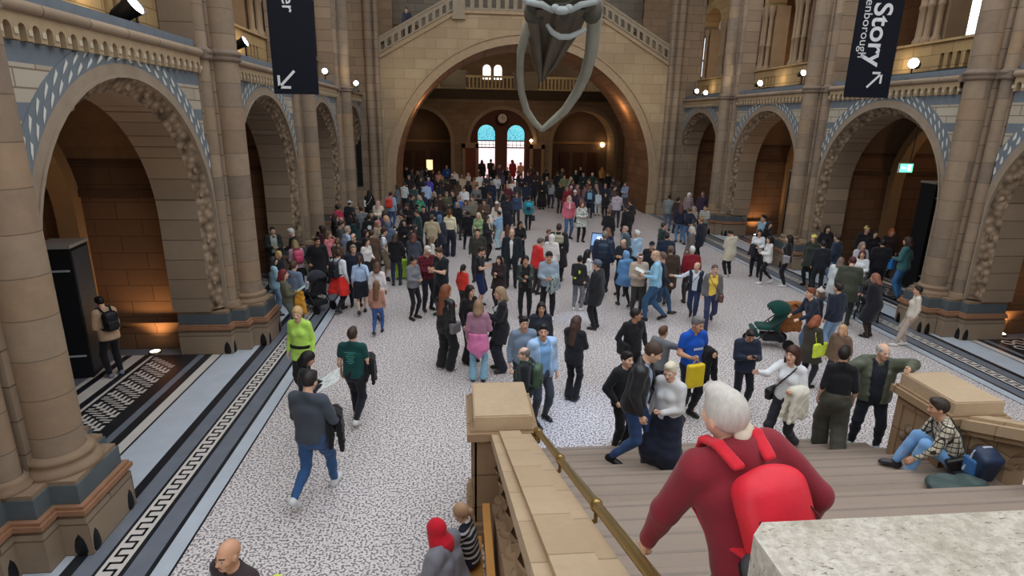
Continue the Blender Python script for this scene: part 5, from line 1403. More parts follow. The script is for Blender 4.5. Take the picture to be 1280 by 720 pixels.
# ------------------------------------------------------------------ things people carry or wear loosely (top-level)
def sdf_thing(name, label, cat, parts, origin, group=None):
    """parts = [(part name, Field in world units, material)]; the thing's origin is an Empty"""
    root = thing(name, label, cat, tuple(origin), 0, group)
    for nm, f, m in parts:
        v, q = f.mesh()
        if len(q): link(nm, mesh_np(nm, v-np.array(origin), q, [m]), root, loc=(0, 0, 0))
    return root
def wp(g, p): return np.array(g.W(p))
def backpack(g, label, col, sec=None, size=(.15, .085, .22), pocket=True, group=None, zc=.30, strap=None, mat=''):
    Rw = g.Rz @ np.stack([g.rt, g.fw, g.up], 1); S = g.S; d = .115+g.thick+size[1]*.85
    g_t = g.thick+max(0, g.B)*.8; d += max(0, g.B)*.8; c = wp(g, g.T(0, -d, zc)); vx = max(.009, min(.02, g.vox*S*.9)); b_ = np.array(size)*S
    f = Field(c-.36, c+.36, vx); f.box(c, b_, Rw, .07*S); f.ell(c+Rw @ V3(0, -.01, b_[2]*.55), (b_[0]*.95, b_[1]*1.0, b_[2]*.55), Rw, .04)
    parts = [('pack_body', f, cloth(col, mat or 'shell'))]
    if pocket:
        f = Field(c-.36, c+.36, vx); f.box(c+Rw @ V3(0, -b_[1]*.85, -b_[2]*.35), (b_[0]*.8, b_[1]*.45, b_[2]*.45), Rw, .03*S); parts.append(('front_pocket', f, cloth(sec or col, 'shell')))
    t_ = g_t+.006
    for s in (-1, 1):
        f = Field(wp(g, g.T(0, 0, .3))-.5*S, wp(g, g.T(0, 0, .3))+.5*S, vx)
        P_ = [g.T(s*.075, -.125-t_, .50), g.T(s*.095, -.06-t_*.5, .545+t_), g.T(s*.10, .02, .555+t_), g.T(s*.11, .085+t_*.7, .50), g.T(s*.125, .112+t_, .40), g.T(s*.15, .10+t_, .28), g.T(s*.175*(1), .02, .20), g.T(s*.12, -.12-t_, .14)]
        for a, b2 in zip(P_[:-1], P_[1:]):
            for o_ in ((-.017, 0, .017) if vx < .014 else (0,)): f.cone(wp(g, a+g.rt*o_), wp(g, b2+g.rt*o_), (.013 if vx < .014 else .021)*S, (.013 if vx < .014 else .021)*S, .01)
        parts.append(('strap', f, cloth(strap or sec or col)))
    return sdf_thing('backpack', label, 'backpack', parts, c, group)
def sidebag(g, label, col, side=1, size=(.13, .05, .10), z=-.02, cross=True, name='shoulder_bag', fwd=0.0, strap=None, group=None, mat='leather'):
    Rw = g.Rz @ np.stack([g.rt, g.fw, g.up], 1) @ rotz(pi/2 if fwd == 0 else 0); S = g.S; t_ = g.thick
    cl = g.T(side*(.165+t_+size[1]*.8), .02, z) if fwd == 0 else g.T(side*.06, fwd, z)
    c = wp(g, cl); vx = max(.008, min(.018, g.vox*S*.8)); b_ = np.array(size)*S
    f = Field(c-.32, c+.32, vx); f.box(c, b_, Rw, min(b_)*.6); parts = [('bag_body', f, cloth(col, mat))]
    f = Field(c-.32, c+.32, vx); f.box(c+Rw @ V3(0, 0, b_[2]*.45), (b_[0]*1.03, b_[1]*1.08, b_[2]*.5), Rw, min(b_)*.5); parts.append(('flap', f, cloth(col, mat)))
    f = Field(wp(g, g.T(0, 0, .25))-.6*S, wp(g, g.T(0, 0, .25))+.6*S, vx); sh = -side if cross else side; r_ = .013*S
    P_ = [cl+g.up*.08, g.T(side*.10, .125+t_, .20), g.T(0, .125+t_+(.03 if g.sex == 'f' else 0), .34), g.T(sh*.09, .085+t_, .48), g.T(sh*.105, 0, .55+t_), g.T(sh*.09, -.10-t_, .48), g.T(0, -.13-t_, .34), g.T(side*.12, -.11-t_, .15), cl+g.up*.08] if cross else [cl+g.up*.08, g.T(side*.19, .07, .25), g.T(side*.15, .07+t_, .46), g.T(side*.14, 0, .55+t_), g.T(side*.15, -.08-t_, .44), g.T(side*.19, -.06, .2), cl+g.up*.08]
    for a, b2 in zip(P_[:-1], P_[1:]): f.cone(wp(g, a), wp(g, b2), r_, r_, .005)
    parts.append(('strap', f, cloth(strap or col, mat)))
    return sdf_thing(name, label, 'bag', parts, c, group)
def handbag(g, label, col, hand='R', size=(.16, .06, .16), drop=.24, name='tote_bag', mat='', rot=0, group=None, handle=None):
    wr, F_, N_, Tm, pc = g.hands[hand]; S = g.S; hp_ = wp(g, pc); vx = max(.008, min(.02, g.vox*S*.9)); b_ = np.array(size)*S
    c = hp_-V3(0, 0, drop*S); Rw = g.Rz @ rotz(rot)
    f = Field(c-.42, c+.42, vx); f.box(c, b_, Rw, min(.03, b_[1]*.8)); parts = [('bag_body', f, cloth(col, mat))]
    f = Field(c-.42, c+.42, vx)
    for s in (-1, 1): 
        a = c+Rw @ V3(s*b_[0]*.55, 0, b_[2]*.9); f.cone(a, hp_, .011, .011, 0)
    parts.append(('handle', f, cloth(handle or col))); return sdf_thing(name, label, 'bag', parts, c, group)
def armcoat(g, label, col, hand='R', drop=.42, name='folded_coat', mat='', wide=.13, group=None):
    """a garment hung over the forearm"""
    sh, el, wr, _ = g.joints[hand]; S = g.S; a, b_ = wp(g, el+(wr-el)*.15), wp(g, el+(wr-el)*.9); m = (a+b_)/2; vx = max(.010, min(.022, g.vox*S))
    rng = np.random.default_rng(3); f = Field(np.minimum(a, b_)-.35-V3(0, 0, drop), np.maximum(a, b_)+.3, vx); d = nrm(b_-a); sd = nrm(np.cross(d, V3(0, 0, 1)))
    f.cone(a+V3(0, 0, .02), b_+V3(0, 0, .02), .075*S, .07*S, .04)
    for i in range(5):
        t = i/4; p = a+(b_-a)*t
        for s in (-1, 1): f.cone(p+sd*s*.045*S, p+sd*s*(.05+.03*rng.random())*S+d*(t-.5)*.16*S-V3(0, 0, drop*S*(.75+.3*rng.random())), .045*S, .032*S, .04)
    f.folds(.006, rng, .07); 
    return sdf_thing(name, label, 'coat', [('cloth', f, cloth(col, mat))], m, group)
def phone(g, label, hand='R', col='24.26.30', group=None):
    wr, F_, N_, Tm, pc = g.hands[hand]; c = wp(g, pc+F_*.02+N_*.012); Rw = g.Rz @ np.stack([Tm, F_, N_], 1)
    t = thing('phone', label, 'phone', tuple(c), 0, group)
    M4 = Matrix.Identity(4)
    for i in range(3):
        for j in range(3): M4[i][j] = float(Rw[i, j])
    b = MB(); b.box((-.037, -.075, -.005), (.037, .075, .005), 0, M4); b.build('phone_body', cloth(col, 'shiny'), t, loc=(0, 0, 0))
    b = MB(); b.box((-.034, -.07, .005), (.034, .07, .0062), 0, M4); b.build('screen', mat_simple('phone_screen', lin(60, 76, 96), .15, .6), t, loc=(0, 0, 0))
    return t
def sheet(g, label, hand='R', size=(.17, .13), tilt=.6, col='238.240.236', name='paper_map', both=True, group=None, cat='paper'):
    pcs = [wp(g, g.hands[k][4]) for k in (('L', 'R') if both else (hand,))]; c = sum(pcs)/len(pcs)+V3(0, 0, .04); Rw = g.Rz @ np.stack([g.rt, g.fw, V3(0, 0, 1)], 1)
    t = thing(name, label, cat, tuple(c), 0, group)
    b = MB(); rows = []
    for j in range(7):
        r = []
        for i in range(9):
            u, v = (i/8-.5)*2, (j/6-.5)*2; z = -.05*abs(u)**2*.4+.012*abs((i % 4)/2-1)
            p = Rw @ V3(u*size[0], v*size[1]*cos(tilt)+.06, v*size[1]*sin(tilt)+z+.04); r.append(tuple(p))
        rows.append(r)
    b.grid(rows, 0, True); b.grid([[(q[0], q[1], q[2]-.002) for q in r] for r in rows][::-1], 0, True)
    m = NT('paper_'+col); o = m.obj(); p = m.sep(o); n = m.noise(o, 18, 2)
    k = m.ramp(n, [(.52, 0), (.56, 1)]); cc = m.mix(m.math('MULTIPLY', k, .5), lin(*parse_col(col)), lin(150, 168, 178)); m.done(cc, .7)
    b.build('sheet', m.m, t, loc=(0, 0, 0)); return t
# ================================================================== everyone in the hall
def P(label, x, y, face, h=1.70, fy=None, gz=0.0, **k):
    if fy is not None:
        Y = at_z(x, fy, gz).y; h = float(np.clip((at_y(x, y, Y).z-gz)*1.005, k.pop('hmin', 1.5), k.pop('hmax', 1.92)))
    k.pop('hmin', None); k.pop('hmax', None)
    return figure(label, x, y, face, h, gz=gz, **k)
BLK, DK, NVY, GRY = '30.30.34', '42.40.42', '34.40.58', '110.112.118'
WHT = '226.228.230'
# ---- on and by the stairs
yh = 2.36; HND = (rx(yh), yh, rz(yh)+.04)
g = P('older man in a maroon hooded top holding the brass handrail', 908, 489, 10, 1.72, gz=2.25, sex='m', reach={'L': HND}, arm=1.07, L=((.10, .56, -.52), (1, -.35, .25), 'grip'), R=((.14, .16, -.46), (.8, -1, 0), 'grip'), leg='rest', head=(14, -8), lean=22, side=-9, top='hoodie:132.38.50', bot='trousers:84.28.40', hair='short:196.190.182', build=1.22, seed=5)
MAN = g
bp = backpack(g, 'bright red rucksack with dark side pocket on the maroon hooded man', '220.42.58', '220.42.58', size=(.150, .085, .27), zc=.20, strap='206.40.54', pocket=False)
def onman(nm, pts, r, col, kind=''):
    f = Field(np.min([wp(g, p) for p in pts], 0)-.15, np.max([wp(g, p) for p in pts], 0)+.15, .008)
    for a_, b_ in zip(pts[:-1], pts[1:]): f.cone(wp(g, a_), wp(g, b_), r, r, .01)
    v, q = f.mesh(); link(nm, mesh_np(nm, v-np.array(bp.location), q, [cloth(col, kind)]), bp, loc=(0, 0, 0))
D_ = -(.115+g.thick+max(0, g.B)*.8+.085*.85)
onman('side_pocket', [g.T(-.135, D_-.005, .12), g.T(-.14, D_-.01, -.02)], .062, '74.74.80', 'shell')
onman('bottle', [g.T(-.165, D_+.02, .12), g.T(-.165, D_+.02, -.02)], .035, '30.30.32', 'shiny')
onman('white_tag', [g.T(-.175, D_-.045, .10), g.T(-.15, D_-.065, .07)], .014, '226.226.226')
onman('seam', [g.T(.14*cos(t), D_-.078, .24+.13*sin(t)) for t in [pi*k/10 for k in range(11)]], .006, '90.24.32')
onman('seam', [g.T(.12*cos(t), D_-.088, .10+.12*sin(t)) for t in [pi*k/10 for k in range(11)]], .006, '90.24.32')
f = Field(g.nek-.25, g.nek+.25, .011); f.cone(g.nek-g.fw*.085+g.rt*.02+g.up*.045, g.nek-g.fw*.05+g.rt*.075+g.up*.06, .034, .03, .02); g.part('inner_hood', f, cloth('214.198.176'))
g = P('man in a black leather jacket bending his head to the blonde woman', 823, 430, -118, fy=612, gz=.45, sex='m', L='fwd', R='down', leg='stepl', head=(10, 26), lean=10, top='leather:40.42.46', inner='shirt:146.166.196', bot='jeans:50.76.120', hair='crop:78.60.50', shoe='24.24.26', build=1.15)
g = P('short blonde woman in a white and grey sweater beside the leather jacket man', 838, 454, 128, fy=604, gz=.30, hmin=1.5, sex='f', L='hold', R='down', leg='stand', head=(10, 14), top='sweater:214.214.216', bot='longskirt:34.38.56', hair='short:226.214.190', shoe='24.24.26')
g = P('person all in black half hidden behind the leather jacket man', 784, 440, -150, 1.70, gz=.0, sex='m', L='down', R='pocket', leg='stand', top='jacket:26.27.30', bot='trousers:24.24.27', hair='short:34.28.26', shoe='22.22.24')
g = P('man in a bright blue printed t-shirt with a black coat on his arm', 862, 393, 196, fy=519, sex='m', skin_i=1, L='carry', R='carry', leg='stand', head=(10, 14), top='tshirt:26.86.190', bot='trousers:34.36.44', hair='short:120.116.116'); BLUE = g
armcoat(g, 'black coat over the arm of the man in the blue t-shirt', '26.27.30', 'L', .46)
handbag(g, 'yellow carrier bag hanging from the hand of the man in the blue t-shirt', '236.206.40', 'R', (.15, .05, .19), .28, 'carrier_bag', 'shiny')
g = P('brown haired boy in a grey hoodie next to the blue t-shirt man', 841, 412, -62, 1.55, sex='m', L='down', R='point', leg='stand', top='hoodie:120.124.128', bot='trousers:48.50.56', hair='short:96.66.48')
g = P('man in a navy jacket looking down at his phone', 940, 414, 172, fy=517, sex='m', skin_i=1, L='phone', R='phone', leg='stand', head=(0, 30), top='jacket:42.48.66', bot='trousers:32.34.40', hair='short:44.36.32')
phone(g, 'black phone held by the man in the navy jacket', 'R')
g = P('woman in a white top with long brown hair stretching out one arm', 992, 433, 122, fy=571, gz=.15, sex='f', L='carry', R=((.06, .50, -.03), (.2, 0, -1), 'flat'), leg='stepr', head=(0, 4), top='blouse:228.230.234', bot='flare:50.50.58', hair='verylong:72.44.36', shoe='226.226.226'); WTOP = g
armcoat(g, 'cream jacket over the arm of the woman in the white top', '226.222.206', 'L', .44)
sidebag(g, 'black bag slung across the woman in the white top', '34.34.40', 1, (.13, .05, .09), .02)
g = P('dark haired person in black with baggy olive trousers seen from behind', 1057, 434, -22, fy=568, gz=.15, sex='f', L='down', R='down', leg='stepl', head=(-30, 0), top='tshirt:32.32.36:half', bot='baggy:74.72.62', hair='short:36.28.28')
g = P('grey haired man in an olive padded jacket leaning on the stone newel post', 1106, 430, 150, fy=562, gz=.15, sex='m', reach={'L': (6.26, 6.98, 1.75)}, arm=1.05, L=((.42, .12, -.20), (.6, -.5, .2), 'relaxed'), R='out', leg='wide', head=(28, 4), top='puffer:92.98.82', inner='sweater:42.44.54', bot='trousers:38.40.50', hair='balding:186.182.178', shoe='190.196.200', build=1.25)
g = figure('seated man in a cream checked shirt and light jeans on the stairs', 1186, 507, 66, 1.78, 'm', 1, gz=.90, seat=.17, leg=((-.10, .50, -.13, .1, 0), (.12, .58, -.13, -.1, 0)), L='knee', R='knee', lean=24, head=(0, 4), top='shirt:206.198.178:check', bot='jeans:120.164.212', hair='short:58.48.42', shoe='48.48.54', at=(6.06, 5.84, .90)); SEAT = g
sidebag(g, 'small dark bag with its strap across the seated man in the checked shirt', '40.38.38', -1, (.11, .04, .08), .06)
P('woman in a black fitted jacket with long brown hair facing away to the right', 722, 395, -38, fy=499, sex='f', L='phone', R='fold', leg='close', head=(-10, 10), top='suit:34.34.38', bot='flare:32.32.36', hair='verylong:78.56.46', shoe='60.60.64')
P('man in a black top with short dark hair standing alone beyond the leather jacket man', 795, 386, -160, 1.72, sex='m', skin_i=2, L='pocket', R='pocket', leg='stand', head=(55, 0), top='sweater:36.36.40', bot='trousers:34.34.38', hair='crop:40.34.34'); BLKM = PEOPLE[-1]
sidebag(BLKM, 'black bag behind the man in the black top', '26.26.30', 1, (.15, .06, .13), .04, mat='')
# ---- group by the left newel post
P('woman with long auburn hair in a black leather jacket', 566, 354, -40, fy=459, sex='f', L='phone', R='down', leg='stand', head=(-20, 4), top='leather:38.38.42', bot='wide:40.40.44', hair='verylong:128.76.52', shoe='220.220.220'); g = PEOPLE[-1]
sidebag(g, 'grey shoulder bag of the woman in the black leather jacket', '120.116.120', 1, (.13, .05, .11), .0, cross=False)
P('woman with long black hair and a low black top facing the grey haired woman', 580, 359, -135, fy=457, sex='f', L='phone', R='down', leg='stand', top='blouse:34.30.32', bot='wide:34.34.38', hair='verylong:40.30.30')
P('woman in a mauve knit with a pink cloth tied at her waist and pale jeans', 598, 375, -8, fy=476, sex='f', L='down', R='carry', leg='stand', top='sweater:168.124.146', bot='flare:140.186.210', hair='bob:150.122.96'); PINK = PEOPLE[-1]
P('woman in a long black suit jacket with short grey blonde hair', 625, 359, 98, fy=464, sex='f', L='phone', R='pocket', leg='stand', top='coat:36.36.42', inner='shirt:196.196.200', bot='wide:44.46.56', hair='bob:158.134.108')
P('young man in a grey blue sweater behind the light blue jacket', 655, 396, -172, 1.74, sex='m', skin_i=1, L='down', R='down', leg='stand', top='sweater:120.134.150', bot='trousers:44.48.54', hair='short:34.30.30')
P('dark haired woman in a black sweatshirt behind the light blue jacket man', 677, 378, 176, 1.66, sex='f', skin_i=1, L='down', R='down', leg='stand', top='sweater:48.52.62', bot='trousers:40.40.46', hair='bob:44.34.34')
P('man in a light blue zipped jacket looking to the right', 679, 406, -160, fy=527, sex='m', skin_i=1, L='down', R='down', leg='stand', head=(-28, -4), top='jacket:164.190.216', inner='shirt:120.160.196', bot='trousers:66.70.78', hair='short:40.34.32', build=1.1); g = PEOPLE[-1]
P('bald man in a black jacket with glasses beside the left newel post', 655, 434, 72, fy=545, sex='m', L='down', R='carry', leg='stepl', head=(16, 8), top='jacket:34.36.40', bot='trousers:28.29.34', hair='balding:120.108.100', shoe='30.30.34'); g = PEOPLE[-1]
backpack(g, 'dark green rucksack on the bald man by the newel post', '72.92.70', '58.76.58', size=(.15, .08, .21))
# ---- left walkers
P('man in a dark grey sweater and jeans walking away past the mosaic border', 388, 464, -16, fy=629, sex='m', L='hold', R=((.0, .27, -.26), (.5, -.6, -.5), 'grip'), leg='walkr', head=(-6, 18), top='sweater:72.78.90', bot='jeans:52.86.132', hair='short:46.40.38', shoe='220.222.226', build=1.1); WALK = PEOPLE[-1]
armcoat(WALK, 'black coat over the arm of the man in the dark grey sweater', '28.28.32', 'R', .42)
P('black haired woman in black reading a large white map', 388, 440, -80, 1.62, sex='f', skin_i=1, L='hold', R='hold', leg='stand', head=(0, 24), top='jacket:34.36.42', bot='trousers:34.34.38', hair='long:32.28.30'); MAPW = PEOPLE[-1]
sheet(MAPW, 'large white paper map read by the black haired woman', size=(.24, .19), tilt=.5)
P('man in a dark green printed t-shirt walking away with a black coat', 440, 410, -12, fy=528, sex='m', L='down', R='carry', leg='stepl', head=(-4, 0), top='tshirt:24.74.72', bot='trousers:34.36.44', hair='short:62.48.40', shoe='224.224.224', build=1.1); TEE = PEOPLE[-1]
armcoat(TEE, 'black coat over the arm of the man in the green t-shirt', '28.28.32', 'R', .40)
P('woman in a bright lime tunic with a black belt', 371, 384, 168, fy=498, sex='f', L='down', R='down', leg='close', head=(8, 4), top='shirt:188.232.104', bot='leggings:34.32.34', hair='ponytail:204.170.120', shoe='70.56.50'); LIME = PEOPLE[-1]
P('person in a beige jacket looking into the near left chapel', 122, 371, 55, fy=471, sex='f', L='hold', R='hold', leg='stand', head=(0, 24), lean=6, top='jacket:206.172.142', bot='trousers:30.30.36', hair='short:30.26.28', shoe='120.124.140'); g = PEOPLE[-1]
backpack(g, 'black rucksack on the person in the beige jacket in the chapel', '30.31.36', size=(.14, .08, .20))
P('woman with dark red hair in an olive sweater leaning back on the left pier', 332, 337, -78, 1.66, sex='f', L='hold', R='hold', leg=((-.08, .22, 0, .1, 0), (.10, .30, 0, -.1, 0)), lean=-6, top='sweater:88.88.72', bot='flare:92.100.96', hair='bob:110.40.44', at=None); REDH = PEOPLE[-1]
# ---- bench below the stairs
g = figure('person in a red headscarf and grey top seated on the bench', 545, 640, 62, 1.62, 'f', 1, seat=.59, leg=((-.10, .50, 0, .2, 0), (.12, .46, 0, -.1, 0)), L='lap', R='lap', lean=14, head=(0, 10), top='cape:128.128.138', bot='trousers:34.36.40', hair='hijab:196.28.48', at=(-.09, 4.72, 0)); 
g = figure('fair haired child in a dark striped top seated on the bench', 594, 627, 70, 1.34, 'c', 0, seat=.56, leg=((-.10, .42, .05, .2, 0), (.12, .40, .05, -.1, 0)), L='lap', R='lap', lean=8, head=(10, 14), top='sweater:34.38.52:stripe', bot='trousers:44.48.62', hair='ponytail:176.142.110', at=(.09, 5.18, 0))
g = figure('dark haired person seated nearest on the bench, mostly below the frame', 598, 690, 80, 1.62, 'f', 0, seat=.59, leg=((-.10, .46, 0, .2, 0), (.12, .46, 0, -.1, 0)), L='lap', R='lap', lean=10, top='sweater:60.56.50', bot='trousers:36.36.42', hair='long:38.32.32', at=(.02, 3.95, 0))
g = figure('bald man at the lower edge of the floor beside the lime coat', 293, 684, 150, 1.76, 'm', 1, L='down', R='down', top='sweater:60.50.52', bot='trousers:40.42.50', hair='none')
g = figure('person in a yellow lime coat at the lower edge beside the bald man', 334, 716, 10, 1.55, 'f', 0, L='down', R='down', top='raincoat:216.232.90', bot='trousers:50.54.62', hair='none:200.220.80', hat='hood:216.232.90')
# ---- left side by the piers
P('person in black beside the tall dark cabinet on the left', 340, 284, -150, 1.72, sex='m', top='jacket:46.50.50', inner='tshirt:170.176.170', bot='trousers:36.36.40', hair='short:40.36.34', L='hold', R='hold')
P('white haired man in a black coat by the second left pier', 362, 286, 90, 1.74, sex='m', top='coat:34.28.30', bot='trousers:34.34.38', hair='short:206.206.202', L='hold', R='hold', head=(0, 18))
P('light brown haired person in a grey pink top with a pink rucksack', 373, 300, 30, 1.66, sex='f', top='sweater:176.150.158', bot='trousers:34.34.44', hair='bob:140.120.84', L='hold', R='hold', lean=10, head=(0, 14)); g = PEOPLE[-1]
backpack(g, 'pink rucksack on the person in the grey pink top', '206.84.118', '186.66.100', size=(.14, .08, .19))
P('child with a blonde fringe in a dark coat beside the pink rucksack', 353, 313, -120, 1.42, sex='c', top='coat:38.36.40', bot='trousers:36.36.42', hair='bob:206.176.104')
P('person in a grey blue hoodie seen from behind near the red haired woman', 357, 327, -25, 1.68, sex='m', top='hoodie:104.118.140', bot='trousers:84.72.60', hair='short:84.58.48', L='hold', R='carry', lean=6)
P('person in pale denim standing behind the red haired woman', 341, 321, -60, 1.58, sex='f', top='jacket:150.186.204', bot='jeans:120.150.180', hair='long:44.38.38', L='hold', R='hold')
P('woman with long dark hair in maroon turned to the left pier', 402, 282, 75, 1.70, sex='f', top='coat:66.30.38', bot='trousers:40.34.38', hair='verylong:44.34.32', L='down', R='face')
P('brown haired woman with one pink sleeved arm raised', 410, 289, -100, 1.66, sex='f', top='sweater:214.128.134', bot='trousers:44.42.46', hair='long:104.86.66', L='face', R='down')
P('man in a white shirt with a red coat round his waist', 417, 310, -28, fy=388, hmax=1.8, sex='m', top='shirt:222.228.234', bot='trousers:40.40.48', hair='short:76.54.44', L='carry', R='down', leg='stepl', head=(40, 0)); WAIST = PEOPLE[-1]
backpack(WAIST, 'black rucksack on the man in the white shirt with a red coat', '40.46.52', size=(.14, .08, .22))
P('man in a crimson shirt by the third left pier', 421, 256, 60, 1.76, sex='m', skin_i=2, top='shirt:176.40.70', bot='trousers:44.40.44', hair='crop:40.32.30', L='phone', R='down')
P('person in a charcoal coat with a pale cap beyond the crimson shirt', 437, 251, -30, 1.72, sex='m', top='coat:46.48.56', bot='trousers:40.40.44', hair='short:60.54.50', hat='cap:190.186.176')
P('person in a black puffer standing under the crimson shirted man', 419, 268, -60, 1.62, sex='f', top='puffer:36.36.42', bot='trousers:36.36.40', hair='bob:60.44.40', scarf='216.160.180')
P('older man in a pale blue shirt with grey hair on the left', 436, 283, -60, 1.74, sex='m', top='shirt:176.200.232', bot='trousers:130.150.180', hair='short:168.154.142', L='pocket', R='down')
P('balding man in a black jacket right of the pale blue shirt', 443, 292, 165, 1.72, sex='m', top='jacket:36.34.40', bot='trousers:36.36.40', hair='balding:88.70.60', L='hold', R='hold', head=(0, 16))
P('woman in dark teal looking left beyond the pale blue shirt', 447, 270, 60, 1.66, sex='f', top='coat:30.56.62', bot='trousers:34.34.40', hair='long:38.34.34', L='hold', R='phone')
P('person in black with a white round emblem on the back', 458, 268, 10, 1.68, sex='m', top='jacket:34.32.36', bot='trousers:38.38.42', hair='short:44.38.36'); EMBL = PEOPLE[-1]
P('person in a black coat by the far wall panel with a white bag', 461, 238, 20, 1.70, sex='f', top='coat:32.30.32', bot='trousers:30.30.34', hair='long:34.28.28'); g = PEOPLE[-1]
sidebag(g, 'white bag on the person in black by the wall panel', '220.214.204', -1, (.13, .06, .17), .18, mat='')
P('woman in a cream top with a rosy headscarf on the left', 472, 251, 165, 1.64, sex='f', top='cape:214.204.184', bot='trousers:70.60.58', hair='hijab:206.160.154', L='hold', R='hold')
P('woman in a beige coat with a dusty pink hat', 473, 276, -110, 1.64, sex='f', top='coat:170.154.132', bot='trousers:60.56.54', hair='bob:150.110.90', hat='beanie:196.130.140', L='hold', R='down')
P('person in a slate blue hooded coat left of centre', 484, 277, -10, 1.66, sex='m', top='coat:92.112.136', bot='trousers:44.46.56', hair='short:90.70.54', hat='hood:92.112.136')
P('fair haired woman leaning in beyond the slate blue hood', 488, 270, 110, 1.62, sex='f', top='jacket:120.104.92', bot='trousers:50.48.48', hair='bob:206.166.130')
P('young man with dark hair in a black top near the red rucksack', 496, 266, 100, 1.74, sex='m', top='sweater:34.32.36', bot='trousers:34.34.40', hair='short:50.36.34', L='hold', R='hold')
P('person in a pale denim jacket wearing a red rucksack', 488, 240, -15, 1.72, sex='m', top='jacket:150.176.200', bot='jeans:60.86.130', hair='short:50.40.36'); g = PEOPLE[-1]
backpack(g, 'red orange rucksack on the person in the pale denim jacket', '232.70.60', size=(.16, .09, .22))
P('man in a maroon cap and white t-shirt with a lime suitcase', 484, 288, -80, fy=353, hmin=1.7, sex='m', top='tshirt:224.232.238', bot='shorts:150.136.110', hair='short:70.52.44', hat='cap:74.34.42', L='down', R=((.08, .16, -.46), (.2, -1, 0), 'grip')); CAPM = PEOPLE[-1]
backpack(CAPM, 'slim maroon bag on the man in the maroon cap', '86.50.56', size=(.11, .06, .18), pocket=False)
P('woman in a white blouse and black trousers near the lime suitcase', 457, 297, -120, 1.66, sex='f', top='blouse:224.222.218', bot='wide:34.34.38', hair='long:40.32.32', L='hold', R='down')
P('woman in dark clothes behind the white blouse', 455, 287, -90, 1.66, sex='f', top='jacket:60.34.42', bot='trousers:38.36.40', hair='long:42.32.34', L='down', R='down')
P('woman in a light blue blouse and black skirt walking away on the left', 449, 320, 8, fy=388, hmin=1.6, sex='f', top='blouse:178.202.234', bot='skirt:36.40.50', hair='ponytail:70.46.40', L='down', R='aft', leg='stepr')
P('woman in a white dress with a strap across her back', 471, 328, -5, fy=402, sex='f', top='dress:232.226.228', bot='skirt:232.214.206', hair='bob:104.72.58', L='down', R='down', leg='stepl'); g = PEOPLE[-1]
sidebag(g, 'small tan bag of the woman in the white dress', '150.110.84', 1, (.09, .04, .07), -.04)
P('girl with very long brown hair and blue jeans', 470, 351, -5, fy=418, hmin=1.2, sex='c', top='sweater:178.132.116', bot='jeans:60.92.150', hair='verylong:122.88.64', leg='stepr')
P('woman in a grey sweater and black leggings holding her hands together', 517, 320, -130, fy=400, sex='f', skin_i=1, top='sweater:126.130.136', bot='leggings:34.32.36', hair='bun:46.36.38', L='hold', R='hold', head=(-10, 10))
P('white bearded man in a white cap and maroon checked shirt', 537, 309, -150, fy=391, sex='m', top='shirt:122.40.56:plaid', bot='trousers:42.42.50', hair='short:214.206.200', hat='cap:226.214.206', L='hold', R='hold', head=(0, 14), build=1.1)
P('man in a black t-shirt and black trousers beside the white capped man', 552, 309, 128, fy=396, sex='m', top='tshirt:30.38.44', bot='trousers:30.32.38', hair='short:70.50.42', L='phone', R='phone', head=(0, 20), build=1.2)
P('child in a red top beyond the auburn haired woman', 572, 331, -40, 1.38, sex='c', top='sweater:214.60.48', bot='trousers:50.46.50', hair='ponytail:34.28.30')
# ---- middle left
P('man in a dark jacket with pink collar left of the tan shirt', 514, 281, -60, 1.74, sex='m', top='jacket:54.58.68', bot='trousers:40.40.46', hair='short:50.40.38', scarf='206.130.130', L='hold', R='hold')
P('long haired woman in a black coat below the young man in black', 506, 286, 10, 1.68, sex='f', top='coat:32.32.36', bot='trousers:34.34.38', hair='long:46.36.32')
P('person in a blue grey coat holding papers left of the tan shirt', 520, 290, -15, 1.66, sex='f', top='coat:74.80.92', bot='trousers:42.42.48', hair='bob:110.70.60', L='phone', R='phone')
P('person in a pale cream cardigan crouched beside the tan shirt', 531, 295, -70, 1.55, sex='f', top='cardigan:206.202.190', bot='trousers:60.60.62', hair='long:130.110.90')
P('man in a tan shirt seen from behind', 540, 268, -10, 1.78, sex='m', top='shirt:186.172.144:half', bot='trousers:36.36.42', hair='short:84.74.64', L='carry', R='carry', build=1.2)
P('person in a denim hood carrying a dark rucksack right of the tan shirt', 549, 269, -10, 1.68, sex='f', top='coat:56.60.74', bot='trousers:44.44.52', hair='short:60.52.50', hat='hood:90.116.146')
P('woman in a yellow scarf and white sleeves with wide navy trousers', 562, 262, -6, fy=321, sex='f', top='blouse:236.226.196', bot='wide:38.42.58', hair='ponytail:104.62.46', scarf='222.190.100')
P('man all in black with legs apart in the middle of the hall', 585, 264, -12, fy=312, sex='m', skin_i=2, top='sweater:30.30.34', bot='trousers:30.30.34', hair='crop:28.26.28', leg='wide', L='down', R='carry')
P('fair haired woman in a pale green cardigan', 598, 266, 150, 1.64, sex='f', top='cardigan:150.178.130', bot='trousers:70.66.56', hair='bob:206.196.170', L='hold', R='hold')
P('woman in black with a long beige scarf', 609, 270, -120, 1.68, sex='f', top='coat:40.40.44', bot='trousers:40.38.40', hair='long:70.58.50', scarf='222.206.176', L='hold', R='hold')
P('man in a light blue shirt and pale trousers reading a sheet', 624, 264, 60, fy=312, sex='m', top='shirt:150.190.226', bot='trousers:176.208.220', hair='short:44.36.36', L='phone', R='phone'); g = PEOPLE[-1]
sheet(g, 'white sheet held by the man in the light blue shirt', size=(.15, .20), tilt=1.2, name='paper_sheet')
P('man in a dark olive sweater facing the stairs', 597, 286, 172, 1.74, sex='m', top='sweater:64.62.56', bot='trousers:40.40.44', hair='short:52.42.38', build=1.1)
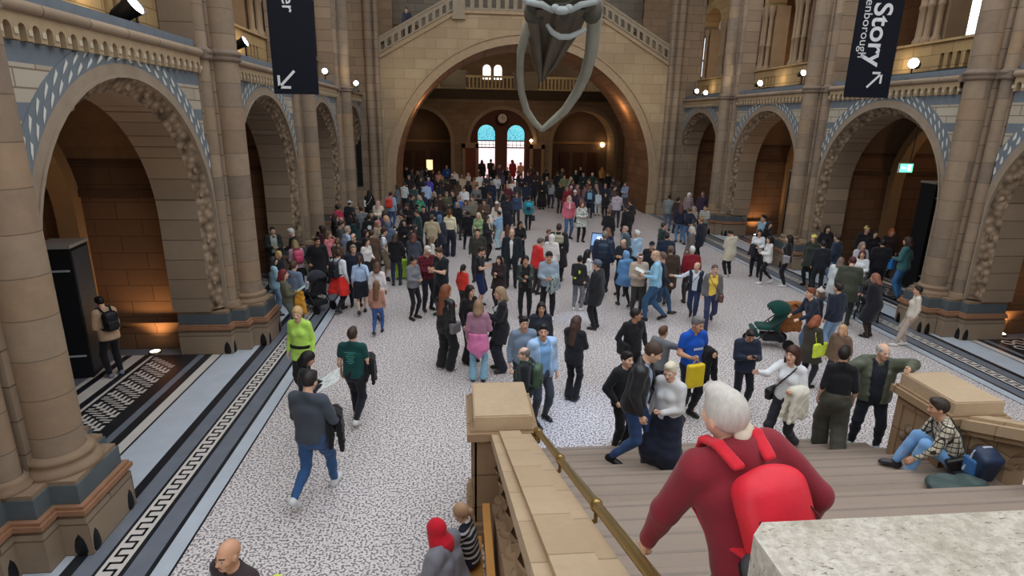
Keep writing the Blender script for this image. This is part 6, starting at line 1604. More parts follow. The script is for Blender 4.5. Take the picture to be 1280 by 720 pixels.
P('man in a black t-shirt and navy shorts looking at a phone', 604, 309, -110, fy=375, hmin=1.72, sex='m', top='tshirt:34.36.42', bot='shorts:34.44.84', hair='short:54.42.38', L='phone', R='phone', head=(0, 16)); g = PEOPLE[-1]
phone(g, 'phone held by the man in navy shorts', 'R')
P('woman with long black hair in a dark brown dress', 623, 320, 150, fy=382, sex='f', top='coat:54.44.46', bot='trousers:40.36.40', hair='verylong:30.26.28', L='phone', R='hold')
P('tall bald man in a dark suit with a white collar', 640, 286, 170, fy=360, sex='m', top='suit:34.44.52', inner='shirt:224.226.228', bot='trousers:34.38.46', hair='balding:160.140.120', build=1.25, L='down', R='down')
P('woman with very long black hair behind the man in the suit', 649, 277, -160, 1.66, sex='f', skin_i=2, top='jacket:34.34.38', bot='trousers:32.32.36', hair='verylong:28.26.28', L='hold', R='hold')
P('pale pink clad woman just left of the bald suited man', 636, 281, -20, 1.58, sex='f', top='cardigan:226.200.196', bot='trousers:60.50.50', hair='long:90.62.50')
P('woman in a cream knit with a fluffy white hat', 621, 252, -10, 1.66, sex='f', top='sweater:224.214.200', bot='trousers:90.84.80', hair='long:120.96.80', hat='beanie:230.226.220')
P('person in a dark navy coat beside the fluffy white hat', 634, 245, -20, 1.74, sex='m', top='longcoat:44.46.58', bot='trousers:40.40.46', hair='short:60.50.46')
P('woman with a teal rucksack walking away on the open floor', 661, 245, -5, fy=289, sex='f', top='jacket:70.140.150', bot='trousers:38.38.42', hair='bun:56.42.42', leg='stepr'); g = PEOPLE[-1]
backpack(g, 'bright teal rucksack on the woman walking across the open floor', '40.176.206', '40.44.50', size=(.14, .09, .20))
handbag(g, 'dark bag in the hand of the woman with the teal rucksack', '50.52.64', 'R', (.12, .06, .14), .2)
P('woman in a long black dress standing on the bare floor by the entrance', 678, 225, 170, fy=262, sex='f', top='longcoat:32.28.30', bot='longskirt:32.28.30', hair='long:40.32.32', L='hold', R='hold')
# ---- middle right
P('man in a red jacket with grey hair bending over', 677, 298, -70, 1.72, sex='m', top='jacket:220.50.52', bot='trousers:60.56.58', hair='short:96.90.84', L='hold', R='hold', head=(0, 20), lean=8, inner='sweater:150.110.90')
P('person in a white hooded top behind the red jacket', 690, 293, -20, 1.68, sex='f', top='coat:232.230.228', bot='trousers:70.64.66', hair='short:210.206.202', hat='hood:234.232.230')
P('woman in a black leather jacket with hands clasped and hair tied back', 659, 320, 172, fy=398, sex='f', skin_i=1, top='leather:54.62.60', inner='sweater:36.36.40', bot='trousers:30.30.34', hair='bun:40.30.32', L='phone', R='hold')
P('young man in a black beanie and pale grey sweater carrying clothes', 685, 315, 170, fy=400, sex='m', top='sweater:156.172.188', bot='trousers:34.32.36', hair='short:40.34.34', hat='beanie:32.32.36', L='hold', R='hold', shoe='220.220.220', skin_i=1); g = PEOPLE[-1]
armcoat(g, 'bundled grey patterned jacket in the arms of the young man in the beanie', '150.164.166', 'L', .34, mat='print')
P('tall person in a long black coat with a beige rucksack', 699, 280, -15, fy=352, hmin=1.75, sex='m', top='longcoat:46.46.48', bot='trousers:40.40.44', hair='short:70.48.48', build=1.2); g = PEOPLE[-1]
backpack(g, 'beige rucksack on the tall person in the long black coat', '176.170.150', size=(.17, .08, .12), zc=.40)
P('brown haired child between the red jacket and the long black coat', 686, 287, -120, 1.45, sex='c', top='sweater:90.70.66', bot='trousers:50.48.50', hair='short:120.84.66')
P('woman in a pink jacket and jeans with a white scarf', 712, 245, -170, fy=299, sex='f', top='jacket:206.110.128', bot='jeans:70.100.140', hair='bob:196.180.160', scarf='232.220.220', L='pocket', R='down')
P('woman in a white patterned top with a black skirt bag', 728, 252, -175, fy=303, sex='f', top='coat:206.212.206:print', bot='trousers:36.34.38', hair='long:110.82.66', L='hold', R='hold')
P('person in a white knitted hat and plum jacket', 719, 238, -160, 1.66, sex='f', top='jacket:60.42.62', bot='trousers:46.44.52', hair='bob:120.100.90', hat='beanie:236.232.226')
P('woman in a dark red coat near the white knitted hat', 709, 233, 150, 1.64, sex='f', top='coat:130.36.50', bot='trousers:60.40.46', hair='bob:150.120.100')
P('white haired person beside the dark red coat', 715, 232, 170, 1.62, sex='m', top='jacket:96.50.60', bot='trousers:56.44.50', hair='short:230.226.220')
P('man in a navy jacket with a pale blue rucksack near the entrance', 738, 233, -15, fy=273, sex='m', top='jacket:52.60.82', bot='trousers:44.46.58', hair='short:130.106.90'); g = PEOPLE[-1]
backpack(g, 'pale blue rucksack on the man in the navy jacket near the entrance', '130.180.206', size=(.13, .08, .18))
P('woman in a dusty pink coat left of the pale blue rucksack', 730, 230, 20, 1.68, sex='f', top='coat:150.100.110', bot='trousers:60.50.60', hair='long:110.70.66')
P('child in a pale grey tracksuit near the right foot of the arch', 748, 239, -10, 1.36, sex='c', top='hoodie:206.222.230', bot='trousers:206.222.230', hair='short:150.130.110')
P('person crouching in black with a pale face near the right foot of the arch', 760, 241, 150, 1.35, sex='c', top='coat:36.36.38', bot='trousers:34.34.36', hair='bob:70.60.50')
P('man in a lavender grey hoodie seen from behind on the right', 772, 240, -10, 1.76, sex='m', top='hoodie:186.176.190', bot='trousers:60.60.66', hair='short:46.40.40', build=1.15, L='hold', R='hold')
P('woman in a pale blue jacket with folded arms against the right arch foot', 782, 228, 130, 1.68, sex='f', top='jacket:136.150.182', bot='trousers:70.70.80', hair='bob:120.96.84', L='fold', R='fold')
P('dark coated person facing the woman with folded arms', 773, 226, -80, 1.70, sex='f', top='coat:50.44.50', bot='trousers:44.40.44', hair='long:60.46.44', L='hold', R='hold')
P('man in a black coat, second from the lavender hoodie toward the stairs', 785, 257, 20, 1.74, sex='m', top='coat:34.34.38', bot='trousers:34.34.38', hair='short:60.46.42', build=1.1)
P('person in a black coat right behind the lavender hoodie', 789, 250, 40, 1.72, sex='m', top='coat:32.32.36', bot='trousers:32.32.36', hair='short:36.30.32')
P('brown haired person in a black coat with a rucksack strap', 762, 262, -30, 1.72, sex='f', top='coat:36.36.40', bot='trousers:34.34.38', hair='short:110.76.64', L='carry', R='down', leg='stepl')
P('grey haired man in a navy padded coat with a big rucksack', 761, 290, -20, fy=366, hmin=1.72, sex='m', top='puffer:44.56.78', bot='trousers:44.48.58', hair='short:140.134.124', build=1.2); g = PEOPLE[-1]
backpack(g, 'navy rucksack on the grey haired man in the padded coat', '46.62.84', '40.52.70', size=(.16, .09, .21))
P('brown haired person in navy just left of the big rucksack', 755, 286, 30, 1.68, sex='f', top='jacket:40.60.92', bot='trousers:40.44.56', hair='bob:140.100.80')
P('grey haired man in a blue green jacket facing left', 782, 283, 100, 1.72, sex='m', top='jacket:84.104.118', bot='trousers:56.60.68', hair='short:190.164.150', scarf='150.170.180')
P('balding man in a dark jacket holding a paper beside the rucksack', 774, 299, 140, 1.74, sex='m', top='jacket:40.46.58', bot='trousers:38.40.48', hair='balding:176.150.120', L='phone', R='phone', head=(0, 24))
P('white haired man in a light blue shirt seen from the side', 797, 288, 40, 1.74, sex='m', top='shirt:170.206.238', bot='trousers:44.48.62', hair='short:226.224.216', L='hold', R='hold', build=1.15)
P('person in a sky blue raincoat with the hood down on the right', 783, 314, 10, fy=384, hmin=1.6, sex='f', top='raincoat:100.150.204', bot='leggings:36.36.42', hair='short:190.196.200', hat='hood:120.164.210', leg='stepl', L='hold', R='carry'); RAIN = PEOPLE[-1]
P('man in a black coat and grey cap standing near the lectern', 747, 325, 55, fy=411, sex='m', top='coat:40.42.46', bot='trousers:38.38.42', hair='short:90.90.96', hat='cap:96.104.118', L='hold', R='down', build=1.15)
P('child in a black jacket with neon patches by the lectern', 725, 320, -30, fy=388, hmin=1.3, sex='c', top='jacket:48.48.50', bot='trousers:120.124.130', hair='short:34.34.36', hat='cap:38.38.40', shoe='224.224.224', L='hold', R='hold'); NEON = PEOPLE[-1]
P('woman in white bending beside the lectern', 735, 312, -60, 1.60, sex='f', top='blouse:232.234.236', bot='trousers:70.70.76', hair='long:40.36.36', L='hold', R='hold', lean=8)
P('man in a pale blue shirt with grey blue trousers leaning over a suitcase', 816, 312, 68, fy=402, sex='m', top='shirt:150.204.236', bot='trousers:56.90.128', hair='balding:196.160.136', L='carry', R='carry', leg='stepl', head=(0, 16), build=1.2); PALE = PEOPLE[-1]
sheet(PALE, 'white paper in the hands of the man in the pale blue shirt', size=(.16, .12), tilt=.4, name='paper_sheet')
P('man in a navy coat and jeans striding to the right', 829, 316, -110, fy=396, sex='m', top='jacket:38.44.60', bot='jeans:56.84.116', hair='short:110.90.78', leg='walkl', L='aft', R='fwd', head=(150, 0), build=1.1)
P('man in a red and white cap behind the pale blue shirt', 803, 318, 175, 1.70, sex='m', top='jacket:190.176.160', bot='trousers:60.60.60', hair='short:90.70.60', hat='cap:226.190.190', L='hold', R='hold')
P('man in a black cap and black jacket behind the bald heads', 812, 303, 150, 1.70, sex='m', top='jacket:36.38.44', bot='trousers:40.40.46', hair='short:44.40.40', hat='cap:40.42.50')
P('person in a brown coat and brown hat seen from behind', 839, 308, -15, fy=381, sex='m', top='longcoat:72.58.50', bot='leggings:56.48.46', hair='short:110.90.74', hat='beanie:112.96.78', build=1.15, leg='stepr')
P('man in a dark green jacket looking down on the right', 830, 278, -90, 1.74, sex='m', top='jacket:44.62.60', bot='trousers:42.44.50', hair='short:70.58.50', L='hold', R='hold')
P('man in a navy jacket seen from behind below the dark green jacket', 834, 291, -20, 1.74, sex='m', top='jacket:40.50.70', bot='trousers:40.44.54', hair='short:54.44.42', build=1.15)
P('white haired person in a deep red sweater', 866, 308, -10, 1.68, sex='m', top='sweater:134.34.44', bot='trousers:60.50.50', hair='short:232.230.226', build=1.15)
P('grey haired woman in a grey brown coat on the right', 865, 283, 60, 1.66, sex='f', top='coat:110.104.98', bot='trousers:70.66.64', hair='bob:196.188.178')
P('man in a navy coat holding a white bag beside the grey haired woman', 877, 271, 40, 1.74, sex='m', top='coat:38.42.56', bot='trousers:40.42.50', hair='short:140.110.80', L='down', R='carry'); g = PEOPLE[-1]
handbag(g, 'white plastic bag held by the man in the navy coat', '230.232.234', 'R', (.13, .07, .12), .15, 'carrier_bag')
P('smiling man in a navy gilet with one arm stretched out', 872, 328, 150, fy=400, sex='m', top='gilet:40.48.66', inner='shirt:214.222.232', bot='trousers:46.58.92', hair='balding:180.160.140', L='down', R=((.42, .22, -.10), (.2, -.4, -1), 'flat'), leg='stepl', head=(-20, 0)); g = PEOPLE[-1]
sidebag(g, 'dark bag hanging at the side of the man in the navy gilet', '38.36.40', 1, (.12, .06, .12), .05)
P('woman in a yellow top and grey cardigan walking with a brown bag', 894, 331, 160, fy=412, sex='f', top='cardigan:110.108.110', inner='tshirt:236.200.84', bot='trousers:52.58.90', hair='short:110.96.92', leg='walkr', L='down', R='down', head=(15, 0)); g = PEOPLE[-1]
sidebag(g, 'brown shoulder bag of the woman in the yellow top', '104.66.60', -1, (.15, .06, .11), -.05)
P('person in a long cream coat with bowed head by the right border', 912, 288, 20, fy=347, sex='m', top='coat:206.200.180', bot='trousers:40.38.42', hair='short:40.34.34', head=(0, 34), L='hold', R='hold', build=1.25, shoe='210.206.196')
P('woman in a white top and black trousers holding a black coat', 950, 287, 150, fy=346, sex='f', skin_i=1, top='blouse:226.230.232', bot='trousers:32.32.36', hair='long:34.30.32', L='hold', R='hold', shoe='34.34.36'); g = PEOPLE[-1]
armcoat(g, 'black coat over the arm of the woman in the white top by the right border', '34.34.40', 'R', .36)
P('tall man in a pale denim jacket against the right pier', 971, 269, 100, 1.80, sex='m', skin_i=1, top='jacket:136.168.190', bot='jeans:80.100.130', hair='short:34.30.32', L='pocket', R='down')
P('woman with dark hair in black left of the pale denim jacket', 962, 277, -150, 1.66, sex='f', top='coat:34.32.36', bot='trousers:32.32.36', hair='long:36.30.32')
P('woman in a white cardigan with black hair near the right pier', 970, 296, 80, fy=357, sex='f', top='cardigan:232.232.230', bot='leggings:34.34.38', hair='long:30.28.30', L='hold', R='hold', leg='stepl', shoe='220.220.220')
P('woman in black with a rucksack leaning by the right pier', 980, 293, 60, fy=357, sex='f', top='jacket:32.32.36', bot='trousers:32.32.36', hair='verylong:30.28.30', shoe='220.220.220'); g = PEOPLE[-1]
sidebag(g, 'grey bag on the woman in black by the right pier', '150.146.150', -1, (.11, .06, .13), .05)
P('person in a green grey jacket and jeans left of the farthest right pier', 837, 244, -30, 1.72, sex='m', top='jacket:120.128.128', bot='jeans:90.104.130', hair='short:44.38.38', L='hold', R='down')
P('dark haired person in a dark coat beside the green grey jacket', 848, 247, -60, 1.70, sex='f', top='coat:60.46.46', bot='trousers:44.42.48', hair='short:36.32.32')
P('brown haired woman in navy with blue jeans by the farthest right pier', 852, 255, -20, fy=303, sex='f', top='jacket:36.42.58', bot='jeans:96.124.160', hair='long:96.62.54', leg='stand')
P('man in a navy sweater and jeans with hands behind him on the right', 862, 260, 10, fy=306, sex='m', top='sweater:42.48.66', bot='jeans:80.110.150', hair='short:90.74.66', L='back', R='back')
P('person in a white hood and mauve jacket in the farthest right arch', 862, 241, 170, 1.68, sex='f', top='jacket:146.130.134', bot='trousers:60.56.60', hair='none', hat='hood:236.236.236')
P('person in a plum coat and grey cap in the farthest right arch', 879, 240, 150, 1.68, sex='m', top='coat:74.58.80', bot='trousers:60.56.66', hair='short:120.110.110', hat='cap:176.170.170')
P('person in a beige jacket at the foot of the farthest right pier', 869, 258, 120, 1.55, sex='f', top='jacket:150.140.120', bot='trousers:90.86.76', hair='bob:170.150.140', L='hold', R='hold')
P('person in striped sleeves at the foot of the farthest right pier', 881, 257, 150, 1.58, sex='m', top='sweater:120.116.90:stripe', bot='trousers:56.54.50', hair='short:50.44.42', L='hold', R='hold')
# ---- right arch group
P('woman in a yellow knitted hat and dark green coat by the right pier', 1018, 294, 120, 1.68, fy=None, sex='f', top='coat:54.60.54', bot='trousers:40.42.44', hair='bob:110.90.70', hat='beanie:226.210.110')
P('dark haired woman in black standing behind the yellow knitted hat', 1031, 281, 170, 1.70, sex='f', top='coat:36.36.42', bot='trousers:36.36.40', hair='long:36.32.34')
P('person in black right beside the yellow knitted hat', 1030, 301, -20, 1.66, sex='m', top='jacket:40.42.50', bot='trousers:36.38.44', hair='short:44.40.40')
P('person in a navy jacket and pale jeans in the right arch', 1048, 293, 30, 1.70, sex='m', top='jacket:50.60.80', bot='jeans:110.150.190', hair='short:66.50.48')
P('person in a pale yellow beanie deep in the right arch', 1085, 283, 170, 1.74, sex='m', top='coat:40.38.42', bot='trousers:36.36.40', hair='short:70.60.50', hat='beanie:232.210.120')
P('dark haired person in black beside the pale yellow beanie', 1094, 288, 175, 1.70, sex='f', top='coat:34.32.36', bot='trousers:34.34.38', hair='long:34.30.32')
P('woman with orange hair in the right arch', 1116, 286, 160, 1.70, sex='f', top='jacket:60.44.44', bot='trousers:40.40.46', hair='long:190.104.70')
P('woman in a teal and white jacket with a blue bag by the right pier', 1127, 295, 30, fy=380, hmin=1.7, sex='f', top='jacket:70.120.124', bot='jeans:60.110.160', hair='bob:70.52.48', L='hold', R='down'); g = PEOPLE[-1]
handbag(g, 'bright blue bag carried by the woman in the teal jacket', '40.120.190', 'L', (.13, .06, .15), .18)
P('man in a black jacket left of the teal jacket', 1108, 300, -30, 1.76, sex='m', top='jacket:32.32.38', bot='trousers:34.34.40', hair='short:40.36.38')
P('woman in white with brown hair holding a white bag up', 1079, 313, 140, 1.64, sex='f', top='shirt:226.232.236', bot='trousers:90.96.106', hair='long:96.56.50', L='hold', R='hold')
P('older woman with grey hair behind the white shirted woman', 1084, 303, 175, 1.66, sex='f', top='jacket:190.190.196', bot='trousers:70.70.76', hair='bob:150.130.124', L='hold', R='hold')
P('man with dark red hair in an olive coat looking down', 1067, 321, -40, fy=406, sex='m', top='coat:74.78.66', bot='trousers:52.56.54', hair='short:84.46.46', L='down', R='hold', head=(0, 22), build=1.1)
P('person in a white patterned shawl left of the olive coat', 1052, 322, -50, 1.62, sex='f', top='cape:212.220.222', bot='trousers:60.66.74', hair='bob:120.100.90', L='hold', R='hold')
P('auburn haired woman in a long black coat bending over', 1095, 342, 30, fy=416, hmin=1.62, sex='f', top='longcoat:34.35.42', bot='leggings:60.48.44', hair='bob:150.100.80', L='hold', R='push', lean=8, build=1.2)
P('woman in a cream sweater and light trousers leaning beside the right pier', 1149, 358, 62, fy=434, sex='f', skin_i=1, top='sweater:214.206.192', bot='trousers:186.172.160', hair='short:40.34.32', L='down', R='down', leg=((-.08, .30, 0, 0, 0), (.10, .05, 0, 0, .2)), lean=-4, shoe='226.222.216')
P('ginger haired person in a navy jumper pushing the green pushchair', 1014, 360, 85, 1.68, fy=None, sex='m', top='sweater:40.46.62', bot='jeans:80.110.150', hair='short:120.72.50', L='push', R='push', lean=14)
P('child in a white and grey bobble hat', 1031, 363, 60, 1.40, sex='c', top='jacket:40.44.58', bot='jeans:170.190.206', hair='bob:110.90.80', hat='bobble:214.200.196')
P('man in a navy jacket and jeans behind the bobble hat', 1044, 352, 20, 1.68, sex='m', top='jacket:40.46.64', bot='jeans:130.160.190', hair='short:44.36.36')
P('woman with red brown hair in a dark brown coat carrying a lime tote', 1033, 397, -70, fy=486, sex='f', top='coat:66.60.54', bot='trousers:44.44.52', hair='bob:150.84.56', L='hold', R='hold', head=(0, 22)); TOTE = PEOPLE[-1]
sidebag(TOTE, 'lime yellow tote bag on the woman in the dark brown coat', '216.240.70', 1, (.20, .035, .17), .06, cross=False, name='tote_bag', mat='')
P('fair child leaning against the woman with the lime tote', 1044, 404, 120, 1.42, sex='c', top='jacket:120.96.80', bot='trousers:60.60.70', hair='bob:200.160.120')
# ---- entrance crowd beyond the bridge
E_ = [(508, 208, 160, '40.40.46', 'short:60.50.46', 'dark figure at the far left of the entrance crowd'),
 (496, 231, 100, '110.116.124', 'long:70.56.50', 'person in a grey hoodie left of the entrance crowd'), (505, 228, -40, '214.220.220', 'short:60.50.44', 'person in a pale grey jacket at the left of the entrance crowd'),
 (511, 219, 170, '54.50.56', 'short:150.130.116', 'pale faced man in charcoal under the left vestibule arch'), (517, 231, -20, '60.84.86', 'short:50.44.42', 'person in a dark teal coat with pale lining by the left arch foot'),
 (523, 244, 30, '70.150.120', 'bob:170.150.130', 'woman in a green shawl near the left arch foot'), (533, 228, -10, '170.196.230', 'short:60.52.50', 'person in pale blue stripes beside the violet coat'),
 (537, 222, -15, '84.80.190', 'short:196.186.196', 'person in a violet blue coat'), (533, 210, 170, '50.48.52', 'short:90.76.66', 'dark coated man below the lit notice'),
 (541, 212, 175, '62.54.56', 'long:80.60.54', 'dark brown coated woman right of the lit notice'), (549, 214, -10, '226.170.140', 'bob:150.100.80', 'person in a peach coat left of the bright blue coat'),
 (558, 207, 170, '40.90.170', 'short:190.150.130', 'man in a bright blue coat before the vestibule'), (568, 213, 160, '226.222.216', 'short:110.80.66', 'person in white beside the red door'),
 (577, 219, -20, '186.170.150', 'short:140.110.96', 'person in beige bending before the red door'), (585, 216, 140, '214.206.190', 'bob:190.160.140', 'person in a cream coat before the red door'),
 (593, 222, 20, '150.120.96', 'short:110.90.76', 'person in tan right of the red door'), (580, 234, 175, '226.228.230', 'short:40.36.36', 'man in a black coat with a bright white shirt'),
 (574, 245, 30, '70.100.166', 'short:176.140.120', 'man in a mid blue jacket below the black coat'), (589, 245, 170, '130.120.104', 'short:110.90.76', 'man in a khaki jacket facing the stairs near the entrance'),
 (604, 200, 5, '40.34.32', 'long:40.32.30', 'dark figure standing before the left stained window'), (612, 199, -10, '46.40.38', 'short:40.34.32', 'second dark figure before the left stained window, nearer the clock side'),
 (599, 217, 10, '234.234.234', 'short:60.52.48', 'person in a white shirt below the left stained window'), (609, 218, 170, '60.64.74', 'short:150.130.120', 'person in slate with a light collar below the left stained window'),
 (621, 219, 175, '206.212.220', 'short:110.90.80', 'man in a pale silver coat between the two stained windows'), (627, 215, 0, '86.84.104', 'long:60.50.50', 'person in a grey violet hood between the two stained windows'),
 (642, 200, 10, '150.40.40', 'long:110.40.36', 'person in a red coat before the right stained window'), (649, 203, 175, '206.150.110', 'short:120.90.76', 'person in a tan coat before the right stained window'),
 (641, 225, -30, '232.234.238', 'short:150.110.90', 'person in a white jacket with a dark strap right of centre'), (634, 230, 20, '96.50.56', 'bob:190.150.120', 'person in a wine red top beside the white jacket'),
 (652, 218, 160, '44.44.54', 'short:60.48.46', 'man in a dark blue coat right of the stained windows'), (660, 215, -170, '54.48.60', 'long:60.44.44', 'woman in a dark violet coat right of the stained windows'),
 (668, 222, 20, '40.40.48', 'short:50.42.40', 'man in black left of the long black dress'), (690, 226, -20, '150.156.158', 'long:80.66.60', 'person in a light grey coat and pale trousers'),
 (697, 215, 10, '40.38.42', 'short:90.60.50', 'tall dark coated man right of the grey coat'), (707, 219, 175, '110.124.96', 'short:110.90.76', 'person in a sage green jacket under the right vestibule arch'),
 (712, 221, 150, '150.160.120', 'bob:190.180.150', 'person in a pale green coat beside the sage green jacket'), (720, 213, 175, '34.36.42', 'short:226.220.210', 'man in a black coat with white hair under the right vestibule arch'),
 (731, 216, 160, '40.56.56', 'short:150.140.140', 'person in a dark bottle green coat'), (739, 216, -20, '36.70.62', 'short:226.222.214', 'white capped person in green by the right vestibule door'),
 (753, 209, 175, '216.160.96', 'long:206.150.96', 'person in a golden coat below the bright round lantern'), (746, 223, 10, '60.46.56', 'short:60.46.44', 'dark plum coated person below the golden coat'),
 (767, 222, 140, '60.54.60', 'bob:90.70.64', 'person in a dim grey coat right of the golden coat'), (725, 231, -170, '130.96.104', 'bob:150.110.104', 'rosy coated woman below the black coated white haired man'),
 (672, 214, 175, '60.52.50', 'short:90.70.60', 'person in brown beside the small warm lantern'), (560, 224, 0, '56.42.36', 'short:60.50.46', 'brown coated person below the bright blue coat'),
 (550, 230, 10, '44.46.56', 'long:50.42.40', 'long haired person in dark navy right of the violet coat'), (526, 221, 165, '46.48.50', 'short:90.76.70', 'man in a black jacket left of the violet coat')]
rr = random.Random(4)
for i, (x, y, fc, col, hr, lab) in enumerate(E_):
    sx = 'f' if hr.split(':')[0] in ('long', 'bob') else 'm'
    P(lab, x, y, fc+rr.uniform(-15, 15), 1.72 if sx == 'm' else 1.64, sex=sx, top=('jacket:', 'coat:', 'sweater:')[i % 3]+col, bot='trousers:'+('40.40.48', '56.54.58', '48.56.76')[i % 3], hair=hr, L=('down', 'hold', 'phone')[i % 3], R=('down', 'hold', 'pocket')[(i//2) % 3], head=(rr.uniform(-30, 30), rr.uniform(0, 14)), group=None)
# figures filling the gaps of the crowd
F_ = [(489, 222, 'charcoal', 'against the left jamb of the far arch'), (501, 216, 'dim brown', 'under the lit notice, far back on the left'), (515, 210, 'slate', 'far back, left below the lit notice'), (521, 214, 'black', 'just left of the lit notice post'),
 (527, 209, 'grey', 'just below the lit notice'), (546, 222, 'black', 'between the violet coat and the peach coat'), (554, 219, 'dim green', 'right behind the peach coat'), (564, 219, 'black', 'between the blue coat and the red door'),
 (572, 226, 'brown', 'in front of the beige bending figure'), (586, 226, 'black', 'below the cream coat at the red door'), (596, 231, 'grey', 'below the tan figure right of the red door'), (604, 228, 'black', 'in the middle below the left stained window'),
 (615, 226, 'navy', 'between the slate figure and the silver coat'), (617, 208, 'black', 'under the wall clock, beyond the silver coat'), (625, 206, 'dim violet', 'right under the wall clock'), (634, 209, 'black', 'just left of the red coat at the window'),
 (638, 214, 'brown', 'below the red coat at the window'), (646, 214, 'black', 'below the tan coat at the window'), (648, 228, 'dark grey', 'right of the white jacket with a dark strap'), (657, 228, 'navy', 'just behind the teal rucksack'),
 (664, 207, 'dim brown', 'under the small warm lantern, far back'), (683, 212, 'black', 'left of the tall dark coated man'), (684, 221, 'charcoal', 'between the long black dress and the grey coat'), (703, 211, 'dim green', 'far back by the left vestibule door'),
 (716, 225, 'plum', 'between the pale green coat and the rosy coat'), (726, 209, 'black', 'between the two right vestibule doors'), (736, 224, 'dark red', 'below the bottle green coat'), (760, 216, 'black', 'right of the golden coat, far back'),
 (757, 230, 'navy', 'left of the dim grey coat'), (745, 230, 'charcoal', 'above the child in the pale tracksuit'), (766, 232, 'brown', 'beside the dark coat facing the folded arms'), (701, 228, 'black', 'left of the dark red coat'),
 (516, 243, 'black', 'below the dark teal coat by the left arch foot'), (530, 240, 'navy', 'right of the green shawl'), (541, 240, 'black', 'below the violet blue coat'), (550, 243, 'dark brown', 'below the long haired navy figure'),
 (558, 240, 'olive', 'above the yellow scarf'), (566, 238, 'black', 'left of the mid blue jacket'), (582, 250, 'grey', 'between the mid blue and khaki jackets'), (598, 243, 'black', 'right of the khaki jacket'), (612, 240, 'charcoal', 'above the long beige scarf'),
 (605, 249, 'brown', 'left of the fluffy white hat'), (628, 236, 'black', 'above the fluffy white hat'), (646, 241, 'dim blue', 'right of the dark navy coat'), (509, 255, 'black', 'above the dark jacket with pink collar'), (521, 262, 'dark teal', 'left of the tan shirt, one row back'),
 (530, 257, 'black', 'above the tan shirt'), (544, 256, 'navy', 'above the denim hood'), (505, 274, 'black', 'between the slate blue hood and the pink collar'), (572, 253, 'black', 'above the man all in black'),
 (412, 272, 'black', 'left of the black puffer'), (427, 276, 'dark grey', 'between the black puffer and pale blue shirt'), (396, 296, 'black', 'left of the maroon coat by the pier'), (428, 296, 'brown', 'above the white shirt with a red coat'),
 (440, 265, 'black', 'below the pale cap'), (451, 258, 'grey', 'between the pale cap and rosy headscarf'), (465, 287, 'brown', 'left of the beige coat with pink hat'), (463, 264, 'black', 'left of the rosy headscarf'),
 (480, 263, 'dim violet', 'left of the leaning fair haired woman'), (495, 291, 'black', 'right of the maroon cap'), (434, 308, 'dark navy', 'between the white shirt and white blouse')]
FC = {'charcoal': '56.58.62', 'dim brown': '74.60.52', 'slate': '70.78.88', 'black': '32.32.36', 'grey': '112.114.118', 'dim green': '64.76.66', 'brown': '92.74.62', 'navy': '40.48.70', 'dim violet': '78.70.92', 'dark grey': '66.68.72', 'plum': '74.48.66', 'dark red': '100.40.48', 'dark brown': '66.52.46', 'olive': '82.84.66', 'dim blue': '64.80.110', 'dark teal': '36.64.68', 'dark navy': '36.40.58'}
for i, (x, y, cn, wh) in enumerate(F_):
    gm_ = ('coat', 'jacket', 'sweater', 'jacket')[i % 4]; sx = 'mf'[(i*7 % 5) % 2]
    P(('man' if sx == 'm' else 'woman')+' in a '+cn+' '+gm_+' '+wh, x, y, rr.choice([0, 20, 160, 180, 195, 90, -90, -20]), 1.74 if sx == 'm' else 1.64, sex=sx, top=gm_+':'+FC[cn], bot='trousers:'+('38.38.44', '50.50.56', '44.52.72')[i % 3],
      hair=('short:' if sx == 'm' else rr.choice(['long:', 'bob:', 'ponytail:']))+rr.choice(['40.34.32', '70.52.44', '110.82.62', '160.140.120', '60.46.40']), L=('hold', 'down', 'phone')[i % 3], R=('down', 'hold', 'pocket')[(i//2) % 3], head=(rr.uniform(-30, 30), rr.uniform(0, 14)), skin_i=rr.choice([0, 0, 1, 2]))
# someone on the bridge stairs
p = at_y(508, 12, YB+1.6)
figure('person in a dark jacket on the stairs of the bridge, high on the left', 508, 12, 170, 1.62, 'm', 0, at=(p.x, p.y, p.z-1.52), top='jacket:60.62.80', bot='trousers:50.50.56', hair='short:60.50.46')
b = MB(); b.box((p.x-2.2, YB+.3, p.z-1.86), (p.x+1.4, YB+3.6, p.z-1.7)); b.build('floor', stone_xz, kind='structure')
# ================================================================== loose things on the floor and on people
def suitcase(label, x, y, rz, col, h=.62, w=.40, d=.22, lift=.42, base=None):
    t = thing('suitcase', label, 'suitcase', (x, y, 0), rz)
    f = Field((-.3, -.25, .0), (.3, .25, h+.1), .012); f.box((0, 0, .05+h/2), (w/2, d/2, h/2), np.eye(3), .05)
    for i in range(5): f.cone((-w*.32+i*w*.16, -d/2, .12), (-w*.32+i*w*.16, -d/2, h-.04), .008, .008, .01)
    v, q = f.mesh(); sh_ = link('shell', mesh_np('shell', v, q, [cloth(col, 'shell')]), t, loc=(0, 0, 0))
    b = MB(); b.tube([(-.10, d*.3, h), (-.10, d*.3, h+lift), (.10, d*.3, h+lift), (.10, d*.3, h)], .010, 6); b.build('handle', blackmat, t, loc=(0, 0, 0))
    for sx in (-1, 1):
        for sy in (-1, 1):
            b = MB(); b.tube([(sx*w*.38-.012, sy*d*.33, .028), (sx*w*.38+.012, sy*d*.33, .028)], .028, 10); b.build('wheel', blackmat, sh_, loc=(0, 0, 0))
    return t
p = at_z(497, 350); suitcase('bright lime green suitcase beside the man in the maroon cap', p.x+.12, p.y+.15, .2, '178.226.60', .60, .38)
p = at_z(803, 378); suitcase('black suitcase in front of the man in the pale blue shirt', p.x-.05, p.y+.15, -.3, '30.31.34', .55, .36, lift=.2)

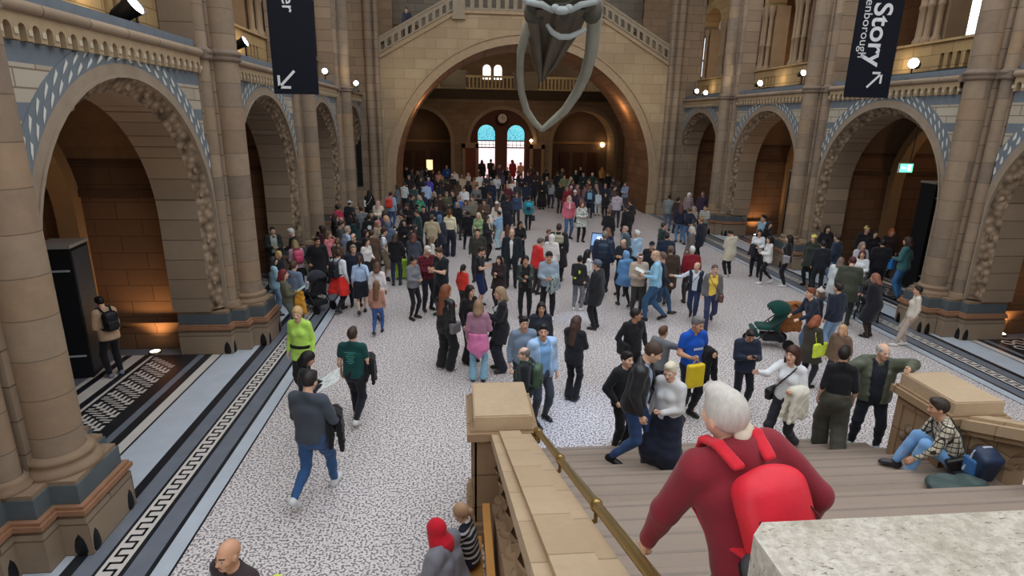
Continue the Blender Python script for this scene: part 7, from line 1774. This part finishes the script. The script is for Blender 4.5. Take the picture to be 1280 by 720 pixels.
def pushchair(label, x, y, rz, col, cover=None):
    t = thing('pushchair', label, 'pushchair', (x, y, 0), rz)
    fr = mat_simple('pushchair_frame', lin(52, 54, 58), .4, .5, .5)
    for s in (-1, 1):
        b = MB(); b.tube([(s*.25, .42, .12), (s*.25, .05, .52), (s*.25, -.45, .98), (s*.25, -.52, 1.0)], .014, 7); b.tube([(s*.25, -.36, .14), (s*.25, .0, .56)], .014, 7); fr_ = b.build('frame', fr, t, loc=(0, 0, 0))
        for y_, r in ((.42, .10), (-.36, .13)):
            b = MB(); b.tube([(s*.27-.018, y_, r), (s*.27+.018, y_, r)], r, 16); b.build('wheel', blackmat, fr_, loc=(0, 0, 0))
    b = MB(); b.tube([(-.25, -.52, 1.0), (.25, -.52, 1.0)], .018, 8); b.build('handle', blackmat, t, loc=(0, 0, 0))
    f = Field((-.35, -.5, .2), (.35, .6, 1.2), .018); f.box((0, .08, .48), (.21, .24, .05), np.eye(3), .04); f.box((0, -.16, .68), (.21, .05, .26), rotx(.5), .04, .05); f.box((0, .36, .36), (.20, .05, .12), rotx(-.5), .03, .04)
    v, q = f.mesh(); link('seat', mesh_np('seat', v, q, [cloth(col)]), t, loc=(0, 0, 0))
    f = Field((-.4, -.5, .5), (.4, .4, 1.3), .018); f.ell((0, -.12, .86), (.24, .30, .26), k=0); f.ell((0, -.08, .80), (.21, .36, .23), k=0, sub=True); f.cut((0, 0, .78), (0, -.35, -1))
    v, q = f.mesh(); link('hood', mesh_np('hood', v, q, [cloth(cover or col)]), t, loc=(0, 0, 0))
    f = Field((-.35, -.4, .1), (.35, .4, .5), .02); f.box((0, -.05, .24), (.19, .24, .07), np.eye(3), .03); v, q = f.mesh(); link('basket', mesh_np('basket', v, q, [cloth('40.42.46')]), t, loc=(0, 0, 0))
    return t
p = at_z(960, 436); pushchair('dark green pushchair in front of the ginger haired person', p.x+.1, p.y+.2, 1.35, '24.74.66', '20.66.60')
p = at_z(399, 392); pushchair('black pushchair by the left border with a baby sitting in it', p.x-.15, p.y+.35, .9, '40.42.50', '50.52.60'); PC = (p.x-.15, p.y+.35)
p = at_z(1112, 408); pushchair('black pushchair behind the woman in the long black coat', p.x-.1, p.y+.75, -.7, '44.46.50', '60.54.50')
figure('baby with a white bib sitting in the black pushchair by the left border', 384, 343, 170, .82, 'c', 0, at=(PC[0]-.03, PC[1]+.02, .42), seat=.10, leg=((-.14, .36, .1, .1, 0), (.14, .36, .1, -.1, 0)), L='lap', R='lap', top='sweater:226.226.228', bot='trousers:150.160.176', hair='short:150.120.96')
# brown coat hanging over the pushchair handle
p = at_z(985, 432); f = Field((p.x-.5, p.y-.4, 0), (p.x+.5, p.y+.5, 1.3), .02); rng = np.random.default_rng(2)
for i in range(6):
    u = (i-2.5)*.085; f.cone((p.x+u*1.0, p.y+.12, .98), (p.x+u*1.25, p.y+.10, .36), .075, .06, .05)
f.folds(.010, rng, .12); sdf_thing('draped_coat', 'rust brown coat draped over the handle of the green pushchair', 'coat', [('cloth', f, cloth('156.98.52'))], (p.x, p.y+.12, .36))
# cloths at the waist and belt
f = Field(PINK.T(0, 0, -.1)-.45, PINK.T(0, 0, 0)+.4, .016)
for s in (-1, 1): f.cone(PINK.T(s*.055, -.02, .12), PINK.T(s*.08, -.02, -.16), .135, .15, .06)
f.cone(PINK.T(0, -.06, -.1), PINK.T(.02, -.10, -.36), .10, .05, .08); f.cut(PINK.T(0, 0, .13), PINK.up); f.cut(PINK.T(0, .06, 0), PINK.fw*1.0); f.folds(.006, np.random.default_rng(9), .1)
PINK.part('waist_cloth', f, cloth('226.130.180'))
f = Field(WAIST.T(0, 0, -.2)-.5, WAIST.T(0, 0, 0)+.4, .02)
for s in (-1, 1): f.cone(WAIST.T(s*.06, -.02, .06), WAIST.T(s*.15, -.05, -.30), .14, .17, .08)
f.cut(WAIST.T(0, 0, .09), WAIST.up); f.cut(WAIST.T(0, 0, -.38), -WAIST.up); f.folds(.012, np.random.default_rng(9), .12)
WAIST.part('waist_coat', f, cloth('226.52.44'))
f = Field(LIME.T(0, 0, .08)-.32, LIME.T(0, 0, .08)+.32, .014)
for s in (-1, 1): f.cone(LIME.T(s*.068, 0, .03), LIME.T(s*.072, 0, .14), .126, .124, .05)
f.cone(LIME.T(0, .014, .03), LIME.T(0, .014, .14), .125, .125, .05)
f.cut(LIME.T(0, 0, .115), LIME.up); f.cut(LIME.T(0, 0, .06), -LIME.up); LIME.part('belt', f, cloth('28.28.30'))
f = Field(LIME.T(0, 0, -.1)-.42, LIME.T(0, 0, 0)+.35, .016)
for s in (-1, 1): f.cone(LIME.T(s*.06, 0, .08), LIME.T(s*.078, 0, -.20), .112, .122, .05)
f.cut(LIME.T(0, 0, .10), LIME.up); f.cut(LIME.T(0, 0, -.19), -LIME.up); f.folds(.006, np.random.default_rng(9), .1); LIME.part('tunic_skirt', f, cloth('188.232.104'))
# mustard cloth in the hands of the red haired woman, with a pale green leaflet
g = REDH; c = (wp(g, g.hands['L'][4])+wp(g, g.hands['R'][4]))/2
f = Field(c-V3(.3, .3, .75), c+.25, .018)
for i in range(4): f.cone(c+V3(-.06+.04*i, -.02, -.02), c+V3(-.10+.07*i, -.03, -.50), .045, .045, .04)
f.folds(.010, np.random.default_rng(1), .09); sdf_thing('folded_jacket', 'mustard yellow jacket hanging from the red haired woman\'s hands', 'jacket', [('cloth', f, cloth('206.146.50'))], c)
sheet(g, 'pale green leaflet read by the red haired woman', size=(.12, .10), tilt=.5, col='206.226.206', name='leaflet')

def emboss(g, name, polys, mat, fwd, back=False):
    """flat shapes laid on the chest or back: polys in (right, up) metres of the unit figure"""
    s = -1 if back else 1
    b = MB()
    for poly in polys:
        pts = [g.T(u*(1 if not back else -1), s*(fwd-.35*u*u), w) for u, w in poly]
        b.face([tuple(((g.Rz @ (q*g.S)))) for q in (pts if not back else pts)])
    me = b.mesh(name); me.materials.append(mat); return link(name, me, g.root, loc=(0, 0, 0))
def text_polys(body, size, cx, cz, flip=False):
    me = text_mesh(body, size, .004); xs = [v.co.x for v in me.vertices]; w = (max(xs)+min(xs))/2; sg = -1 if flip else 1
    out = [[(sg*(me.vertices[i].co.x-w)+cx, me.vertices[i].co.y+cz) for i in pl.vertices] for pl in me.polygons]; bpy.data.meshes.remove(me); return out
whiteprint = mat_simple('white_print', lin(226, 230, 236), .7)
rect = lambda x0, x1, z0, z1, n=6: [[(x0+(x1-x0)*i/n, z0), (x0+(x1-x0)*(i+1)/n, z0), (x0+(x1-x0)*(i+1)/n, z1), (x0+(x1-x0)*i/n, z1)] for i in range(n)]
# pale block lettering across the blue t-shirt, rows of small print on the green one, an emblem on the black jacket
pl = []
for i in range(6):
    x0 = -.085+i*.029; pl += rect(x0, x0+.021, .285, .325, 2)
emboss(BLUE, 'chest_print', pl, whiteprint, .137)
pl = []
for j, wd in enumerate((.10, .06, .085, .07, .05, .075, .04)):
    pl += rect(-wd, wd, .42-.032*j, .432-.032*j, 8)
emboss(TEE, 'back_print', pl, mat_simple('teal_print', lin(86, 170, 158), .7), .137, True)
pl = [[(.075*cos(2*pi*i/16), .34+.085*sin(2*pi*i/16)) for i in range(16)]]
emboss(EMBL, 'back_emblem', pl, whiteprint, .165, True)
pl = rect(-.10, -.04, .30, .40, 3)+rect(.03, .10, .12, .18, 3)
emboss(NEON, 'neon_patch', pl, mat_simple('neon_print', lin(206, 236, 70), .6), .165, True)
# lectern with a slanted blue screen
p = at_z(744, 350); t = thing('lectern', 'slim dark lectern with a slanted blue and white screen in mid floor', 'lectern', (p.x, p.y, 0), -.5)
b = MB(); b.box((-.2, -.16, 0), (.2, .16, .03)); b.build('base', blackmat, t, loc=(0, 0, 0))
b = MB(); b.box((-.06, -.04, .03), (.06, .04, 1.0)); b.build('post', blackmat, t, loc=(0, 0, 0))
M4 = Matrix.Translation((0, 0, 1.25))@Matrix.Rotation(-.35, 4, 'X')
b = MB(); b.box((-.22, -.02, -.32), (.22, .02, .32), 0, M4); b.build('panel', mat_simple('lectern_panel', lin(60, 76, 104), .4), t, loc=(0, 0, 0))
b = MB(); b.box((-.19, -.026, -.1), (.19, -.02, .28), 0, M4); b.build('screen', mat_emit('lectern_screen', (.25, .42, .75), .5), t, loc=(0, 0, 0))
b = MB(); b.box((-.02, -.03, .02), (.14, -.026, .2), 0, M4); b.build('screen_image', mat_emit('lectern_white', (.8, .88, .95), .8), t, loc=(0, 0, 0))
# things beside the seated man: blue rucksack and a dark green coat laid on the step
q_ = at_z(1234, 572, 1.24); c = V3(min(q_.x, 6.04), min(q_.y, 5.45), 1.24); f = Field(c-.35, c+.35, .014); f.box(c, (.14, .12, .19), rotx(.3), .06); f.ell(c+V3(0, 0, .16), (.12, .10, .07), k=.04)
f2 = Field(c-.35, c+.35, .014); f2.box(c+V3(-.10, .03, -.03), (.06, .09, .11), np.eye(3), .03)
f3 = Field(c-.35, c+.4, .012); f3.cone(c+V3(-.12, .02, .17), c+V3(-.15, .08, -.10), .02, .02); f3.cone(c+V3(-.05, 0, .23), c+V3(.05, 0, .23), .014, .014)
sdf_thing('backpack', 'navy and blue rucksack standing behind the seated man on the stairs', 'backpack', [('pack_body', f, cloth('44.58.84', 'shell')), ('front_pocket', f2, cloth('60.110.170', 'shell')), ('strap', f3, cloth('190.200.210'))], c-V3(0, 0, .19))
q_ = at_z(1180, 596, 1.1); c = V3(min(q_.x, 5.9), 5.30, 1.115); f = Field(c-V3(.6, .6, .12), c+V3(.6, .6, .3), .016); rng = np.random.default_rng(6)
for i in range(9):
    a = rng.random()*6.28; f.ell(c+V3(.26*cos(a)*rng.random(), .14*sin(a)*rng.random(), -.02+.03*rng.random()), (.17, .11, .055), rotz(rng.random()*3), .05)
f.cut(c-V3(0, 0, .065), (0, 0, -1)); f.folds(.012, rng, .1)
sdf_thing('laid_coat', 'dark green coat lying crumpled on the step beside the seated man', 'coat', [('cloth', f, cloth('66.82.80', 'shell'))], c-V3(0, 0, .065))
# dark bag held by the green coat side: small dark lump beside the bald man's feet is left to the crowd
print('PEOPLE', len(PEOPLE))
